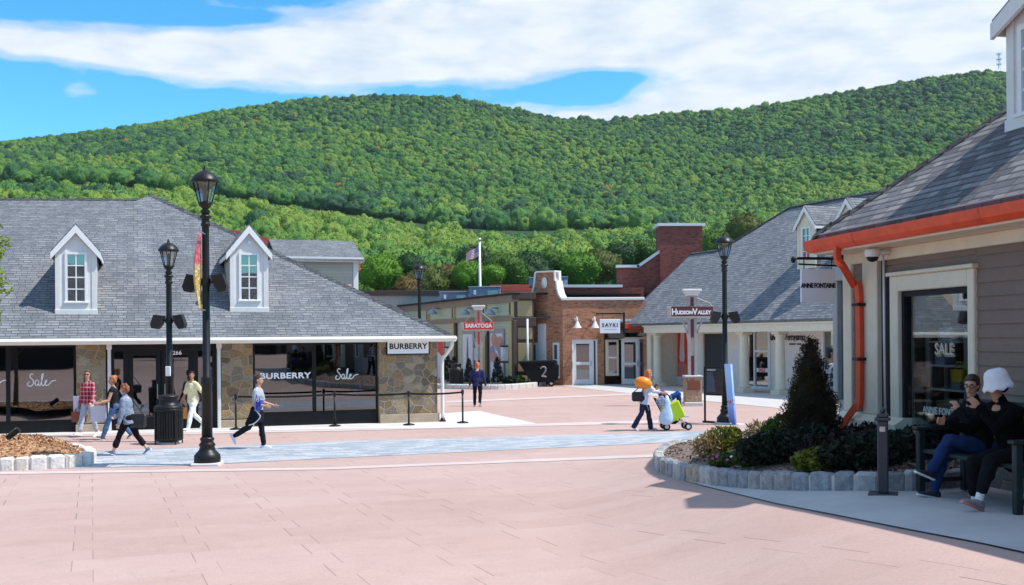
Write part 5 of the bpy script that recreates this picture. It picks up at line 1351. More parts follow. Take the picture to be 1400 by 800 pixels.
# ------------------------------------------------------------------ kerbed bed and conical shrubs by the sage shop
P0 = [G(u, v) for u, v in ((590,531),(640,532.5),(690,532.5),(735,529),(760,525.5),(775,524))]
C = spline(P0, 5)
m = MB(); 
for a, b in zip(C, C[1:]):
    d_ = (b-a); L_ = d_.length; ang = math.atan2(d_.y, d_.x)
    m.bbox(0, L_*.97, -.02, .3, -.1, .26, .04, Matrix.Translation(a - C[0]) @ Matrix.Rotation(ang, 4, 'Z'))
t = m.build('stone_kerb', M['granite'], None, loc=C[0]); tag(t, 'pale stone kerb edging the bed in front of the sage shop', 'kerb')
m = MB(); vs = []
for c in C: vs += [c + Vector((0,.25,.2)), c + Vector((0, 2.6, .25))]
m.add(vs, [(2*i, 2*i+2, 2*i+3, 2*i+1) for i in range(len(C)-1)]); tag(m.build('planting_soil', mat('dark_soil', (.05,.035,.025), .95, var=.4, scale=12)), kind='structure')
# ------------------------------------------------------------------ street lamps
lamp_glass = glass_mat('lantern_glass', .06, (.86,.88,.88), .4)
def street_lamp(label, uv, H, speakers=None, banner=False, d=None, lantern=1.0, rz=0.0):
    p = G(*uv) if d is None else Vector((ray(*uv).x*d, d, gz(ray(*uv).x*d, d)))
    t = thing('street_lamp', label, 'street lamp', p, rz, 'black lantern street lamps')
    zl = H - 1.02*lantern
    m = MB(); m.smooth = True
    m.lathe([(.25,.06),(.255,.12),(.245,.2),(.20,.25),(.155,.30),(.14,.36),(.155,.38),(.155,.41),(.125,.44),(.12,.47),(.135,.49),(.135,.52),(.105,.55)], 24)
    m.build('base', M['iron'], t)
    m = MB(); m.bbox(-.27,.27,-.27,.27,-.05,.06,.02); m.build('footing', M['concrete'], t)
    m = MB(); m.smooth = True
    m.lathe([(.103,.55),(.098,1.55),(.115,1.57),(.115,1.62),(.10,1.65),(.115,1.68),(.075,1.72),(.068,zl-.3),(.068,zl-.18),(.09,zl-.16),(.09,zl-.12),(.075,zl-.1),(.075,zl-.02),(.11,zl),(.11,zl+.03),(.07,zl+.06)], 20)
    m.build('pole', M['iron'], t)
    k = lantern; q = lambda r, z: (r*k, zl + z*k)
    m = MB(); m.smooth = True
    m.lathe([q(.06,.05),q(.10,.12),q(.055,.17),q(.10,.21),q(.14,.28),q(.12,.30),q(.05,.31)], 18)
    m.smooth = False
    for i in range(6):
        a = i*math.pi/3; m.tube([(.125*k*math.cos(a),.125*k*math.sin(a),zl+.28*k),(.235*k*math.cos(a),.235*k*math.sin(a),zl+.70*k)], .013*k, 5)
    m.smooth = True
    lt = m.build('lantern', M['iron'], t)
    m = MB(); m.smooth = True
    m.lathe([q(.262,.68),q(.275,.70),q(.265,.73),q(.225,.80),q(.16,.86),q(.09,.90),q(.05,.91),q(.035,.94),q(.035,.97),q(.012,.99),q(.018,1.01),q(.004,1.02)], 24); m.build('lantern_cap', M['iron'], lt)
    m = MB(); m.smooth = False; m.lathe([q(.12,.29),q(.225,.69)], 6, cap=False); m.build('lantern_glass', lamp_glass, lt)
    m = MB(); m.smooth = True; m.lathe([q(.045,.31),q(.05,.38),q(.035,.42),q(.035,.60),q(.01,.64)], 12); m.build('bulb_holder', mat('grey_bulb_holder', (.08,.08,.08), .5), lt)
    if speakers:
        zs_, sg = speakers
        for s in (-1, 1):
            m = MB(); m.smooth = False
            Mx = Matrix.Translation((s*.255, -.02, zs_)) @ Matrix.Rotation(s*R(-16), 4, 'Y') @ Matrix.Diagonal((.82,.82,.82,1))
            m.prism([Mx @ Vector(v_) for v_ in ((-s*.12,-.14,.19),(s*.15,-.17,.15),(s*.17,-.17,-.16),(s*.10,-.16,-.26),(-s*.06,-.14,-.24),(-s*.13,-.1,-.05))], Mx.to_3x3() @ Vector((0,.30,0)))
            m.build('loudspeaker', mat('matt_black_speaker', (.012,.012,.012), .7), t)
        m = MB(); m.tube([(-.2,0,zs_),(.2,0,zs_)], .03, 8); m.lathe([(.09,zs_-.07),(.09,zs_+.07)], 14); m.build('speaker_bracket', M['iron'], t)
    m = MB(); m.bbox(-.05,.05,-.115,-.06,1.35,1.58,.01); 
    return t, p
l1, p1 = street_lamp('tallest black lantern lamp post, with loudspeakers and a colourful pennant, left of the jogger', (283.5,636), 5.82, (3.55, 1), rz=R(4))
# narrow pennant seen almost edge on, on its own brackets
m = MB(); m.smooth = True
z1, z0 = 5.82-1.35, 3.0; vs = []; uvs = []
for j in range(25):
    for i in range(7):
        s_, t_ = i/6, j/24; z = z0 + (z1-z0)*t_
        bl_ = math.sin(math.pi*t_)*.14
        vs.append((-.085 + s_*.11 - bl_*math.sin(s_*math.pi*.8)*.9, -.04 - s_*.52, z)); uvs.append((s_, t_))
m.add(vs, [(j*7+i, j*7+i+1, (j+1)*7+i+1, (j+1)*7+i) for j in range(24) for i in range(6)])
def pennant_mat():
    mm, nt, p = new_mat('pennant_print'); o = sep(nt, uvn(nt))
    n = N(nt, 'ShaderNodeTexNoise', Scale=5.0, Detail=3.0, Distortion=1.5); L(nt, comb(nt, math_(nt,'MULTIPLY',o[0],1.2), math_(nt,'MULTIPLY',o[1],4)), n.inputs['Vector'])
    top = ramp(nt, n.outputs['Fac'], [(.35,(.55,.06,.05)),(.45,(.65,.10,.30)),(.55,(.75,.35,.08)),(.65,(.25,.12,.45))], 'CONSTANT')
    low = ramp(nt, n.outputs['Fac'], [(.35,(.62,.42,.03)),(.47,(.30,.20,.08)),(.55,(.72,.66,.55)),(.65,(.70,.50,.05))], 'CONSTANT')
    L(nt, mixc(nt, ramp(nt, o[1], [(.55,(0,0,0)),(.65,(1,1,1))]), low, top), p.inputs['Base Color']); p.inputs['Roughness'].default_value = .6; return mm
pn = m.build('pennant', pennant_mat(), None, uv=False, loc=p1); uvl = pn.data.uv_layers.new(name='UVMap')
for lp in pn.data.loops: uvl.data[lp.index].uv = uvs[lp.vertex_index]
so_ = pn.modifiers.new('cloth_thickness', 'SOLIDIFY'); so_.thickness = .004
tag(pn, 'narrow red and yellow printed pennant hanging along the tallest lamp post', 'banner')
m = MB(); m.tube([(0,0,z1),(.04,-.6,z1)], .012, 6); m.tube([(0,0,z0),(.04,-.6,z0)], .012, 6); m.build('pennant_rod', M['steel'], l1)
l2, p2 = street_lamp('black lantern lamp post with loudspeakers standing behind the black litter bin', (232.5,604), 5.0, (2.98, 1), lantern=.92)
m = MB(); m.bbox(-.06,.06,-.14,-.085,1.62,1.86,.01); m.build('switch_plate', M['white'], l2)
l3, p3 = street_lamp('black lantern lamp post with loudspeakers behind the black framed notice stand on the right', (992,580), 5.56, (3.12, 1), lantern=.95)
l4, p4 = street_lamp('small far black lantern lamp post rising behind the right end of the stone shop roof', (574.5,560), 5.9, None, d=46, lantern=1.0)

# ------------------------------------------------------------------ litter bin
pt_ = G(231, 607)
t = thing('litter_bin', 'round black slatted litter bin with a domed lid, in front of the middle lamp post', 'litter bin', pt_)
m = MB(); m.smooth = False
for i in range(34):
    a = i*2*math.pi/34; m.box(-.021,.021,-.008,.008,.12,.84, Matrix.Rotation(a,4,'Z') @ Matrix.Translation((0,-.325,0)))
m.smooth = True; m.lathe([(.335,.80),(.345,.81),(.345,.85),(.33,.86)], 28, cap=False); m.lathe([(.325,.10),(.335,.11),(.335,.14),(.325,.15)], 28, cap=False)
m.build('slatted_body', M['iron'], t)
m = MB(); m.smooth = True; m.lathe([(.29,.08),(.295,.84)], 24); m.build('liner', M['black'], t)
m = MB(); m.smooth = True; m.lathe([(.345,.86),(.345,.90),(.30,.93),(.235,.94),(.225,1.10),(.25,1.12),(.245,1.16),(.10,1.19),(.01,1.195)], 28); m.build('lid', M['iron'], t)
for i in range(4):
    a = i*math.pi/2 + .75; m = MB(); m.bbox(-.02,.02,-.012,.012,0,.82,.004, Matrix.Rotation(a,4,'Z') @ Matrix.Translation((0,-.345,0))); m.build('leg', M['iron'], t)
m = MB(); m.smooth = True; m.lathe([(.24,-.02),(.24,.05)], 20); m.build('footing', M['concrete'], t)
pb2 = G(624, 531)
dup(t, pb2, 0, 'far black litter bin at the edge of the bed before the sage shop', (1.15,1.15,1.15))

# ------------------------------------------------------------------ post signs
def post_sign(label, uv, H, zb, txt, board_mat, post_mat_, wid=1.5, pedestal=True, d=None, tsize=.26, cols=None):
    p = G(*uv) if d is None else Vector((ray(*uv).x*d, d, gz(ray(*uv).x*d, d)))
    t = thing('post_sign', label, 'sign', p)
    z0 = 0
    if pedestal:
        m = MB(); m.bbox(-.36,.36,-.36,.36,-.1,.16,.03); m.mt(1); m.bbox(-.31,.31,-.31,.31,.16,1.1,.02); m.mt(0); m.bbox(-.34,.34,-.34,.34,1.1,1.17,.02); m.build('pedestal', [M['granite'], M['pedestal']], t); z0 = 1.17
        m = MB(); m.bbox(-.24,.24,-.33,-.312,.62,.98,.006); m.build('plaque', mat('bronze_plaque', (.20,.06,.03), .5), t)
    m = MB()
    for x in (-.12, .12): m.bbox(x-.055, x+.055, -.06, .06, z0, H-.12, .008)
    for z in np.arange(z0+.4, H-.4, .9): m.bbox(-.065, .065, -.04, .04, z, z+.12, .005)
    m.build('post', M['greywood'], t)
    m = MB(); m.bbox(-.055,.055,-.045,.045,zb+.4,H-.2,.005); m.bbox(-.055,.055,-.045,.045,z0,z0+.75,.005); m.bbox(-.055,.055,-.045,.045,zb-.8,zb-.1,.005); m.build('infill', post_mat_, t)
    m = MB(); m.bbox(-.3,.3,-.12,.12,H-.12,H-.04,.02); m.bbox(-.24,.24,-.1,.1,H-.2,H-.12,.02); m.bbox(-.36,.36,-.15,.15,H-.04,H+.05,.02); m.build('cap', M['grey_trim'], t)
    h = wid/2; m = MB(); m.bbox(-h, h, -.09, -.05, zb, zb+.38, .01); bd = m.build('board', board_mat, t)
    m = MB(); m.bbox(-h-.03, h+.03, -.11, -.03, zb-.07, zb-.0, .01); m.bbox(-h-.2, -h-.03, -.13, .08, zb-.03, zb+.38, .02); m.build('board_rail', M['greywood'], t)
    m = MB()
    m.tube([(0,-.05,H-.22),(-h*.85,-.05,zb+.50),(-h*.95,-.05,zb+.35)], .03, 6); m.tube([(0,-.05,H-.22),(h*.85,-.05,zb+.50),(h*.95,-.05,zb+.35)], .03, 6)
    for s in (-1, 1): m.tube(spline([(s*.15,-.03,zb-1.0),(s*.22,-.03,zb-.55),(s*.42,-.03,zb-.05)], 5), .035, 6)
    m.build('brace', M['greywood'], t)
    if isinstance(txt, list):
        for (s, x, z, sz) in txt: text_mesh(s, sz, M['whitetext'], t, front(x, -.095, zb+z), bold=.010, sx=.9)
    return t
# white lettering: big initials, small capitals
post_sign('wooden post sign with a maroon board on a stone pedestal, reading Hudson Valley', (947,555), 4.42, 3.42,
          [('H', -.69, .17, .32), ('UDSON', -.285, .145, .19), ('V', .10, .17, .32), ('ALLEY', .46, .145, .20)], M['maroon'], M['maroon'], 1.6)
post_sign('far wooden post sign with a bright red board before the sage shop', (655,528), 4.4, 3.15, [('SARATOGA', 0, .2, .30)], M['signred'], M['signred'], 1.55, False, d=58.5)

# ------------------------------------------------------------------ black notice stand with a leaning pale blue poster
pA, pB = G(964, 578), G(1002, 580)
c = (pA+pB)/2; dv = pB-pA; wN = 30/F*((pA.y))*1.05
t = thing('notice_stand', 'black framed notice stand with a dark poster, open below, beside the right lamp post', 'notice stand', pA, math.atan2(dv.y, dv.x))
k = pA.y/F; Hn = 77*k; hw = 31*k
m = MB()
for x in (0, hw): m.bbox(x-.025, x+.025, -.025, .025, .03, Hn, .006)
m.bbox(.025, hw-.025, -.025, .025, Hn*.49, Hn*.52, .004); m.bbox(.025, hw-.025, -.025, .025, Hn-.04, Hn, .004); m.bbox(-.07, hw+.25, -.05, .05, 0, .06, .01); m.bbox(hw+.03, hw+.25, -.06, .06, .06, .2, .03)
m.build('frame', M['black'], t)
m = MB(); m.box(.025, hw-.025, -.012, .012, Hn*.52, Hn-.04); m.build('poster', mat('near_black_print', (.012,.014,.02), .25), t)
m = MB(); m.prism([(hw*.38,-.016,Hn*.55),(hw*.62,-.016,Hn*.55),(hw*.55,-.016,Hn*.75),(hw*.42,-.016,Hn*.9),(hw*.15,-.016,Hn*.9),(hw*.12,-.016,Hn*.55)], (0,.003,0)); m.build('poster_print', mat('midnight_blue_print', (.05,.06,.11), .4), t)
m = MB(); r = random.Random(3); x = hw*.15
while x < hw*.62: w_ = r.uniform(.02,.06); m.box(x, x+w_, -.018, -.013, Hn*.925, Hn*.955); x += w_+.012
m.build('lettering', mat('grey_print', (.45,.47,.5), .5), t)
tl = thing('leaning_banner', 'tall pale blue poster board leaning beside the black notice stand', 'poster board', G(998, 581), math.atan2(dv.y, dv.x))
m = MB(); q = lambda u, v, y=0.0: Vector(((u-998)*k, y, (581-v)*k))
m.prism([q(989.5,500.5),q(999.5,500.5),q(1006,581),q(996,577)], (.01,.07,0)); 
def blue_poster():
    mm, nt, p = new_mat('pale_blue_poster'); tc = nt.nodes.new('ShaderNodeTexCoord'); o = sep(nt, tc.outputs['Object'])
    n = N(nt, 'ShaderNodeTexNoise', Scale=3.5, Detail=4.0); L(nt, tc.outputs['Object'], n.inputs['Vector'])
    z = math_(nt, 'ADD', math_(nt, 'MULTIPLY', o[2], .55), math_(nt, 'MULTIPLY', n.outputs['Fac'], .22))
    c = ramp(nt, z, [(.1,(.05,.10,.38)),(.28,(.16,.26,.62)),(.42,(.28,.45,.80)),(.7,(.30,.52,.88)),(.9,(.42,.62,.9))])
    pk = math_(nt, 'MULTIPLY', math_(nt, 'GREATER_THAN', n.outputs['Fac'], .53), math_(nt, 'LESS_THAN', math_(nt, 'ABSOLUTE', math_(nt, 'SUBTRACT', o[2], .58)), .2))
    L(nt, mixc(nt, pk, c, (.40,.12,.22)), p.inputs['Base Color']); p.inputs['Roughness'].default_value = .4; return mm
m.build('board', blue_poster(), tl)
m = MB(); m.bbox(-.1,.3,.02,.3,0,.03,.008); m.build('foot', M['grey_trim'], tl)

# ------------------------------------------------------------------ dumpster
pd = G(738, 529)
t = thing('tilt_dumpster', 'black wheeled tilt dumpster with a pale number 2, before the brick gable', 'dumpster', pd, R(3)); k = pd.y/F
m = MB(); a = [(-27*k,0,33*k),(21*k,0,34*k),(21*k,0,7*k),(-9*k,0,6*k),(-15*k,0,14*k),(-24*k,0,28*k)]
m.prism(a, (0,1.4,0)); m.build('tub', mat('black_plastic', (.007,.007,.008), .7, var=.3, scale=3, spec=.15), t)
m = MB(); m.prism([(-29*k,-.05,33*k),(23*k,-.05,34*k),(23*k,-.05,36*k),(-29*k,-.05,35*k)], (0,1.5,0)); m.bbox(-.05+21*k, 27*k, .2, .25, 14*k, 30*k,.01); m.bbox(21*k, 26*k, .2, 1.2, 8*k, 27*k, .05); m.build('rim', M['black'], t)
for x, y in ((-5*k,.1),(-5*k,1.2),(16*k,.1),(16*k,1.2)):
    m = MB(); m.smooth = True; m.lathe([(.03,-.06),(.17,-.06),(.19,-.03),(.19,.03),(.17,.06),(.03,.06)], 16, (x,y,.19), Matrix.Rotation(R(90),3,'X')); w = m.build('wheel', M['black'], t)
    m = MB(); m.smooth = True; m.lathe([(.09,-.07),(.09,.07)], 12, (x,y,.19), Matrix.Rotation(R(90),3,'X')); m.build('hub', M['steel'], w)
m = MB(); m.tube([(p[0]*k, -.012, p[1]*k) for p in spline([(1,25,0),(4.5,27.5,0),(8,26,0),(7.5,21,0),(4,16,0),(3,14.5,0),(6,14.5,0),(9,13.5,0)], 4)], .045, 5); m.build('numeral', mat('chalk_grey', (.20,.21,.21), .7), t)

# ------------------------------------------------------------------ bollard
pq = G(1207.5, 677); k = pq.y/F
t = thing('bollard', 'charcoal square bollard with a small ball finial before the right planter', 'bollard', pq, R(-20)); Hb = 119*k
m = MB(); m.bbox(-.15,.15,-.15,.15,0,.025,.006); m.build('base_plate', M['bollard'], t)
m = MB(); m.bbox(-.055,.055,-.055,.055,.025,Hb-.13,.012); m.build('shaft', M['bollard'], t)
m = MB(); m.bbox(-.08,.08,-.08,.08,Hb-.13,Hb-.10,.008); m.bbox(-.06,.06,-.06,.06,Hb-.10,Hb-.06,.01); m.smooth = True; m.ell((0,0,Hb-.025),(.032,.032,.035)); m.build('cap', M['bollard'], t)
m = MB(); m.bbox(-.03,.03,-.066,-.05,Hb-.25,Hb-.19,.004); m.build('plate', M['steel'], t)

# ------------------------------------------------------------------ cobble kerbs and planters
def cobbles(name, label, path, size, hgt, mats, closed=False, seed=3, zoff=0.0, dep=.16):
    """path: ground points; the stones follow it"""
    C = spline(path, 8); s = [0]
    for a, b in zip(C, C[1:]): s.append(s[-1] + (b-a).length)
    r = random.Random(seed); x = 0; m = MB(); o = C[0].copy()
    def at_s(t):
        i = max(j for j in range(len(s)-1) if s[j] <= t+1e-9); f_ = (t-s[i])/max(1e-9, s[i+1]-s[i]); return C[i].lerp(C[i+1], f_)
    while x < s[-1]-size*.5:
        l = size*r.uniform(.85,1.2); a = at_s(x); b = at_s(min(s[-1]-1e-6, x+l)); d_ = b-a; ang = math.atan2(d_.y, d_.x); c_ = (a+b)/2; zz = gz(c_.x, c_.y)
        h_ = hgt*r.uniform(.93,1.06); hl = d_.length/2-.012; m.mt(r.randrange(len(mats)))
        n0 = len(m.v); m.bbox(-hl, hl, -dep/2, dep/2, -.05, h_, .028)
        for i in range(n0, len(m.v)):
            q = Vector(m.v[i]); q += Vector((r.uniform(-1,1),r.uniform(-1,1),r.uniform(-1,1)))*.010; m.v[i] = tuple(q)
        m.xform(Matrix.Translation(Vector((c_.x, c_.y, zz+zoff)) - o) @ Matrix.Rotation(ang + r.uniform(-.03,.03), 4, 'Z'), n0)
        x += l
    # mortar bed behind the stones
    m.mt(len(mats)); P = [at_s(t) for t in np.linspace(0, s[-1]-1e-5, max(8, int(s[-1]/.15)))]
    for a, b in zip(P, P[1:]):
        d_ = b-a; ang = math.atan2(d_.y, d_.x); za = gz(a.x, a.y); m.box(0, d_.length, -dep/2+.03, dep/2-.02, -.05, hgt*.86, Matrix.Translation(Vector((a.x,a.y,za+zoff))-o) @ Matrix.Rotation(ang,4,'Z'))
    t = m.build(name, mats + [mat('pale_mortar', (.55,.53,.50), .9, bmp=.3)], None, loc=o); return tag(t, label, 'kerb')
cob = [mat('cobble_grey', (.28,.28,.285), .8, var=.35, scale=14, bmp=.7, bscale=22), mat('cobble_blue', (.25,.265,.29), .8, var=.35, scale=13, bmp=.7, bscale=22), mat('cobble_buff', (.36,.31,.25), .8, var=.35, scale=13, bmp=.7, bscale=22), mat('cobble_pale', (.42,.42,.42), .8, var=.3, scale=14, bmp=.7, bscale=22)]
kpx = [(985,611),(950,613),(917,620),(902,631),(903,641),(925,651),(965,660),(1020,667),(1100,671),(1180,671.5),(1262,671)]
kp = [G(u, v) for u, v in kpx]; kp.append(Vector((oc.x - .25 + (oc.y-12.0)*0 + .9, 12.55, 0)))
cobbles('cobble_kerb', 'curved kerb of grey cobbles around the shaded planting bed on the right', kp, .245, .215, cob)
wall_pts = [f_ for f_ in (oc + Vector((-.1, .3, 0)), Vector((7.45-.187*14, 14, 0)), Vector((7.45-.187*12.5, 12.5, 0)))]
def bed(name, edge, inner, mat_, z_in, mound, n=26, k_=12, seed=1, chips=()):
    chips = list(chips)
    r = random.Random(seed); m = MB(); m.smooth = True; vs = []
    E_ = spline(edge, 6); I_ = spline(inner, 6)
    pick = lambda A_, t: A_[min(len(A_)-1, int(t*(len(A_)-1)))].lerp(A_[min(len(A_)-1, int(t*(len(A_)-1))+1)], t*(len(A_)-1) % 1)
    for i in range(n+1):
        a = pick(E_, i/n); b = pick(I_, i/n)
        for j in range(k_+1):
            w_ = a.lerp(b, j/k_); vs.append((w_.x, w_.y, gz(w_.x, w_.y) + z_in + mound*math.sin(min(1, j/k_*1.4)*math.pi/2) + r.uniform(-.012,.012)))
    m.add(vs, [(i*(k_+1)+j, i*(k_+1)+j+1, (i+1)*(k_+1)+j+1, (i+1)*(k_+1)+j) for i in range(n) for j in range(k_)])
    m.smooth = False; m.mt(1); V0 = [Vector(q) for q in vs]
    for q in range(5200):
        i = r.randrange(n); j = r.randrange(k_); a, b = V0[i*(k_+1)+j], V0[(i+1)*(k_+1)+j+1]; c = V0[i*(k_+1)+j+1]; p = a.lerp(b, r.random()).lerp(c, r.random()*.6) + Vector((0,0,.012))
        d1 = Vector((r.gauss(0,1), r.gauss(0,1), r.gauss(0,.35))).normalized(); d2 = d1.cross(Vector((r.gauss(0,.5), r.gauss(0,.5), 1))).normalized(); l = r.uniform(.02,.055); w_ = r.uniform(.006,.014)
        m.mt(1 + (q % 2)); m.poly([p-d1*l-d2*w_, p+d1*l-d2*w_, p+d1*l+d2*w_, p-d1*l+d2*w_])
    o_ = m.build(name, [mat_] + chips) 
    if sum(p.normal.z for p in o_.data.polygons) < 0: o_.data.flip_normals()
    return o_
tag(bed('bark_mulch', kp, [G(1010,606), G(1060,601), oc + Vector((-.4,.8,0)), oc + Vector((0,-.3,0)), Vector((7.45-.187*14, 14, 0)), Vector((7.45-.187*12.7, 12.7, 0))], mat('grey_brown_mulch', (.20,.14,.11), .95, var=.7, scale=26, bmp=1, bscale=45), .13, .10, chips=(mat('grey_wood_chip', (.30,.23,.19), .9), mat('dark_wood_chip', (.09,.06,.045), .9))), kind='structure')
lk = [G(u, v) for u, v in ((-260,652),(-120,649),(0,643.5),(60,641),(105,638),(122,634),(121,628),(100,622.5),(60,617)) ]
cobbles('cobble_kerb', 'pale sunlit cobble kerb around the mulched bed at the left edge', lk, .28, .24, [mat('pale_cobble', (.66,.65,.62), .8, var=.2, scale=14, bmp=.6, bscale=22), mat('pale_buff_cobble', (.64,.60,.52), .8, var=.2, scale=13, bmp=.6, bscale=22)], seed=8, dep=.22)
tag(bed('wood_mulch', lk, [G(u, v) for u, v in ((-260,634),(-120,628),(-40,620),(0,612),(20,611),(45,612),(55,613.5))], M['mulch'], .17, .12, seed=4, chips=(mat('pale_wood_chip', (.58,.36,.20), .9), mat('russet_wood_chip', (.22,.09,.04), .9))), kind='structure')
pf = G(20, 620); pf.z += .40
t = thing('floodlight', 'small black ground floodlight tilted up on the mulch at the left edge', 'floodlight', pf, R(20))
m = MB(); Mx = Matrix.Rotation(R(-38), 4, 'Y'); m.bbox(-.16,.16,-.10,.10,-.02,.10,.02, Mx); m.build('housing', M['black'], t)
m = MB(); m.bbox(-.14,.14,-.085,.085,.101,.115,.005, Mx); m.build('lens', M['shop_glass'], t)
m = MB(); m.tube([(.08,0,-.05),(.1,0,-.32)], .018, 6); m.build('stake', M['black'], t)

# ------------------------------------------------------------------ leaves, shrubs
def leaf_cloud(m, c, rad, n, size, r, shell=.55, up=0.0, asp=.5, cmax=1):
    c = np.array(c); rad = np.array(rad)
    q = r.normal(size=(n,3)); q /= np.linalg.norm(q, axis=1)[:,None]; q *= (shell + (1-shell)*r.random(n)**.5)[:,None]
    P = c + q*rad; a = r.normal(size=(n,3)); a[:,2] += up; a /= np.linalg.norm(a,axis=1)[:,None]; b = np.cross(a, r.normal(size=(n,3))); b /= np.linalg.norm(b,axis=1)[:,None]
    s = size*r.uniform(.6,1.4,n)[:,None]
    V = np.stack([P-a*s, P+b*s*asp, P+a*s, P-b*s*asp], 1).reshape(-1,3)
    o_ = len(m.v); m.v.extend(map(tuple, V.tolist())); 
    for i in range(n): m.f.append((o_+4*i,o_+4*i+1,o_+4*i+2,o_+4*i+3)); m.m.append(m.cur); m.sm.append(False)
def stems(m, n, h, spread, r, rad=.008):
    for i in range(n):
        a = r.uniform(0,6.28); e = spread*r.uniform(.3,1); m.tube([(0,0,-.05),(e*.4*math.cos(a),e*.4*math.sin(a),h*.5),(e*math.cos(a),e*math.sin(a),h)], [rad*1.5,rad,rad*.5], 5)
def shrub(label, uv, cat, lobes, n, size, mat_, name='shrub', up=.3, d=None, asp=.5, group='shrubs in the right planting bed', flowers=None, zoff=.16, sc=.68):
    p = G(*uv) if d is None else at(uv[0], uv[1], d)
    if d is not None: p.z = gz(p.x, p.y)
    p.z += zoff
    t = thing(name, label, cat, p, 0, group); r = np.random.default_rng(int(uv[0]*7+uv[1])); m = MB()
    for (c, rad, f_) in lobes: leaf_cloud(m, np.array(c)*sc, np.array(rad)*sc, int(n*f_), size, r, up=up, asp=asp)
    m.build('foliage', mat_, t)
    m = MB(); mx = max(c[2]+rad[2]*.3 for c, rad, _ in lobes)*sc; sp = max(abs(c[0])+rad[0]*.5 for c, rad, _ in lobes)*sc; stems(m, 9, mx, sp, r); m.build('stem', M['bark'], t)
    if flowers:
        col_, cnt = flowers; m = MB()
        for i in range(cnt):
            c, rad, _ = lobes[r.integers(0, len(lobes))]; q = r.normal(size=3); q /= np.linalg.norm(q); q[1] = -abs(q[1]); q[2] = abs(q[2])*.8
            q = np.array(c)*sc + q*np.array(rad)*sc*1.02
            m.lathe([(.002,0),(.022,.008),(.019,.012),(.003,.006)], 7, q, Matrix.Rotation(r.uniform(-.6,.6),3,'Y') @ Matrix.Rotation(r.uniform(.4,1.2),3,'X'))
        m.build('flower', col_, t)
    return t
LY = leaf_mat('yellow_green_leaves', [(.09,.11,.015),(.17,.19,.025),(.28,.27,.05)])
LS = leaf_mat('straw_leaves', [(.22,.15,.06),(.34,.25,.11),(.45,.36,.18)], trans=.2)
LG = leaf_mat('fresh_green_leaves', [(.03,.075,.012),(.06,.13,.015),(.11,.19,.025)])
LDk = leaf_mat('dark_evergreen_leaves', [(.006,.014,.010),(.012,.022,.012),(.022,.030,.014)], trans=.1)
LPu = leaf_mat('dusky_purple_leaves', [(.012,.008,.010),(.022,.012,.014),(.035,.02,.018)], trans=.1)
LGr = leaf_mat('light_petunia_leaves', [(.06,.10,.02),(.10,.15,.03),(.14,.17,.06)])
pinkf = mat('pink_petals', (.55,.10,.28), .6); whitef = mat('white_petals', (.8,.8,.8), .6)
shrub('straw coloured loose shrub at the left tip of the planting bed', (966,642), 'shrub', [((0,0,.28),(.28,.22,.28),1),((.2,.05,.34),(.2,.18,.22),.6)], 420, .045, LS, up=1.0, asp=.25)
shrub('yellow green loose shrub behind the straw coloured one', (985,637), 'shrub', [((0,0,.32),(.34,.25,.30),1),((.28,.1,.38),(.22,.2,.24),.6)], 520, .05, LY, up=.8, asp=.3)
shrub('low flowering plant with pink and pale blooms at the front of the bed', (990,655), 'flowers', [((0,0,.14),(.34,.2,.16),1)], 420, .035, LGr, 'flowering_plant', flowers=(pinkf, 9), group='flowering plants by the cobbles')
shrub('low flowering plant with small white blooms, right of the pink one', (1025,654), 'flowers', [((0,0,.16),(.36,.2,.18),1),((.3,0,.12),(.22,.18,.14),.5)], 480, .035, LGr, 'flowering_plant', flowers=(whitef, 22), group='flowering plants by the cobbles')
shrub('straw tinted tuft between the two green shrubs', (1035,630), 'shrub', [((0,0,.34),(.26,.2,.30),1)], 340, .05, LS, up=1.2, asp=.22)
shrub('fresh green rounded shrub left of the dark conifer', (1072,632), 'shrub', [((0,0,.40),(.42,.35,.36),1),((-.25,0,.32),(.25,.25,.26),.5),((.3,0,.42),(.3,.3,.32),.5)], 900, .05, LG, up=.5, asp=.3)
for u, v, lab, mt_ in ((1095,650,'dark green low shrub in front of the conifer', LDk), (1150,655,'dusky purple low shrub at the foot of the conifer', LPu), (1185,640,'dusky purple shrub below the orange downspout', LPu), (1230,655,'dark green low shrub right of the bollard', LDk), (1255,648,'dusky shrub in the corner under the display window', LPu), (1060,652,'dark green creeping shrub behind the white blooms', LDk), (1118,662,'olive green creeping shrub at the front kerb before the conifer', LY), (1042,640,'olive green low shrub behind the white blooms', LGr), (1180,662,'dark green creeping shrub at the front kerb left of the bollard', LDk)):
    shrub(lab, (u,v), 'shrub', [((0,0,.25),(.48,.34,.28),1),((.3,.1,.3),(.34,.28,.28),.6),((-.3,.05,.22),(.32,.28,.22),.5)], 760, .04, mt_, up=.4, sc=.82 if mt_ in (LDk, LPu) else .5)
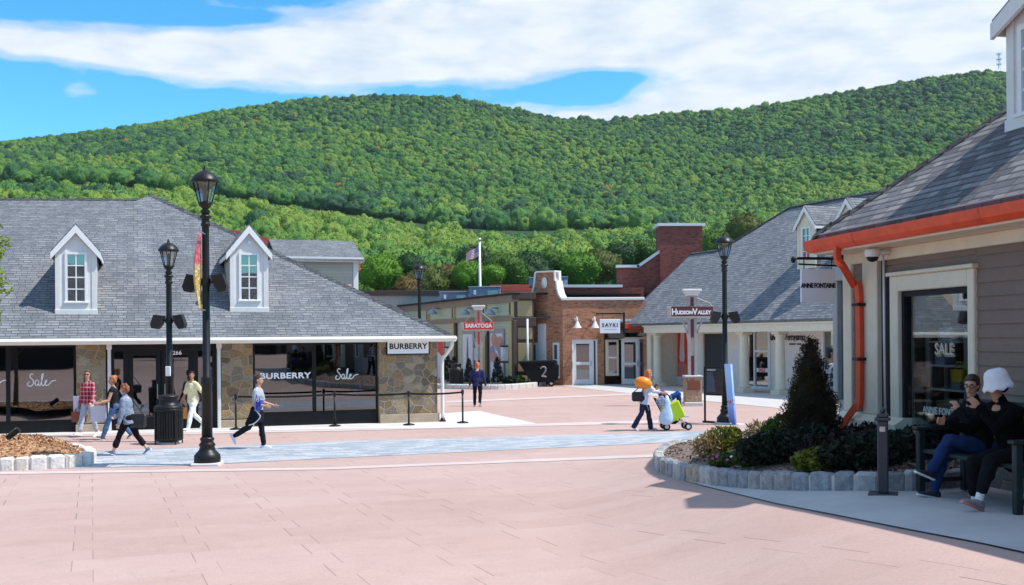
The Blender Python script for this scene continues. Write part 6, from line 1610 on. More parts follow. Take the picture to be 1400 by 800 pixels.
# conical spruce
ps_ = G(1109, 640); k = ps_.y/F; Hs = 186*k; Rs = 47*k
t = thing('dwarf_spruce', 'dark brownish conical dwarf spruce rising from the right planting bed', 'conifer', ps_)
r = np.random.default_rng(21); m = MB()
lay = 26
for i in range(lay):
    z = .12 + (Hs-.2)*i/lay; fr_ = i/lay; rad = Rs*(1-fr_)**.8*(1 if fr_ > .1 else .85) + .02
    n = max(5, int(22*rad/Rs))
    for j in range(n):
        a = 2*math.pi*(j+r.random())/n; q = rad*r.uniform(.72,1.04)
        leaf_cloud(m, (q*math.cos(a), q*math.sin(a), z + r.uniform(-.04,.05)), (.085,.085,.075), 70, .024, r, shell=.2, up=.5, asp=.22)
LSp = leaf_mat('brownish_spruce_needles', [(.012,.013,.006),(.034,.025,.009),(.085,.050,.014)], trans=.35)
m.build('foliage', LSp, t)
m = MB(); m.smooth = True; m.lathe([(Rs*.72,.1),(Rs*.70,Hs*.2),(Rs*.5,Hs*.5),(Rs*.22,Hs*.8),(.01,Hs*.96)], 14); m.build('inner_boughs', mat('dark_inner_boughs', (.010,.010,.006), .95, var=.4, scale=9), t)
m = MB(); m.smooth = True; m.tube([(0,0,-.1),(0,0,Hs*.9)], [.06,.01], 8); m.build('trunk', M['bark'], t)
# conical evergreens before the sage shop
proto = None
for u, v, h, lab in ((612,524,38,'conical evergreen farthest left before the sage shop'), (621.5,524,36,'conical evergreen right behind the far litter bin'), (641.5,527,36,'conical evergreen before the white poster'), (680.5,527,38,'conical evergreen before the coloured poster')):
    p = G(u, v); k = p.y/F; p.z += .1
    if proto is None:
        t = thing('conical_evergreen', lab, 'conifer', p, 0, 'conical evergreens before the sage shop'); r = np.random.default_rng(5); m = MB()
        for i in range(16):
            fr_ = i/16; rad = .42*(1-fr_)**.85+.03
            for j in range(max(4, int(14*rad/.42))):
                a = r.uniform(0,6.28); leaf_cloud(m, (rad*.85*math.cos(a), rad*.85*math.sin(a), .1+1.45*fr_), (.13,.13,.11), 24, .05, r, shell=.3, up=.6, asp=.3)
        m.build('foliage', LDk, t); m = MB(); m.tube([(0,0,-.1),(0,0,1.4)], [.05,.01], 6); m.build('trunk', M['bark'], t); proto = t
    else: t = dup(proto, p, r.uniform(0,6), lab)
    s = h*k/1.62; t.scale = (s*.85, s*.85, s)
for u, v, lab in ((708,529,'low green shrub at the corner post of the sage shop'), (660,530,'low green shrub under the red post sign'), (696,530,'low green shrub right of the coloured poster')):
    shrub(lab, (u,v), 'shrub', [((0,0,.3),(.6,.45,.35),1)], 260, .10, LG if u == 708 else LDk, group='low shrubs before the sage shop')
# the leafy tree at the left edge, standing in the mulched bed
pt = G(-78, 628)
t = thing('young_tree', 'leafy young tree whose yellow green edge shows at the left border', 'tree', pt)
r = np.random.default_rng(2); m = MB(); k = pt.y/F
for i in range(70):
    u_, v_ = r.uniform(-150,-2), r.uniform(225,440)
    if (u_+75)**2/73**2 + (v_-340)**2/115**2 > 1: continue
    leaf_cloud(m, ((u_+78)*k, r.uniform(-.9,.9), (628-v_)*k), (.22,.22,.2), 46, .05, r, shell=.2, asp=.55)
for v_, u_ in ((330,-2),(345,2),(352,-1),(372,2),(385,0),(410,-3),(310,-6),(240,-3),(395,-4),(365,-5)):
    leaf_cloud(m, ((u_+78)*k, 0, (628-v_)*k), (.08,.12,.10), 26, .045, r, shell=.2, asp=.55)
m.build('crown', leaf_mat('yellow_green_tree_leaves', [(.10,.17,.012),(.17,.25,.015),(.30,.30,.03)]), t)
m = MB(); m.smooth = True; m.tube([(0,0,-.1),(.03,0,1.2),(-.02,0,2.4),(0,0,4.6)], [.09,.07,.06,.02], 10)
for a in range(9): an = a*2.4; m.tube([(0,0,1.9+.25*a),(.4*math.cos(an),.4*math.sin(an),2.4+.25*a),(.85*math.cos(an),.85*math.sin(an),2.75+.25*a)], [.035,.022,.008], 6)
m.build('trunk', M['bark'], t)

# ------------------------------------------------------------------ bench
pf1 = G(1300, 686)
bdir = Vector((.184,-.983,0)).normalized(); AbN = math.atan2(bdir.y, bdir.x)   # along the facade; local -y looks out over the plaza
ctr = Vector((4.86, 11.0, 0)); ctr.z = gz(ctr.x, ctr.y) + .016
BENCH = thing('park_bench', 'dark green slatted bench backed against the clapboard wall under two seated people', 'bench', ctr, AbN)
m = MB(); L2 = .78
for k_ in range(5): y = -.36+k_*.105; m.bbox(-L2, L2, y, y+.09, .42, .455, .006)
m.build('seat', M['bench'], BENCH)
m = MB()
for k_ in range(5): z = .53+k_*.095; yy = .17+k_*.016; m.bbox(-L2, L2, yy, yy+.025, z, z+.08, .006)
m.build('backrest', M['bench'], BENCH)
for s in (-1, 1):
    x = s*(L2+.035)
    for y, h in ((-.36,.66),(.16,.98)):
        m = MB(); m.bbox(x-.035, x+.035, y-.035, y+.04, 0, h, .008); m.build('leg', M['bench'], BENCH)
    m = MB(); m.bbox(x-.05, x+.05, -.43, .2, .66, .70, .01); m.build('armrest', M['bench'], BENCH)
    m = MB(); m.bbox(x-.025, x+.025, -.325, .12, .34, .42, .006); m.bbox(x-.02, x+.02, -.325, .12, .10, .15, .005); m.build('side_rail', M['bench'], BENCH)
# ------------------------------------------------------------------ people
SKIN = mat('medium_skin', (.55,.29,.19), .55, var=.06); SKIN2 = mat('tanned_skin', (.42,.20,.12), .55, var=.06); SKIN3 = mat('pale_skin', (.62,.37,.28), .55, var=.06)  # even skin tones, one per complexion
def cloth(name, col, var=.14): return mat(name, col, .9, var=var, scale=7, bmp=.55, bscale=11, spec=.06)
def plaid(name, base, c2, c3, sc):
    m, nt, p = new_mat(name); tc = nt.nodes.new('ShaderNodeTexCoord'); o = sep(nt, tc.outputs['Object'])
    w = math_(nt, 'ADD', o[0], math_(nt, 'MULTIPLY', o[1], .8))
    def band(x, k, off, wd): return math_(nt, 'LESS_THAN', math_(nt, 'FRACT', math_(nt, 'ADD', math_(nt, 'MULTIPLY', x, k), off)), wd)
    c = mixc(nt, math_(nt, 'MULTIPLY', math_(nt, 'ADD', band(w, sc, 0, .45), band(o[2], sc, .2, .45)), .5), base, c2)
    c = mixc(nt, math_(nt, 'MULTIPLY', math_(nt, 'MAXIMUM', band(w, sc, .2, .10), band(o[2], sc, .4, .10)), .8), c, c3)
    L(nt, c, p.inputs['Base Color']); p.inputs['Roughness'].default_value = .85; return m
def bake(m, name, mat_, parent, vox, smooth=3, fold=0.0):
    """fuse overlapping volumes into one continuous surface"""
    m.smooth = True
    o = m.build(name, mat_, None, uv=False)
    r = o.modifiers.new('fuse', 'REMESH'); r.mode = 'VOXEL'; r.voxel_size = vox; r.use_smooth_shade = True
    if smooth: s = o.modifiers.new('soften', 'SMOOTH'); s.factor = .5; s.iterations = smooth
    dg = bpy.context.evaluated_depsgraph_get(); dg.update()
    me = bpy.data.meshes.new_from_object(o.evaluated_get(dg)); me.name = name
    o.modifiers.clear(); o.data = me; o.parent = parent
    if fold:
        from mathutils import noise
        n = len(me.vertices); nr = [v.normal.copy() for v in me.vertices]
        for v, q in zip(me.vertices, nr):
            c = v.co; k = noise.noise(Vector((c.x*9, c.y*9, c.z*15+c.x*5))) + .6*noise.noise(Vector((c.x*21+7, c.y*21, c.z*30)))
            v.co = c + q*fold*k
        me.update()
    return o
def Vd(a, side=0.0): # direction in the body's own axes: a degrees forward of straight down, splayed sideways
    return Vector((math.sin(R(side)), -math.sin(R(a))*math.cos(R(side)), -math.cos(R(a))*math.cos(R(side))))
def hand(m, wrist, d, palm_n, out, s=1.0, curl=30, side=1):
    """palm, four fingers of unequal length and a thumb; d along the forearm, palm_n out of the palm, out = towards the thumb"""
    d = d.normalized(); out = (out - d*out.dot(d)).normalized(); n = d.cross(out).normalized()
    if n.dot(palm_n) < 0: n = -n
    pc = wrist + d*.045*s
    m.loft([(wrist, out, n, .026*s, .019*s), (wrist+d*.02*s, out, n, .030*s, .019*s), (wrist+d*.055*s, out, n, .041*s, .017*s), (wrist+d*.085*s, out, n, .041*s, .014*s)], 10)
    for i, ln in enumerate((.070, .078, .072, .056)):
        k = wrist + d*.082*s + out*(.030-.020*i)*s; p = k; a = 0
        for j, f_ in enumerate((.45, .32, .25)):
            a += R(curl*(.7+.3*j)); dd = d*math.cos(a) + n*math.sin(a); q = p + dd*ln*f_*s; m.cone(p, q, (.0092-.0008*j)*s, (.0086-.001*j)*s, 8); p = q
    b = wrist + d*.025*s + out*.026*s; q = b + (out*.75+d*.6+n*.25).normalized()*.038*s; m.cone(b, q, .0125*s, .0105*s, 8); m.cone(q, q + (d*.9+out*.25+n*.35).normalized()*.032*s, .0105*s, .008*s, 8)
    return pc
def person(label, loc, H, rz, legs, arms, lean=4, yaw=0, nod=0, skin=SKIN, top=None, sleeve=1.0, bottom=None, hem=1.0, shoes=None, hair=('short', None), build=1.0, vox=.013, sit=None, turn=0, jacket_len=.0, sole=None, collar=None, face=True, curl=(30,30), flare=0.0, fem=False, sock=None):
    """legs: ((hip, knee, splay), ...) left/right in degrees; arms: ((shoulder, splay, elbow, elbow_in), ...)"""
    s = H/1.72; t = thing('person', label, 'person', loc, rz)
    Lt, Ls, Lf = .415*s, .405*s, .26*s; hipw = .088*s*build
    # pelvis height from the lower foot
    def leg_chain(hp, side, hip, knee, splay):
        d1 = Vd(hip, side*splay); k = hp + d1*Lt; d2 = Vd(hip-knee, side*splay*.6); a = k + d2*Ls; return k, a, d2
    feet = []
    for side, (h_, k_, sp) in zip((1,-1), legs):
        k, a, d2 = leg_chain(Vector((side*hipw,0,0)), side, h_, k_, sp); tilt = max(0, (k_-h_)) if (k_-h_) > 12 else 0
        feet.append(a.z - .075*s - (.10*s*math.sin(R(min(70, tilt))) if tilt else 0))
    pz = -min(feet) if sit is None else sit
    pel = Vector((0, 0, pz)); up = Vector((0, -math.sin(R(lean)), math.cos(R(lean)))); fw = Vector((0, -math.cos(R(lean)), -math.sin(R(lean)))); X_ = Vector((1,0,0))
    Rt = Matrix.Rotation(R(turn), 3, up); Xs = Rt @ X_; Fs = Rt @ fw
    chest = pel + up*.30*s; shl = pel + up*.475*s; neck = pel + up*.53*s
    sw = (.178 if fem else .195)*s*build; bw = build
    hq = Matrix.Rotation(R(yaw), 3, Vector((0,0,1))) @ Matrix.Rotation(R(nod), 3, 'X')
    hc = neck + up*.06*s + Vector((0,-.012*s,.105*s)); hX = hq @ Xs; hF = hq @ Vector((0,-1,0)) if turn == 0 else hq @ Matrix.Rotation(R(turn),3,'Z') @ Vector((0,-1,0)); hU = hX.cross(hF); hU = -hU if hU.z < 0 else hU
    body = MB(); tm_ = MB(); bm_ = MB(); sh = []; 
    # torso
    wz = .80 if fem else .92
    tor = [(-.10,.150,.105),(-.03,.168,.118),(.05,.158,.108),(.14,.138*wz/.86,.098),(.24,.150,.108),(.34,.165,.118),(.42,.160,.105),(.475,.115,.085),(.52,.062,.062)]
    def torso(m, g=0.0, z0=-9, z1=9, sc=1.0):
        m.loft([(pel + up*z*s + fw*(.012*s if .2 < z < .4 else 0), Xs if z > .2 else X_, Fs if z > .2 else fw, (a*bw*sc+g)*s, (b*bw*sc+g)*s) for z, a, b in tor if z0 <= z <= z1], 18)
    torso(body)
    body.cone(neck - up*.06*s, neck + up*.07*s + Vector((0,-.01*s,0)), .058*s, .052*s, 12)
    # head
    def hp_(x, f_, u_): return hc + (hX*x + hF*f_ + hU*u_)*s
    hM = Matrix((hX, -hF, hU)).transposed()
    body.ell(hp_(0,-.012,.025), (.074*s,.092*s,.092*s), 16, 10, hM); body.ell(hp_(0,.022,-.035), (.056*s,.066*s,.075*s), 14, 8, hM); body.ell(hp_(0,.060,-.088), (.026*s,.022*s,.020*s), 10, 6, hM)
    body.cone(hp_(0,.083,.012), hp_(0,.104,-.022), .009*s, .014*s, 8); body.ell(hp_(0,.088,-.052), (.022*s,.010*s,.010*s), 8, 6, hM)
    for x in (-1,1): body.ell(hp_(x*.074,-.008,-.005), (.010*s,.020*s,.030*s), 8, 6, hM)
    # legs
    ank = []
    for side, (h_, k_, sp) in zip((1,-1), legs):
        hp = pel + Vector((side*hipw,0,-.01*s)); k, a, d2 = leg_chain(hp, side, h_, k_, sp)
        body.cone(hp, k, .078*s*bw, .050*s, 12); body.cone(k, k+d2*Ls*.35 + Vector((0,.012*s,0)), .050*s, .053*s, 12); body.cone(k+d2*Ls*.35+Vector((0,.012*s,0)), a, .052*s, .034*s, 12)
        if bottom:
            g = .014*s; bm_.cone(hp, k, .078*s*bw+g*1.2, .056*s+g, 12); bm_.cone(hp+Vector((0,.03*s,.03*s)), k, .085*s*bw+g, .05*s+g, 12)
            e = k + d2*Ls*max(.02, hem*2-1) if hem > .5 else k
            if hem > .5: bm_.cone(k, k + d2*Ls*.4*min(1, hem) + Vector((0,.008*s,0)), .055*s+g, .056*s+g, 12); bm_.cone(k + d2*Ls*.35*min(1,hem), e, .056*s+g, (.042+flare)*s+g, 12)
        tilt = k_-h_
        fy = Vector((0,-1,0)); 
        if tilt > 12: q = min(62, tilt); fy = Vector((0,-math.cos(R(q)),-math.sin(R(q))))
        elif h_ - k_ > 8 : q = min(22, (h_-k_)); fy = Vector((0,-math.cos(R(q)),math.sin(R(q))))
        fy = Matrix.Rotation(R(side*8),3,'Z') @ fy
        fu = fy.cross(Vector((1,0,0))); fu = -fu if fu.dot(-d2) < 0 else fu; fx = fy.cross(fu)
        ank.append((a, fy, fu, fx, d2))
        body.cone(a, a+fy*.10*s-fu*.055*s, .030*s, .016*s, 10); body.ell(a - fu*.045*s - fy*.02*s, (.026*s,.03*s,.026*s), 10, 6)
    if bottom: torso(bm_, .012, -.11, .06, 1.02)
    # arms
    hands = []
    for side, ar, cu in zip((1,-1), arms, curl):
        sf, ss, ef, ei = ar; S = shl + Xs*side*sw - up*.035*s; d1 = Rt @ Vd(sf+lean*.3, side*ss); E = S + d1*.285*s; d2 = Rt @ Vd(sf+ef, side*(ss-ei)); Wt = E + d2*.245*s
        body.cone(S, E, .047*s*bw, .038*s, 12); body.cone(E, E+d2*.09*s, .039*s, .039*s, 12); body.cone(E+d2*.08*s, Wt, .039*s, .026*s, 12); body.cone(shl + Xs*side*.08*s, S, .05*s, .052*s*bw, 12)
        hand(body, Wt, d2, -Xs*side + fw*.15, fw if abs(d2.y) < .6 else Vector((0,0,1)), s, cu, side)
        hands.append((Wt + d2*.085*s, d2, E, S))
        if top:
            g = .014*s; tm_.cone(shl + Xs*side*.07*s, S, .055*s+g, .052*s*bw+g, 12)
            if sleeve > 0:
                tm_.cone(S, S+(E-S)*min(1, sleeve*2), .050*s*bw+g, .043*s+g+.006*s, 12)
                if sleeve > .5: tm_.cone(E, E + d2*.245*s*min(.97, sleeve*2-1), .043*s+g, .031*s+g, 12)
    bo = bake(body, 'body', skin, t, vox if vox < .012 else .010, 2)
    if top:
        torso(tm_, .016, -.12 if not jacket_len else -.2, .49, 1.02)
        if jacket_len: tm_.loft([(pel + up*z*s, X_, fw, (a*bw+.022)*s, (b*bw+.022)*s) for z, a, b in ((-jacket_len,.178,.135),(-.06,.168,.125),(.06,.155,.11),(.15,.15,.105))], 16)
        if collar: tm_.cone(neck - up*.05*s, neck + up*.03*s, .075*s, .064*s, 12)
        bake(tm_, 'shirt' if not jacket_len else 'jacket', top, t, vox, 3, .010)
    if bottom: bake(bm_, 'trousers', bottom, t, vox, 3, .009)
    if sock:
        m = MB(); 
        for (a, fy, fu, fx, d2) in ank: m.cone(a - d2*.11*s, a - d2*.0, .042*s, .040*s, 10)
        bake(m, 'socks', sock, t, .010, 2)
    if shoes:
        for (a, fy, fu, fx, d2) in ank:
            m = MB(); b = a - fu*.072*s
            rr = [(-.075,.030,.030,.035),(-.06,.036,.045,.045),(-.01,.037,.050,.05),(.05,.041,.036,.036),(.11,.046,.026,.026),(.16,.040,.020,.020),(.185,.022,.013,.014)]
            m.loft([(b + fy*f_*s + fu*(hh)*s, fx, fu, rx*s, hh*s) for f_, rx, hh, _ in rr], 14); m.cone(a, a - fu*.03*s, .042*s, .042*s, 10)
            so = bake(m, 'shoe', shoes, t, .0095, 2)
            m = MB(); m.smooth = False; m.loft([(b + fy*f_*s + fu*.008*s, fx, fu, (rx+.004)*s, .013*s) for f_, rx, hh, _ in rr], 12); m.build('sole', sole or M['white'], so)
    if face:
        m = MB(); m.smooth = True
        for x in (-1,1): m.mt(0); m.ell(hp_(x*.030,.076,.008), (.0125*s,.006*s,.0065*s), 8, 6, hM); m.mt(1); m.ell(hp_(x*.030,.0815,.008), (.0055*s,.003*s,.0058*s), 8, 6, hM); m.cone(hp_(x*.016,.084,.030), hp_(x*.046,.072,.032), .0042*s, .003*s, 6)
        m.mt(2); m.ell(hp_(0,.0955,-.053), (.021*s,.005*s,.0065*s), 10, 6, hM)
        m.build('face_features', [mat('eye_white', (.7,.68,.65), .4), mat('dark_iris', (.02,.012,.01), .4), mat('lip_tone', (.38,.13,.10), .5)], t)
    st, hm_ = hair
    if hm_:
        m = MB(); E_ = lambda x, f_, u_, a, b, c: m.ell(hp_(x,f_,u_), (a*s,b*s,c*s), 12, 8, hM); r = random.Random(int(H*1000)+len(label))
        E_(0,-.022,.048,.082,.092,.085); E_(0,-.055,.0,.078,.060,.085)
        if st == 'curly':
            for i in range(46):
                a = r.uniform(0,6.28); z = r.uniform(-.05,.13); q = .088*math.sqrt(max(.08, 1-((z-.03)/.115)**2)); f_ = -.025+q*math.sin(a)
                if f_ > .045 and z < .065: continue
                E_(q*math.cos(a), f_, z, .026,.026,.026)
        elif st == 'long':
            for x in (-1,1): m.cone(hp_(x*.062,-.02,.03), hp_(x*.070,-.02,-.19), .034*s, .030*s, 10)
            m.cone(hp_(0,-.06,.03), hp_(0,-.075,-.22), .07*s, .05*s, 12); E_(0,.02,.088,.066,.05,.03)
        elif st == 'bob':
            for x in (-1,1): m.cone(hp_(x*.066,-.012,.03), hp_(x*.070,.0,-.085), .036*s, .030*s, 10)
            m.cone(hp_(0,-.06,.03), hp_(0,-.07,-.10), .07*s, .055*s, 12); E_(0,.035,.085,.062,.045,.03)
        elif st == 'bun':
            E_(0,-.095,.085,.045,.04,.045); E_(0,-.085,.03,.05,.04,.05); E_(0,.03,.085,.06,.045,.026)
            for i in range(14): E_(r.uniform(-.06,.06), r.uniform(-.11,.04), r.uniform(.06,.13), .022,.022,.02)
        elif st == 'cap':
            E_(0,-.01,.06,.086,.098,.07); m.loft([(hp_(0,.06+.02*i,.055-.004*i), hX, hU, .07*s*(1-.12*i), .006*s) for i in range(5)], 12)
        else: E_(0,.03,.085,.062,.045,.026); [E_(x*.068,.01,.035,.015,.03,.03) for x in (-1,1)]
        bake(m, 'hair' if st != 'cap' else 'cap', hm_, t, .009, 2)
    t['_'] = 0; del t['_']
    Mw = Matrix.Translation(loc) @ Matrix.Rotation(rz, 4, 'Z')
    return dict(t=t, hands=[(Mw @ h[0], Mw.to_3x3() @ h[1]) for h in hands], M=Mw, hp=lambda *a: Mw @ hp_(*a), loc=lambda v: Mw @ Vector(v), pel=Mw @ pel, s=s, shl=Mw @ shl, sw=sw, up=up, neck=Mw @ neck, E=[Mw @ h[2] for h in hands], hM=Mw.to_3x3() @ hM)
def foot(u, v, dz=.014): p = G(u, v); p.z += dz; return p
RIGHT, LEFT, TOV, AWAY = R(90), R(-90), 0, R(180)
hb = mat('brown_hair', (.10,.05,.03), .6, var=.3, scale=30); hd = mat('near_black_hair', (.018,.012,.010), .5, var=.3, scale=30); hr = mat('auburn_hair', (.26,.09,.035), .6, var=.3, scale=30); hg = mat('ginger_hair', (.42,.16,.05), .6, var=.25, scale=30)
white_sh = mat('white_shoe', (.78,.78,.78), .6, var=.05); grey_sh = mat('grey_blue_shoe', (.20,.23,.30), .7, var=.2, scale=30); brown_sh = mat('brown_shoe', (.16,.07,.04), .6)
def bag_box(name, label, pos, w, h, d, mat_, rz=0.0, handles=.12, group=None, tilt=0.0, cat=None):
    """paper or leather bag hanging from its handles: pos = where the hand holds it"""
    t = thing(name, label, cat or 'bag', pos, rz, group); Mx = Matrix.Rotation(tilt, 4, 'Y')
    m = MB(); z = -handles
    m.add([Mx @ Vector(q) for q in ((-w*.48,-d/2,z-h),(w*.48,-d/2,z-h),(w*.48,d/2,z-h),(-w*.48,d/2,z-h),(-w/2,-d*.45,z),(w/2,-d*.45,z),(w/2,d*.45,z),(-w/2,d*.45,z),(-w*.47,0,z-.01),(w*.47,0,z-.01))], [(0,3,2,1),(0,1,5,4),(1,2,6,5),(2,3,7,6),(3,0,4,7),(4,5,9,8),(7,8,9,6),(4,8,7),(5,6,9)])
    m.build('bag_body', mat_, t)
    for y in (-d*.35, d*.35):
        m = MB(); m.tube([Mx @ p for p in spline([(-w*.28,y,z-.01),(-w*.2,y*.6,z*.35),(0,0,.0),(w*.2,y*.6,z*.35),(w*.28,y,z-.01)], 4)], .006, 5); m.build('handle', mat('dark_bag_handle', (.05,.02,.015), .6), t)
    return t
# 1 woman in a red plaid shirt
p = person('woman in a red plaid shirt and pale rolled jeans walking beside the stone pier', foot(121,597), 1.74, R(-22), ((-6,14,3),(16,6,3)), ((8,14,30,0),(-4,10,14,0)), lean=1, yaw=30, skin=SKIN, top=plaid('red_plaid_cloth', (.50,.03,.05), (.10,.015,.03), (.70,.55,.58), 9), sleeve=1.0, bottom=cloth('pale_blue_denim', (.42,.47,.56)), hem=.90, shoes=white_sh, hair=('long', hb), fem=True, build=.92, sock=mat('orange_sock', (.65,.16,.03), .8))
m = MB(); m.smooth = True; q = p['hp']
for x in (-1,1): m.ell(q(x*.031,.088,.010), (.026,.012,.019), 10, 6, p['hM'])
m.tube([q(-.07,.0,.012), q(-.03,.09,.014), q(.03,.09,.014), q(.07,0,.012)], .005, 5)
tag(m.build('sunglasses', M['black']), 'dark sunglasses worn by the woman in the plaid shirt', 'sunglasses')
bag_box('handbag', 'red brown leather handbag carried by the plaid shirted woman', p['hands'][1][0], .36, .27, .13, mat('russet_leather', (.26,.06,.03), .5), R(8), .11)
bag_box('paper_bag', 'white paper carrier bag tucked at the side of the plaid shirted woman', p['E'][1] + Vector((-.10,.08,.05)), .30, .42, .12, mat('white_paper', (.72,.70,.80), .6, var=.04), R(10), .08)
# 2 woman with a white bag behind the grey-jacketed one
p2_ = person('woman in a black waistcoat and jeans walking left behind the older woman', foot(157,601), 1.66, R(-80), ((22,4,2),(-18,20,2)), ((15,10,60,0),(12,10,70,0)), lean=4, skin=SKIN, top=cloth('black_waistcoat', (.02,.02,.024)), sleeve=.0, bottom=cloth('mid_blue_denim', (.08,.15,.30)), hem=1.0, shoes=brown_sh, hair=('bun', hg), fem=True)
bag_box('paper_bag', 'large white paper bag held out in front of the woman in black', p2_['hands'][1][0] + Vector((-.02,-.05,.0)), .36, .40, .14, mat('white_paper', (.72,.70,.80), .6), R(6), .10)
# 3 older woman
p3_ = person('older woman in a grey jacket and black cropped trousers striding left', foot(176,622.5), 1.56, R(-88), ((26,5,2),(-22,14,2)), ((-2,8,18,0),(14,10,48,4)), lean=8, nod=6, skin=SKIN3, top=cloth('blue_grey_jacket', (.22,.26,.34)), sleeve=1.0, bottom=cloth('black_capri', (.018,.012,.014)), hem=.80, shoes=grey_sh, hair=('curly', hr), build=1.14, jacket_len=.12, collar=True, flare=.02)
def shoulder_bag(label, P, off, w, h, d, mat_, rz, strap_to):
    t = thing('shoulder_bag', label, 'bag', P, rz); m = MB(); m.bbox(-w/2, w/2, -d/2, d/2, -h/2, h/2, .04); m.build('bag_body', mat_, t)
    m = MB(); m.bbox(-w*.46, w*.46, -d/2-.012, -d/2+.01, -h*.02, h*.5, .01); m.build('flap', mat_, t)
    m = MB(); Mi = Matrix.Rotation(-rz, 3, 'Z'); a = Mi @ (strap_to - P); m.tube([(-w*.35,0,h*.45), a*.98 + Vector((-.03,0,0)), a + Vector((0,0,.015)), a*.98+Vector((.03,0,0)), (w*.35,0,h*.45)], .012, 6); m.build('strap', mat_, t); return t
shoulder_bag('black shoulder bag swinging behind the older woman', p3_['shl'] + Vector((.27,-.02,-.47)), 0, .34, .30, .13, mat('black_leather', (.014,.014,.016), .4), R(5), p3_['shl'] + Vector((.0,.17,.05)))
# 4 man in a yellow T-shirt
p4_ = person('man in a pale yellow T-shirt and white trousers by the shop entrance', foot(264,588.5), 1.72, R(-35), ((24,10,3),(-16,34,3)), ((-30,16,24,0),(10,10,12,0)), lean=2, yaw=45, skin=SKIN2, top=cloth('pale_yellow_cotton', (.78,.72,.46)), sleeve=.42, bottom=cloth('white_cotton', (.75,.74,.74)), hem=1.0, shoes=white_sh, hair=('short', hd))
h_ = p4_['hands'][1][0]
bag_box('paper_bag', 'cream paper bag carried by the man in yellow, half behind the litter bin', h_ + Vector((-.12,0,0)), .30, .34, .12, mat('cream_paper', (.68,.58,.38), .6), R(20), .07)
bag_box('paper_bag', 'orange paper bag carried by the man in yellow, next to his knee', h_ + Vector((.08,-.06,0)), .22, .32, .11, mat('orange_paper', (.62,.24,.05), .6), R(30), .07)
# 5 jogger
p5_ = person('woman in a grey T-shirt and black leggings walking briskly right', foot(352,613.5), 1.67, R(86), ((10,4,2),(-24,36,2)), ((12,8,62,4),(-2,10,80,8)), lean=3, skin=SKIN, top=cloth('light_grey_cotton', (.40,.42,.46)), sleeve=.36, bottom=cloth('black_leggings', (.016,.016,.02)), hem=.97, shoes=mat('pale_blue_shoe', (.70,.72,.85), .6), hair=('bun', mat('dark_brown_hair', (.05,.022,.014), .6, var=.3, scale=30)), fem=True)
m = MB(); pe = p5_['pel']
lp = lambda v: p5_['loc'](v); pzz = pe.z - p5_['t'].location.z
m.loft([(Vector((0,.0,pzz-.28)),Vector((1,0,0)),Vector((0,1,0)),.20,.15),(Vector((0,.01,pzz-.10)),Vector((1,0,0)),Vector((0,1,0)),.195,.15),(Vector((0,0,pzz+.02)),Vector((1,0,0)),Vector((0,1,0)),.17,.13)], 16)
m.cone((.12,.06,pzz-.02),(.15,.24,pzz-.34),.05,.045,10); m.cone((-.12,.06,pzz-.02),(-.13,.20,pzz-.30),.05,.045,10)
bake(m, 'jacket', cloth('black_tied_jacket', (.014,.015,.022)), p5_['t'], .013, 3)
m = MB(); m.tube(spline([(-.185,-.05,pzz-.02),(-.20,-.13,pzz-.14),(-.195,.0,pzz-.28),(-.17,.14,pzz-.33)], 5), .013, 6); m.build('jacket_piping', M['white'], p5_['t'])
shoulder_bag('blue pouch bag slung across the hip of the woman in the grey T-shirt', lp((-.225,-.11,pzz+.12)), 0, .24, .24, .10, mat('royal_blue_nylon', (.025,.03,.30), .5), R(86), lp((-.10,.0,pzz+.53)))
# 6 man from behind
p6_ = person('man in a navy jacket and black trousers walking away with an orange cap', foot(653,555.5), 1.72, R(172), ((8,4,3),(-8,26,3)), ((6,12,14,0),(-8,12,10,0)), lean=2, skin=SKIN, top=cloth('navy_jacket', (.030,.035,.12)), sleeve=1.0, bottom=cloth('black_trousers', (.012,.012,.014)), hem=1.0, shoes=mat('black_shoe', (.015,.015,.015), .5), hair=('cap', mat('orange_cap', (.62,.12,.03), .7)), build=1.10, jacket_len=.12)
# 7 woman with the pushchair
p7_ = person('ginger haired woman in a pale blouse and dark jeans pushing a pushchair', foot(882,588.5), 1.66, R(84), ((14,6,2),(-14,16,2)), ((30,8,48,6),(34,8,46,6)), lean=10, nod=8, skin=SKIN, top=cloth('pale_lilac_blouse', (.62,.62,.72)), sleeve=.8, bottom=cloth('dark_denim', (.025,.035,.075)), hem=1.0, shoes=mat('pale_blue_shoe', (.70,.72,.85), .6), hair=('bob', hg), fem=True, jacket_len=.16, flare=.02)
shoulder_bag('black shoulder bag on the back of the woman with the pushchair', p7_['pel'] + Vector((-.22,-.16,.06)), 0, .30, .26, .12, mat('black_leather', (.014,.014,.016), .4), R(4), p7_['shl'] + Vector((.02,-.12,.05)))
hc_ = (p7_['hands'][0][0] + p7_['hands'][1][0])/2
st0 = G(918, 587); st = thing('pushchair', 'silver framed pushchair with a black seat and double wheels', 'pushchair', Vector((st0.x, p7_['t'].location.y, gz(st0.x, p7_['t'].location.y)+.014)), R(2))
lw = lambda P: Matrix.Rotation(-R(2),3,'Z') @ (P - st.location)
hl = lw(hc_); sl_ = M['steel']
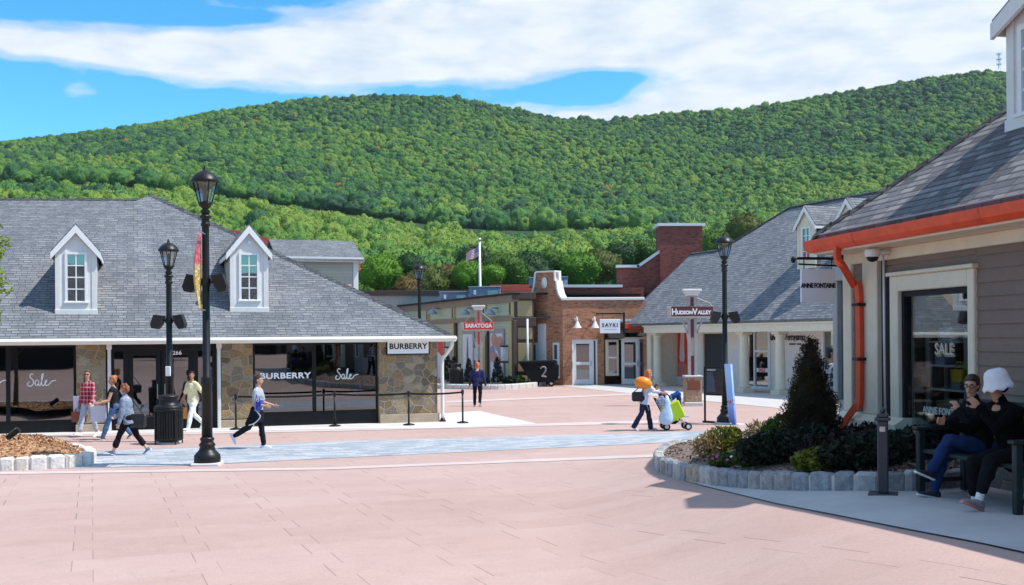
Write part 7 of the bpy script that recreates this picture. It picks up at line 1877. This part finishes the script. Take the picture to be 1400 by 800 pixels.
for s_ in (-1, 1):
    y = s_*.22
    m = MB(); m.smooth = True
    m.tube(spline([(hl.x,y*.9,hl.z),(hl.x+.12,y*.9,hl.z-.06),(.0,y,.58),(.28,y,.18),(.36,y,.12)], 5), .014, 6); m.tube(spline([(hl.x+.16,y*.9,hl.z-.2),(-.30,y,.40),(-.22,y,.12)], 4), .012, 6); m.tube([(-.24,y,.30),(.22,y,.26)], .012, 6); m.build('frame_rail', sl_, st)
    m = MB(); m.smooth = True; m.cone((hl.x-.03,y*.9,hl.z+.01),(hl.x+.07,y*.9,hl.z-.03),.02,.02,8); m.build('grip', M['black'], st)
    for x in (-.22, .36):
        for dy in (-.045, .045):
            m = MB(); m.smooth = True; m.lathe([(.05,-.018),(.085,-.018),(.098,-.006),(.098,.006),(.085,.018),(.05,.018)], 18, (x,y+dy,.10), Matrix.Rotation(R(90),3,'X')); w_ = m.build('wheel', M['black'], st)
            m = MB(); m.lathe([(.055,-.02),(.055,.02)], 12, (x,y+dy,.10), Matrix.Rotation(R(90),3,'X')); m.build('rim', mat('white_wheel_hub', (.6,.6,.6), .4), w_)
m = MB(); m.tube([(-.22,-.25,.10),(-.22,.25,.10)], .01, 6); m.tube([(.36,-.25,.10),(.36,.25,.10)], .01, 6); m.tube([(.30,-.2,.17),(.30,.2,.17)], .012, 6); m.build('axle', sl_, st)
m = MB(); m.smooth = True
m.loft([(Vector((-.30,0,.30)),Vector((0,1,0)),Vector((.5,0,.8)),.17,.05),(Vector((-.05,0,.36)),Vector((0,1,0)),Vector((0,0,1)),.19,.10),(Vector((.18,0,.40)),Vector((0,1,0)),Vector((0,0,1)),.18,.05)], 14); m.loft([(Vector((-.22,0,.36)),Vector((0,1,0)),Vector((1,0,0)),.18,.06),(Vector((-.36,0,.62)),Vector((0,1,0)),Vector((1,0,0)),.19,.05),(Vector((-.50,0,.86)),Vector((0,1,0)),Vector((1,0,0)),.17,.03)], 14)
m.build('seat', cloth('black_canvas', (.015,.015,.017)), st)
m = MB(); m.loft([(Vector((-.28,0,.24)),Vector((0,1,0)),Vector((0,0,1)),.16,.06),(Vector((.05,0,.22)),Vector((0,1,0)),Vector((0,0,1)),.17,.07),(Vector((.18,0,.27)),Vector((0,1,0)),Vector((0,0,1)),.15,.02)], 12); m.build('basket', cloth('black_canvas', (.015,.015,.017)), st)
m = MB(); m.bbox(.30,.46,-.16,.16,.30,.33,.01, Matrix.Rotation(R(-8),4,'Y')); m.build('footrest', mat('lilac_plastic', (.45,.45,.65), .5), st)
# child on the seat, blue jeans, knees up
pc = person('child in dark blue jeans sitting in the pushchair with knees raised', st.location + Vector((-.10,0,.0)), 1.25, R(88), ((128,122,8),(122,118,8)), ((30,10,40,10),(30,10,40,10)), lean=-52, nod=30, skin=SKIN3, top=cloth('navy_white_stripe', (.08,.09,.20)), sleeve=.9, bottom=cloth('deep_blue_denim', (.02,.06,.22)), hem=1.0, shoes=mat('red_shoe', (.5,.05,.05), .6), hair=('short', hb), sit=.82)
t = thing('shopping_bag', 'lime green shopping bag hanging on the pushchair', 'bag', st.location + Vector((-.06,-.33,.50)), R(2)); m = MB(); Mx = Matrix.Rotation(R(-24),4,'Y'); m.bbox(-.27,.27,-.07,.07,-.24,.24,.03,Mx); m.build('bag_body', mat('lime_green_paper', (.42,.58,.01), .5, var=.08), t)
m = MB(); m.tube([Mx @ q for q in spline([(-.12,0,.23),(-.1,0,.36),(.06,0,.36),(.08,0,.23)], 4)], .008, 5); m.build('handle', mat('lime_green_paper', (.42,.58,.01), .5), t)
t = thing('plastic_bag', 'pale blue plastic carrier bag dangling from the pushchair grip', 'bag', Vector((hc_.x-.0, hc_.y-.30, hc_.z-.02)), 0); m = MB(); m.smooth = True
m.loft([(Vector((0,0,-.02)),Vector((1,0,0)),Vector((0,1,0)),.03,.02),(Vector((0.02,0,-.2)),Vector((1,0,0)),Vector((0,1,0)),.08,.05),(Vector((.0,0,-.42)),Vector((1,0,0)),Vector((0,1,0)),.15,.09),(Vector((-.02,0,-.60)),Vector((1,0,0)),Vector((0,1,0)),.20,.12),(Vector((-.02,0,-.74)),Vector((1,0,0)),Vector((0,1,0)),.17,.11),(Vector((-.02,0,-.80)),Vector((1,0,0)),Vector((0,1,0)),.08,.06)], 16)
bp = m.build('bag_body', mat('pale_blue_polythene', (.50,.62,.80), .35, var=.15, scale=7, bmp=.5, bscale=12), t)
t = thing('plaid_bag', 'small navy and white checked bag wedged above the lime bag', 'bag', st.location + Vector((-.33,-.34,.72)), R(10)); m = MB(); m.bbox(-.12,.12,-.07,.07,-.2,.2,.04, Matrix.Rotation(R(-30),4,'Y')); m.build('bag_body', plaid('navy_check_bag', (.02,.03,.10), (.30,.33,.42), (.6,.6,.65), 14), t)
bl = thing('balloon', 'oval orange foil balloon floating at the shoulder of the ginger haired woman', 'balloon', at(879.5, 523.5, p7_['t'].location.y-.25), 0); m = MB(); m.smooth = True; m.ell((0,0,0),(.24,.16,.165),18,12, Matrix.Rotation(R(12),3,'Y')); m.build('envelope', mat('orange_foil', (.85,.24,.005), .35, var=.06), bl)
m = MB(); m.tube([(.02,0,-.16),(.05,0,-.5),(.15,.05,-.75)], .004, 5); m.build('string', M['white'], bl)
# 8 man in the checked shirt, half hidden by the spruce
d8 = 17.6; r8 = ray(1135, 560); q8 = Vector((r8.x*d8, d8, 0)); q8.z = gz(q8.x, q8.y)
person('man in a navy and white checked shirt half hidden behind the dark conifer', q8, 1.74, R(75), ((6,4,3),(-6,8,3)), ((4,10,20,0),(2,10,30,0)), lean=3, yaw=0, skin=SKIN2, top=plaid('navy_check_shirt', (.02,.025,.06), (.50,.51,.58), (.02,.02,.03), 7.5), sleeve=1.0, bottom=cloth('black_trousers', (.012,.012,.014)), shoes=mat('black_shoe', (.015,.015,.015), .5), hair=('short', hd))
# 9, 10 the two on the bench: they face out over the plaza (to the left)
def on_bench(x, y, z=0.0): return BENCH.location + Matrix.Rotation(AbN,3,'Z') @ Vector((x, y, 0)) + Vector((0,0,z))
RB = AbN
a9 = person('man in a dark jacket and blue jeans sitting at the far end of the bench', on_bench(-.34,.05), 1.62, RB, ((106,76,-12),(80,68,4)), ((40,6,122,34),(24,36,44,-12)), lean=10, yaw=38, nod=8, skin=SKIN, top=cloth('charcoal_jacket', (.010,.010,.012)), sleeve=1.0, bottom=cloth('navy_denim', (.022,.045,.13)), hem=.95, shoes=mat('dark_navy_shoe', (.018,.02,.035), .6), hair=('short', hd), sit=.50, vox=.011, jacket_len=.10, collar=True)
m = MB(); q = a9['hp']; m.smooth = True
for x in (-1,1):
    c_ = [q(x*.031+.024*math.cos(an), .094, .010+.017*math.sin(an)) for an in np.linspace(0, 6.283, 13)]; m.tube(c_, .0028, 5)
m.tube([q(-.012,.097,.012), q(.012,.097,.012)], .003, 5); [m.tube([q(x*.055,.092,.012), q(x*.078,.0,.012)], .003, 5) for x in (-1,1)]
tag(m.build('eyeglasses', M['black']), 'black framed glasses on the man at the far end of the bench', 'glasses')
a10 = person('person in black under a white bucket hat leaning forward on the bench', on_bench(.36,-.02), 1.72, RB, ((84,62,8),(76,84,8)), ((52,10,96,34),(36,18,70,20)), lean=22, yaw=-8, nod=14, skin=SKIN2, top=cloth('black_coat', (.004,.004,.0045)), sleeve=1.0, bottom=cloth('black_trousers', (.012,.012,.014)), hem=.86, shoes=mat('grey_mesh_shoe', (.26,.24,.25), .7, var=.25, scale=40), hair=('short', hd), sit=.53, vox=.011, jacket_len=.14, collar=True, sole=mat('coral_sole', (.62,.22,.17), .6), sock=mat('white_sock', (.75,.75,.75), .8), build=1.08)
q = a10['hp']; m = MB(); m.smooth = True; hM = a10['hM']
ht = thing('bucket_hat', 'white bucket hat with a frilled brim worn by the person in black', 'hat', q(0,-.015,.03)); inv = lambda v: Vector(v) - ht.location
ax, ay, az_ = hM.col[0], hM.col[1], hM.col[2]
def ringp(r_, h, n=36, wav=0.0):
    return [(ax*math.cos(2*math.pi*i/n)*r_ + ay*math.sin(2*math.pi*i/n)*r_*1.12 + az_*(h + wav*math.sin(9*2*math.pi*i/n)))for i in range(n)]
rings = [ringp(.02,.128),ringp(.055,.124),ringp(.082,.106),ringp(.096,.07),ringp(.102,.02),ringp(.110,-.010,wav=.003),ringp(.122,-.038,wav=.008),ringp(.130,-.062,wav=.012)]
n_ = 36; vs = [p_ for r_ in rings for p_ in r_]
m.add(vs, [(i*n_+k_, i*n_+(k_+1)%n_, (i+1)*n_+(k_+1)%n_, (i+1)*n_+k_) for i in range(len(rings)-1) for k_ in range(n_)] + [tuple(range(n_))[::-1]])
hat = m.build('crown_and_brim', mat('white_linen', (.74,.75,.78), .85, var=.05, bmp=.4, bscale=25), ht); sm_ = hat.modifiers.new('felt', 'SOLIDIFY'); sm_.thickness = .006
m = MB(); m.smooth = True; m.add([p_*1.02 for r_ in (ringp(.103,.02),ringp(.101,.05)) for p_ in r_], [(k_, (k_+1)%n_, n_+(k_+1)%n_, n_+k_) for k_ in range(n_)]); hbn = m.build('hat_band', mat('pale_grey_band', (.6,.6,.62), .8), ht)
w_, d_ = a9['hands'][0]; 
m = MB(); m.smooth = True; wp_ = w_ - d_*.11; m.lathe([(.030,-.012),(.033,-.008),(.033,.008),(.030,.012)], 16, wp_, d_.to_track_quat('Z','Y').to_matrix(), cap=False); o_ = m.build('wristwatch', M['steel']); tag(o_, 'steel wristwatch on the raised wrist of the man on the bench', 'watch')
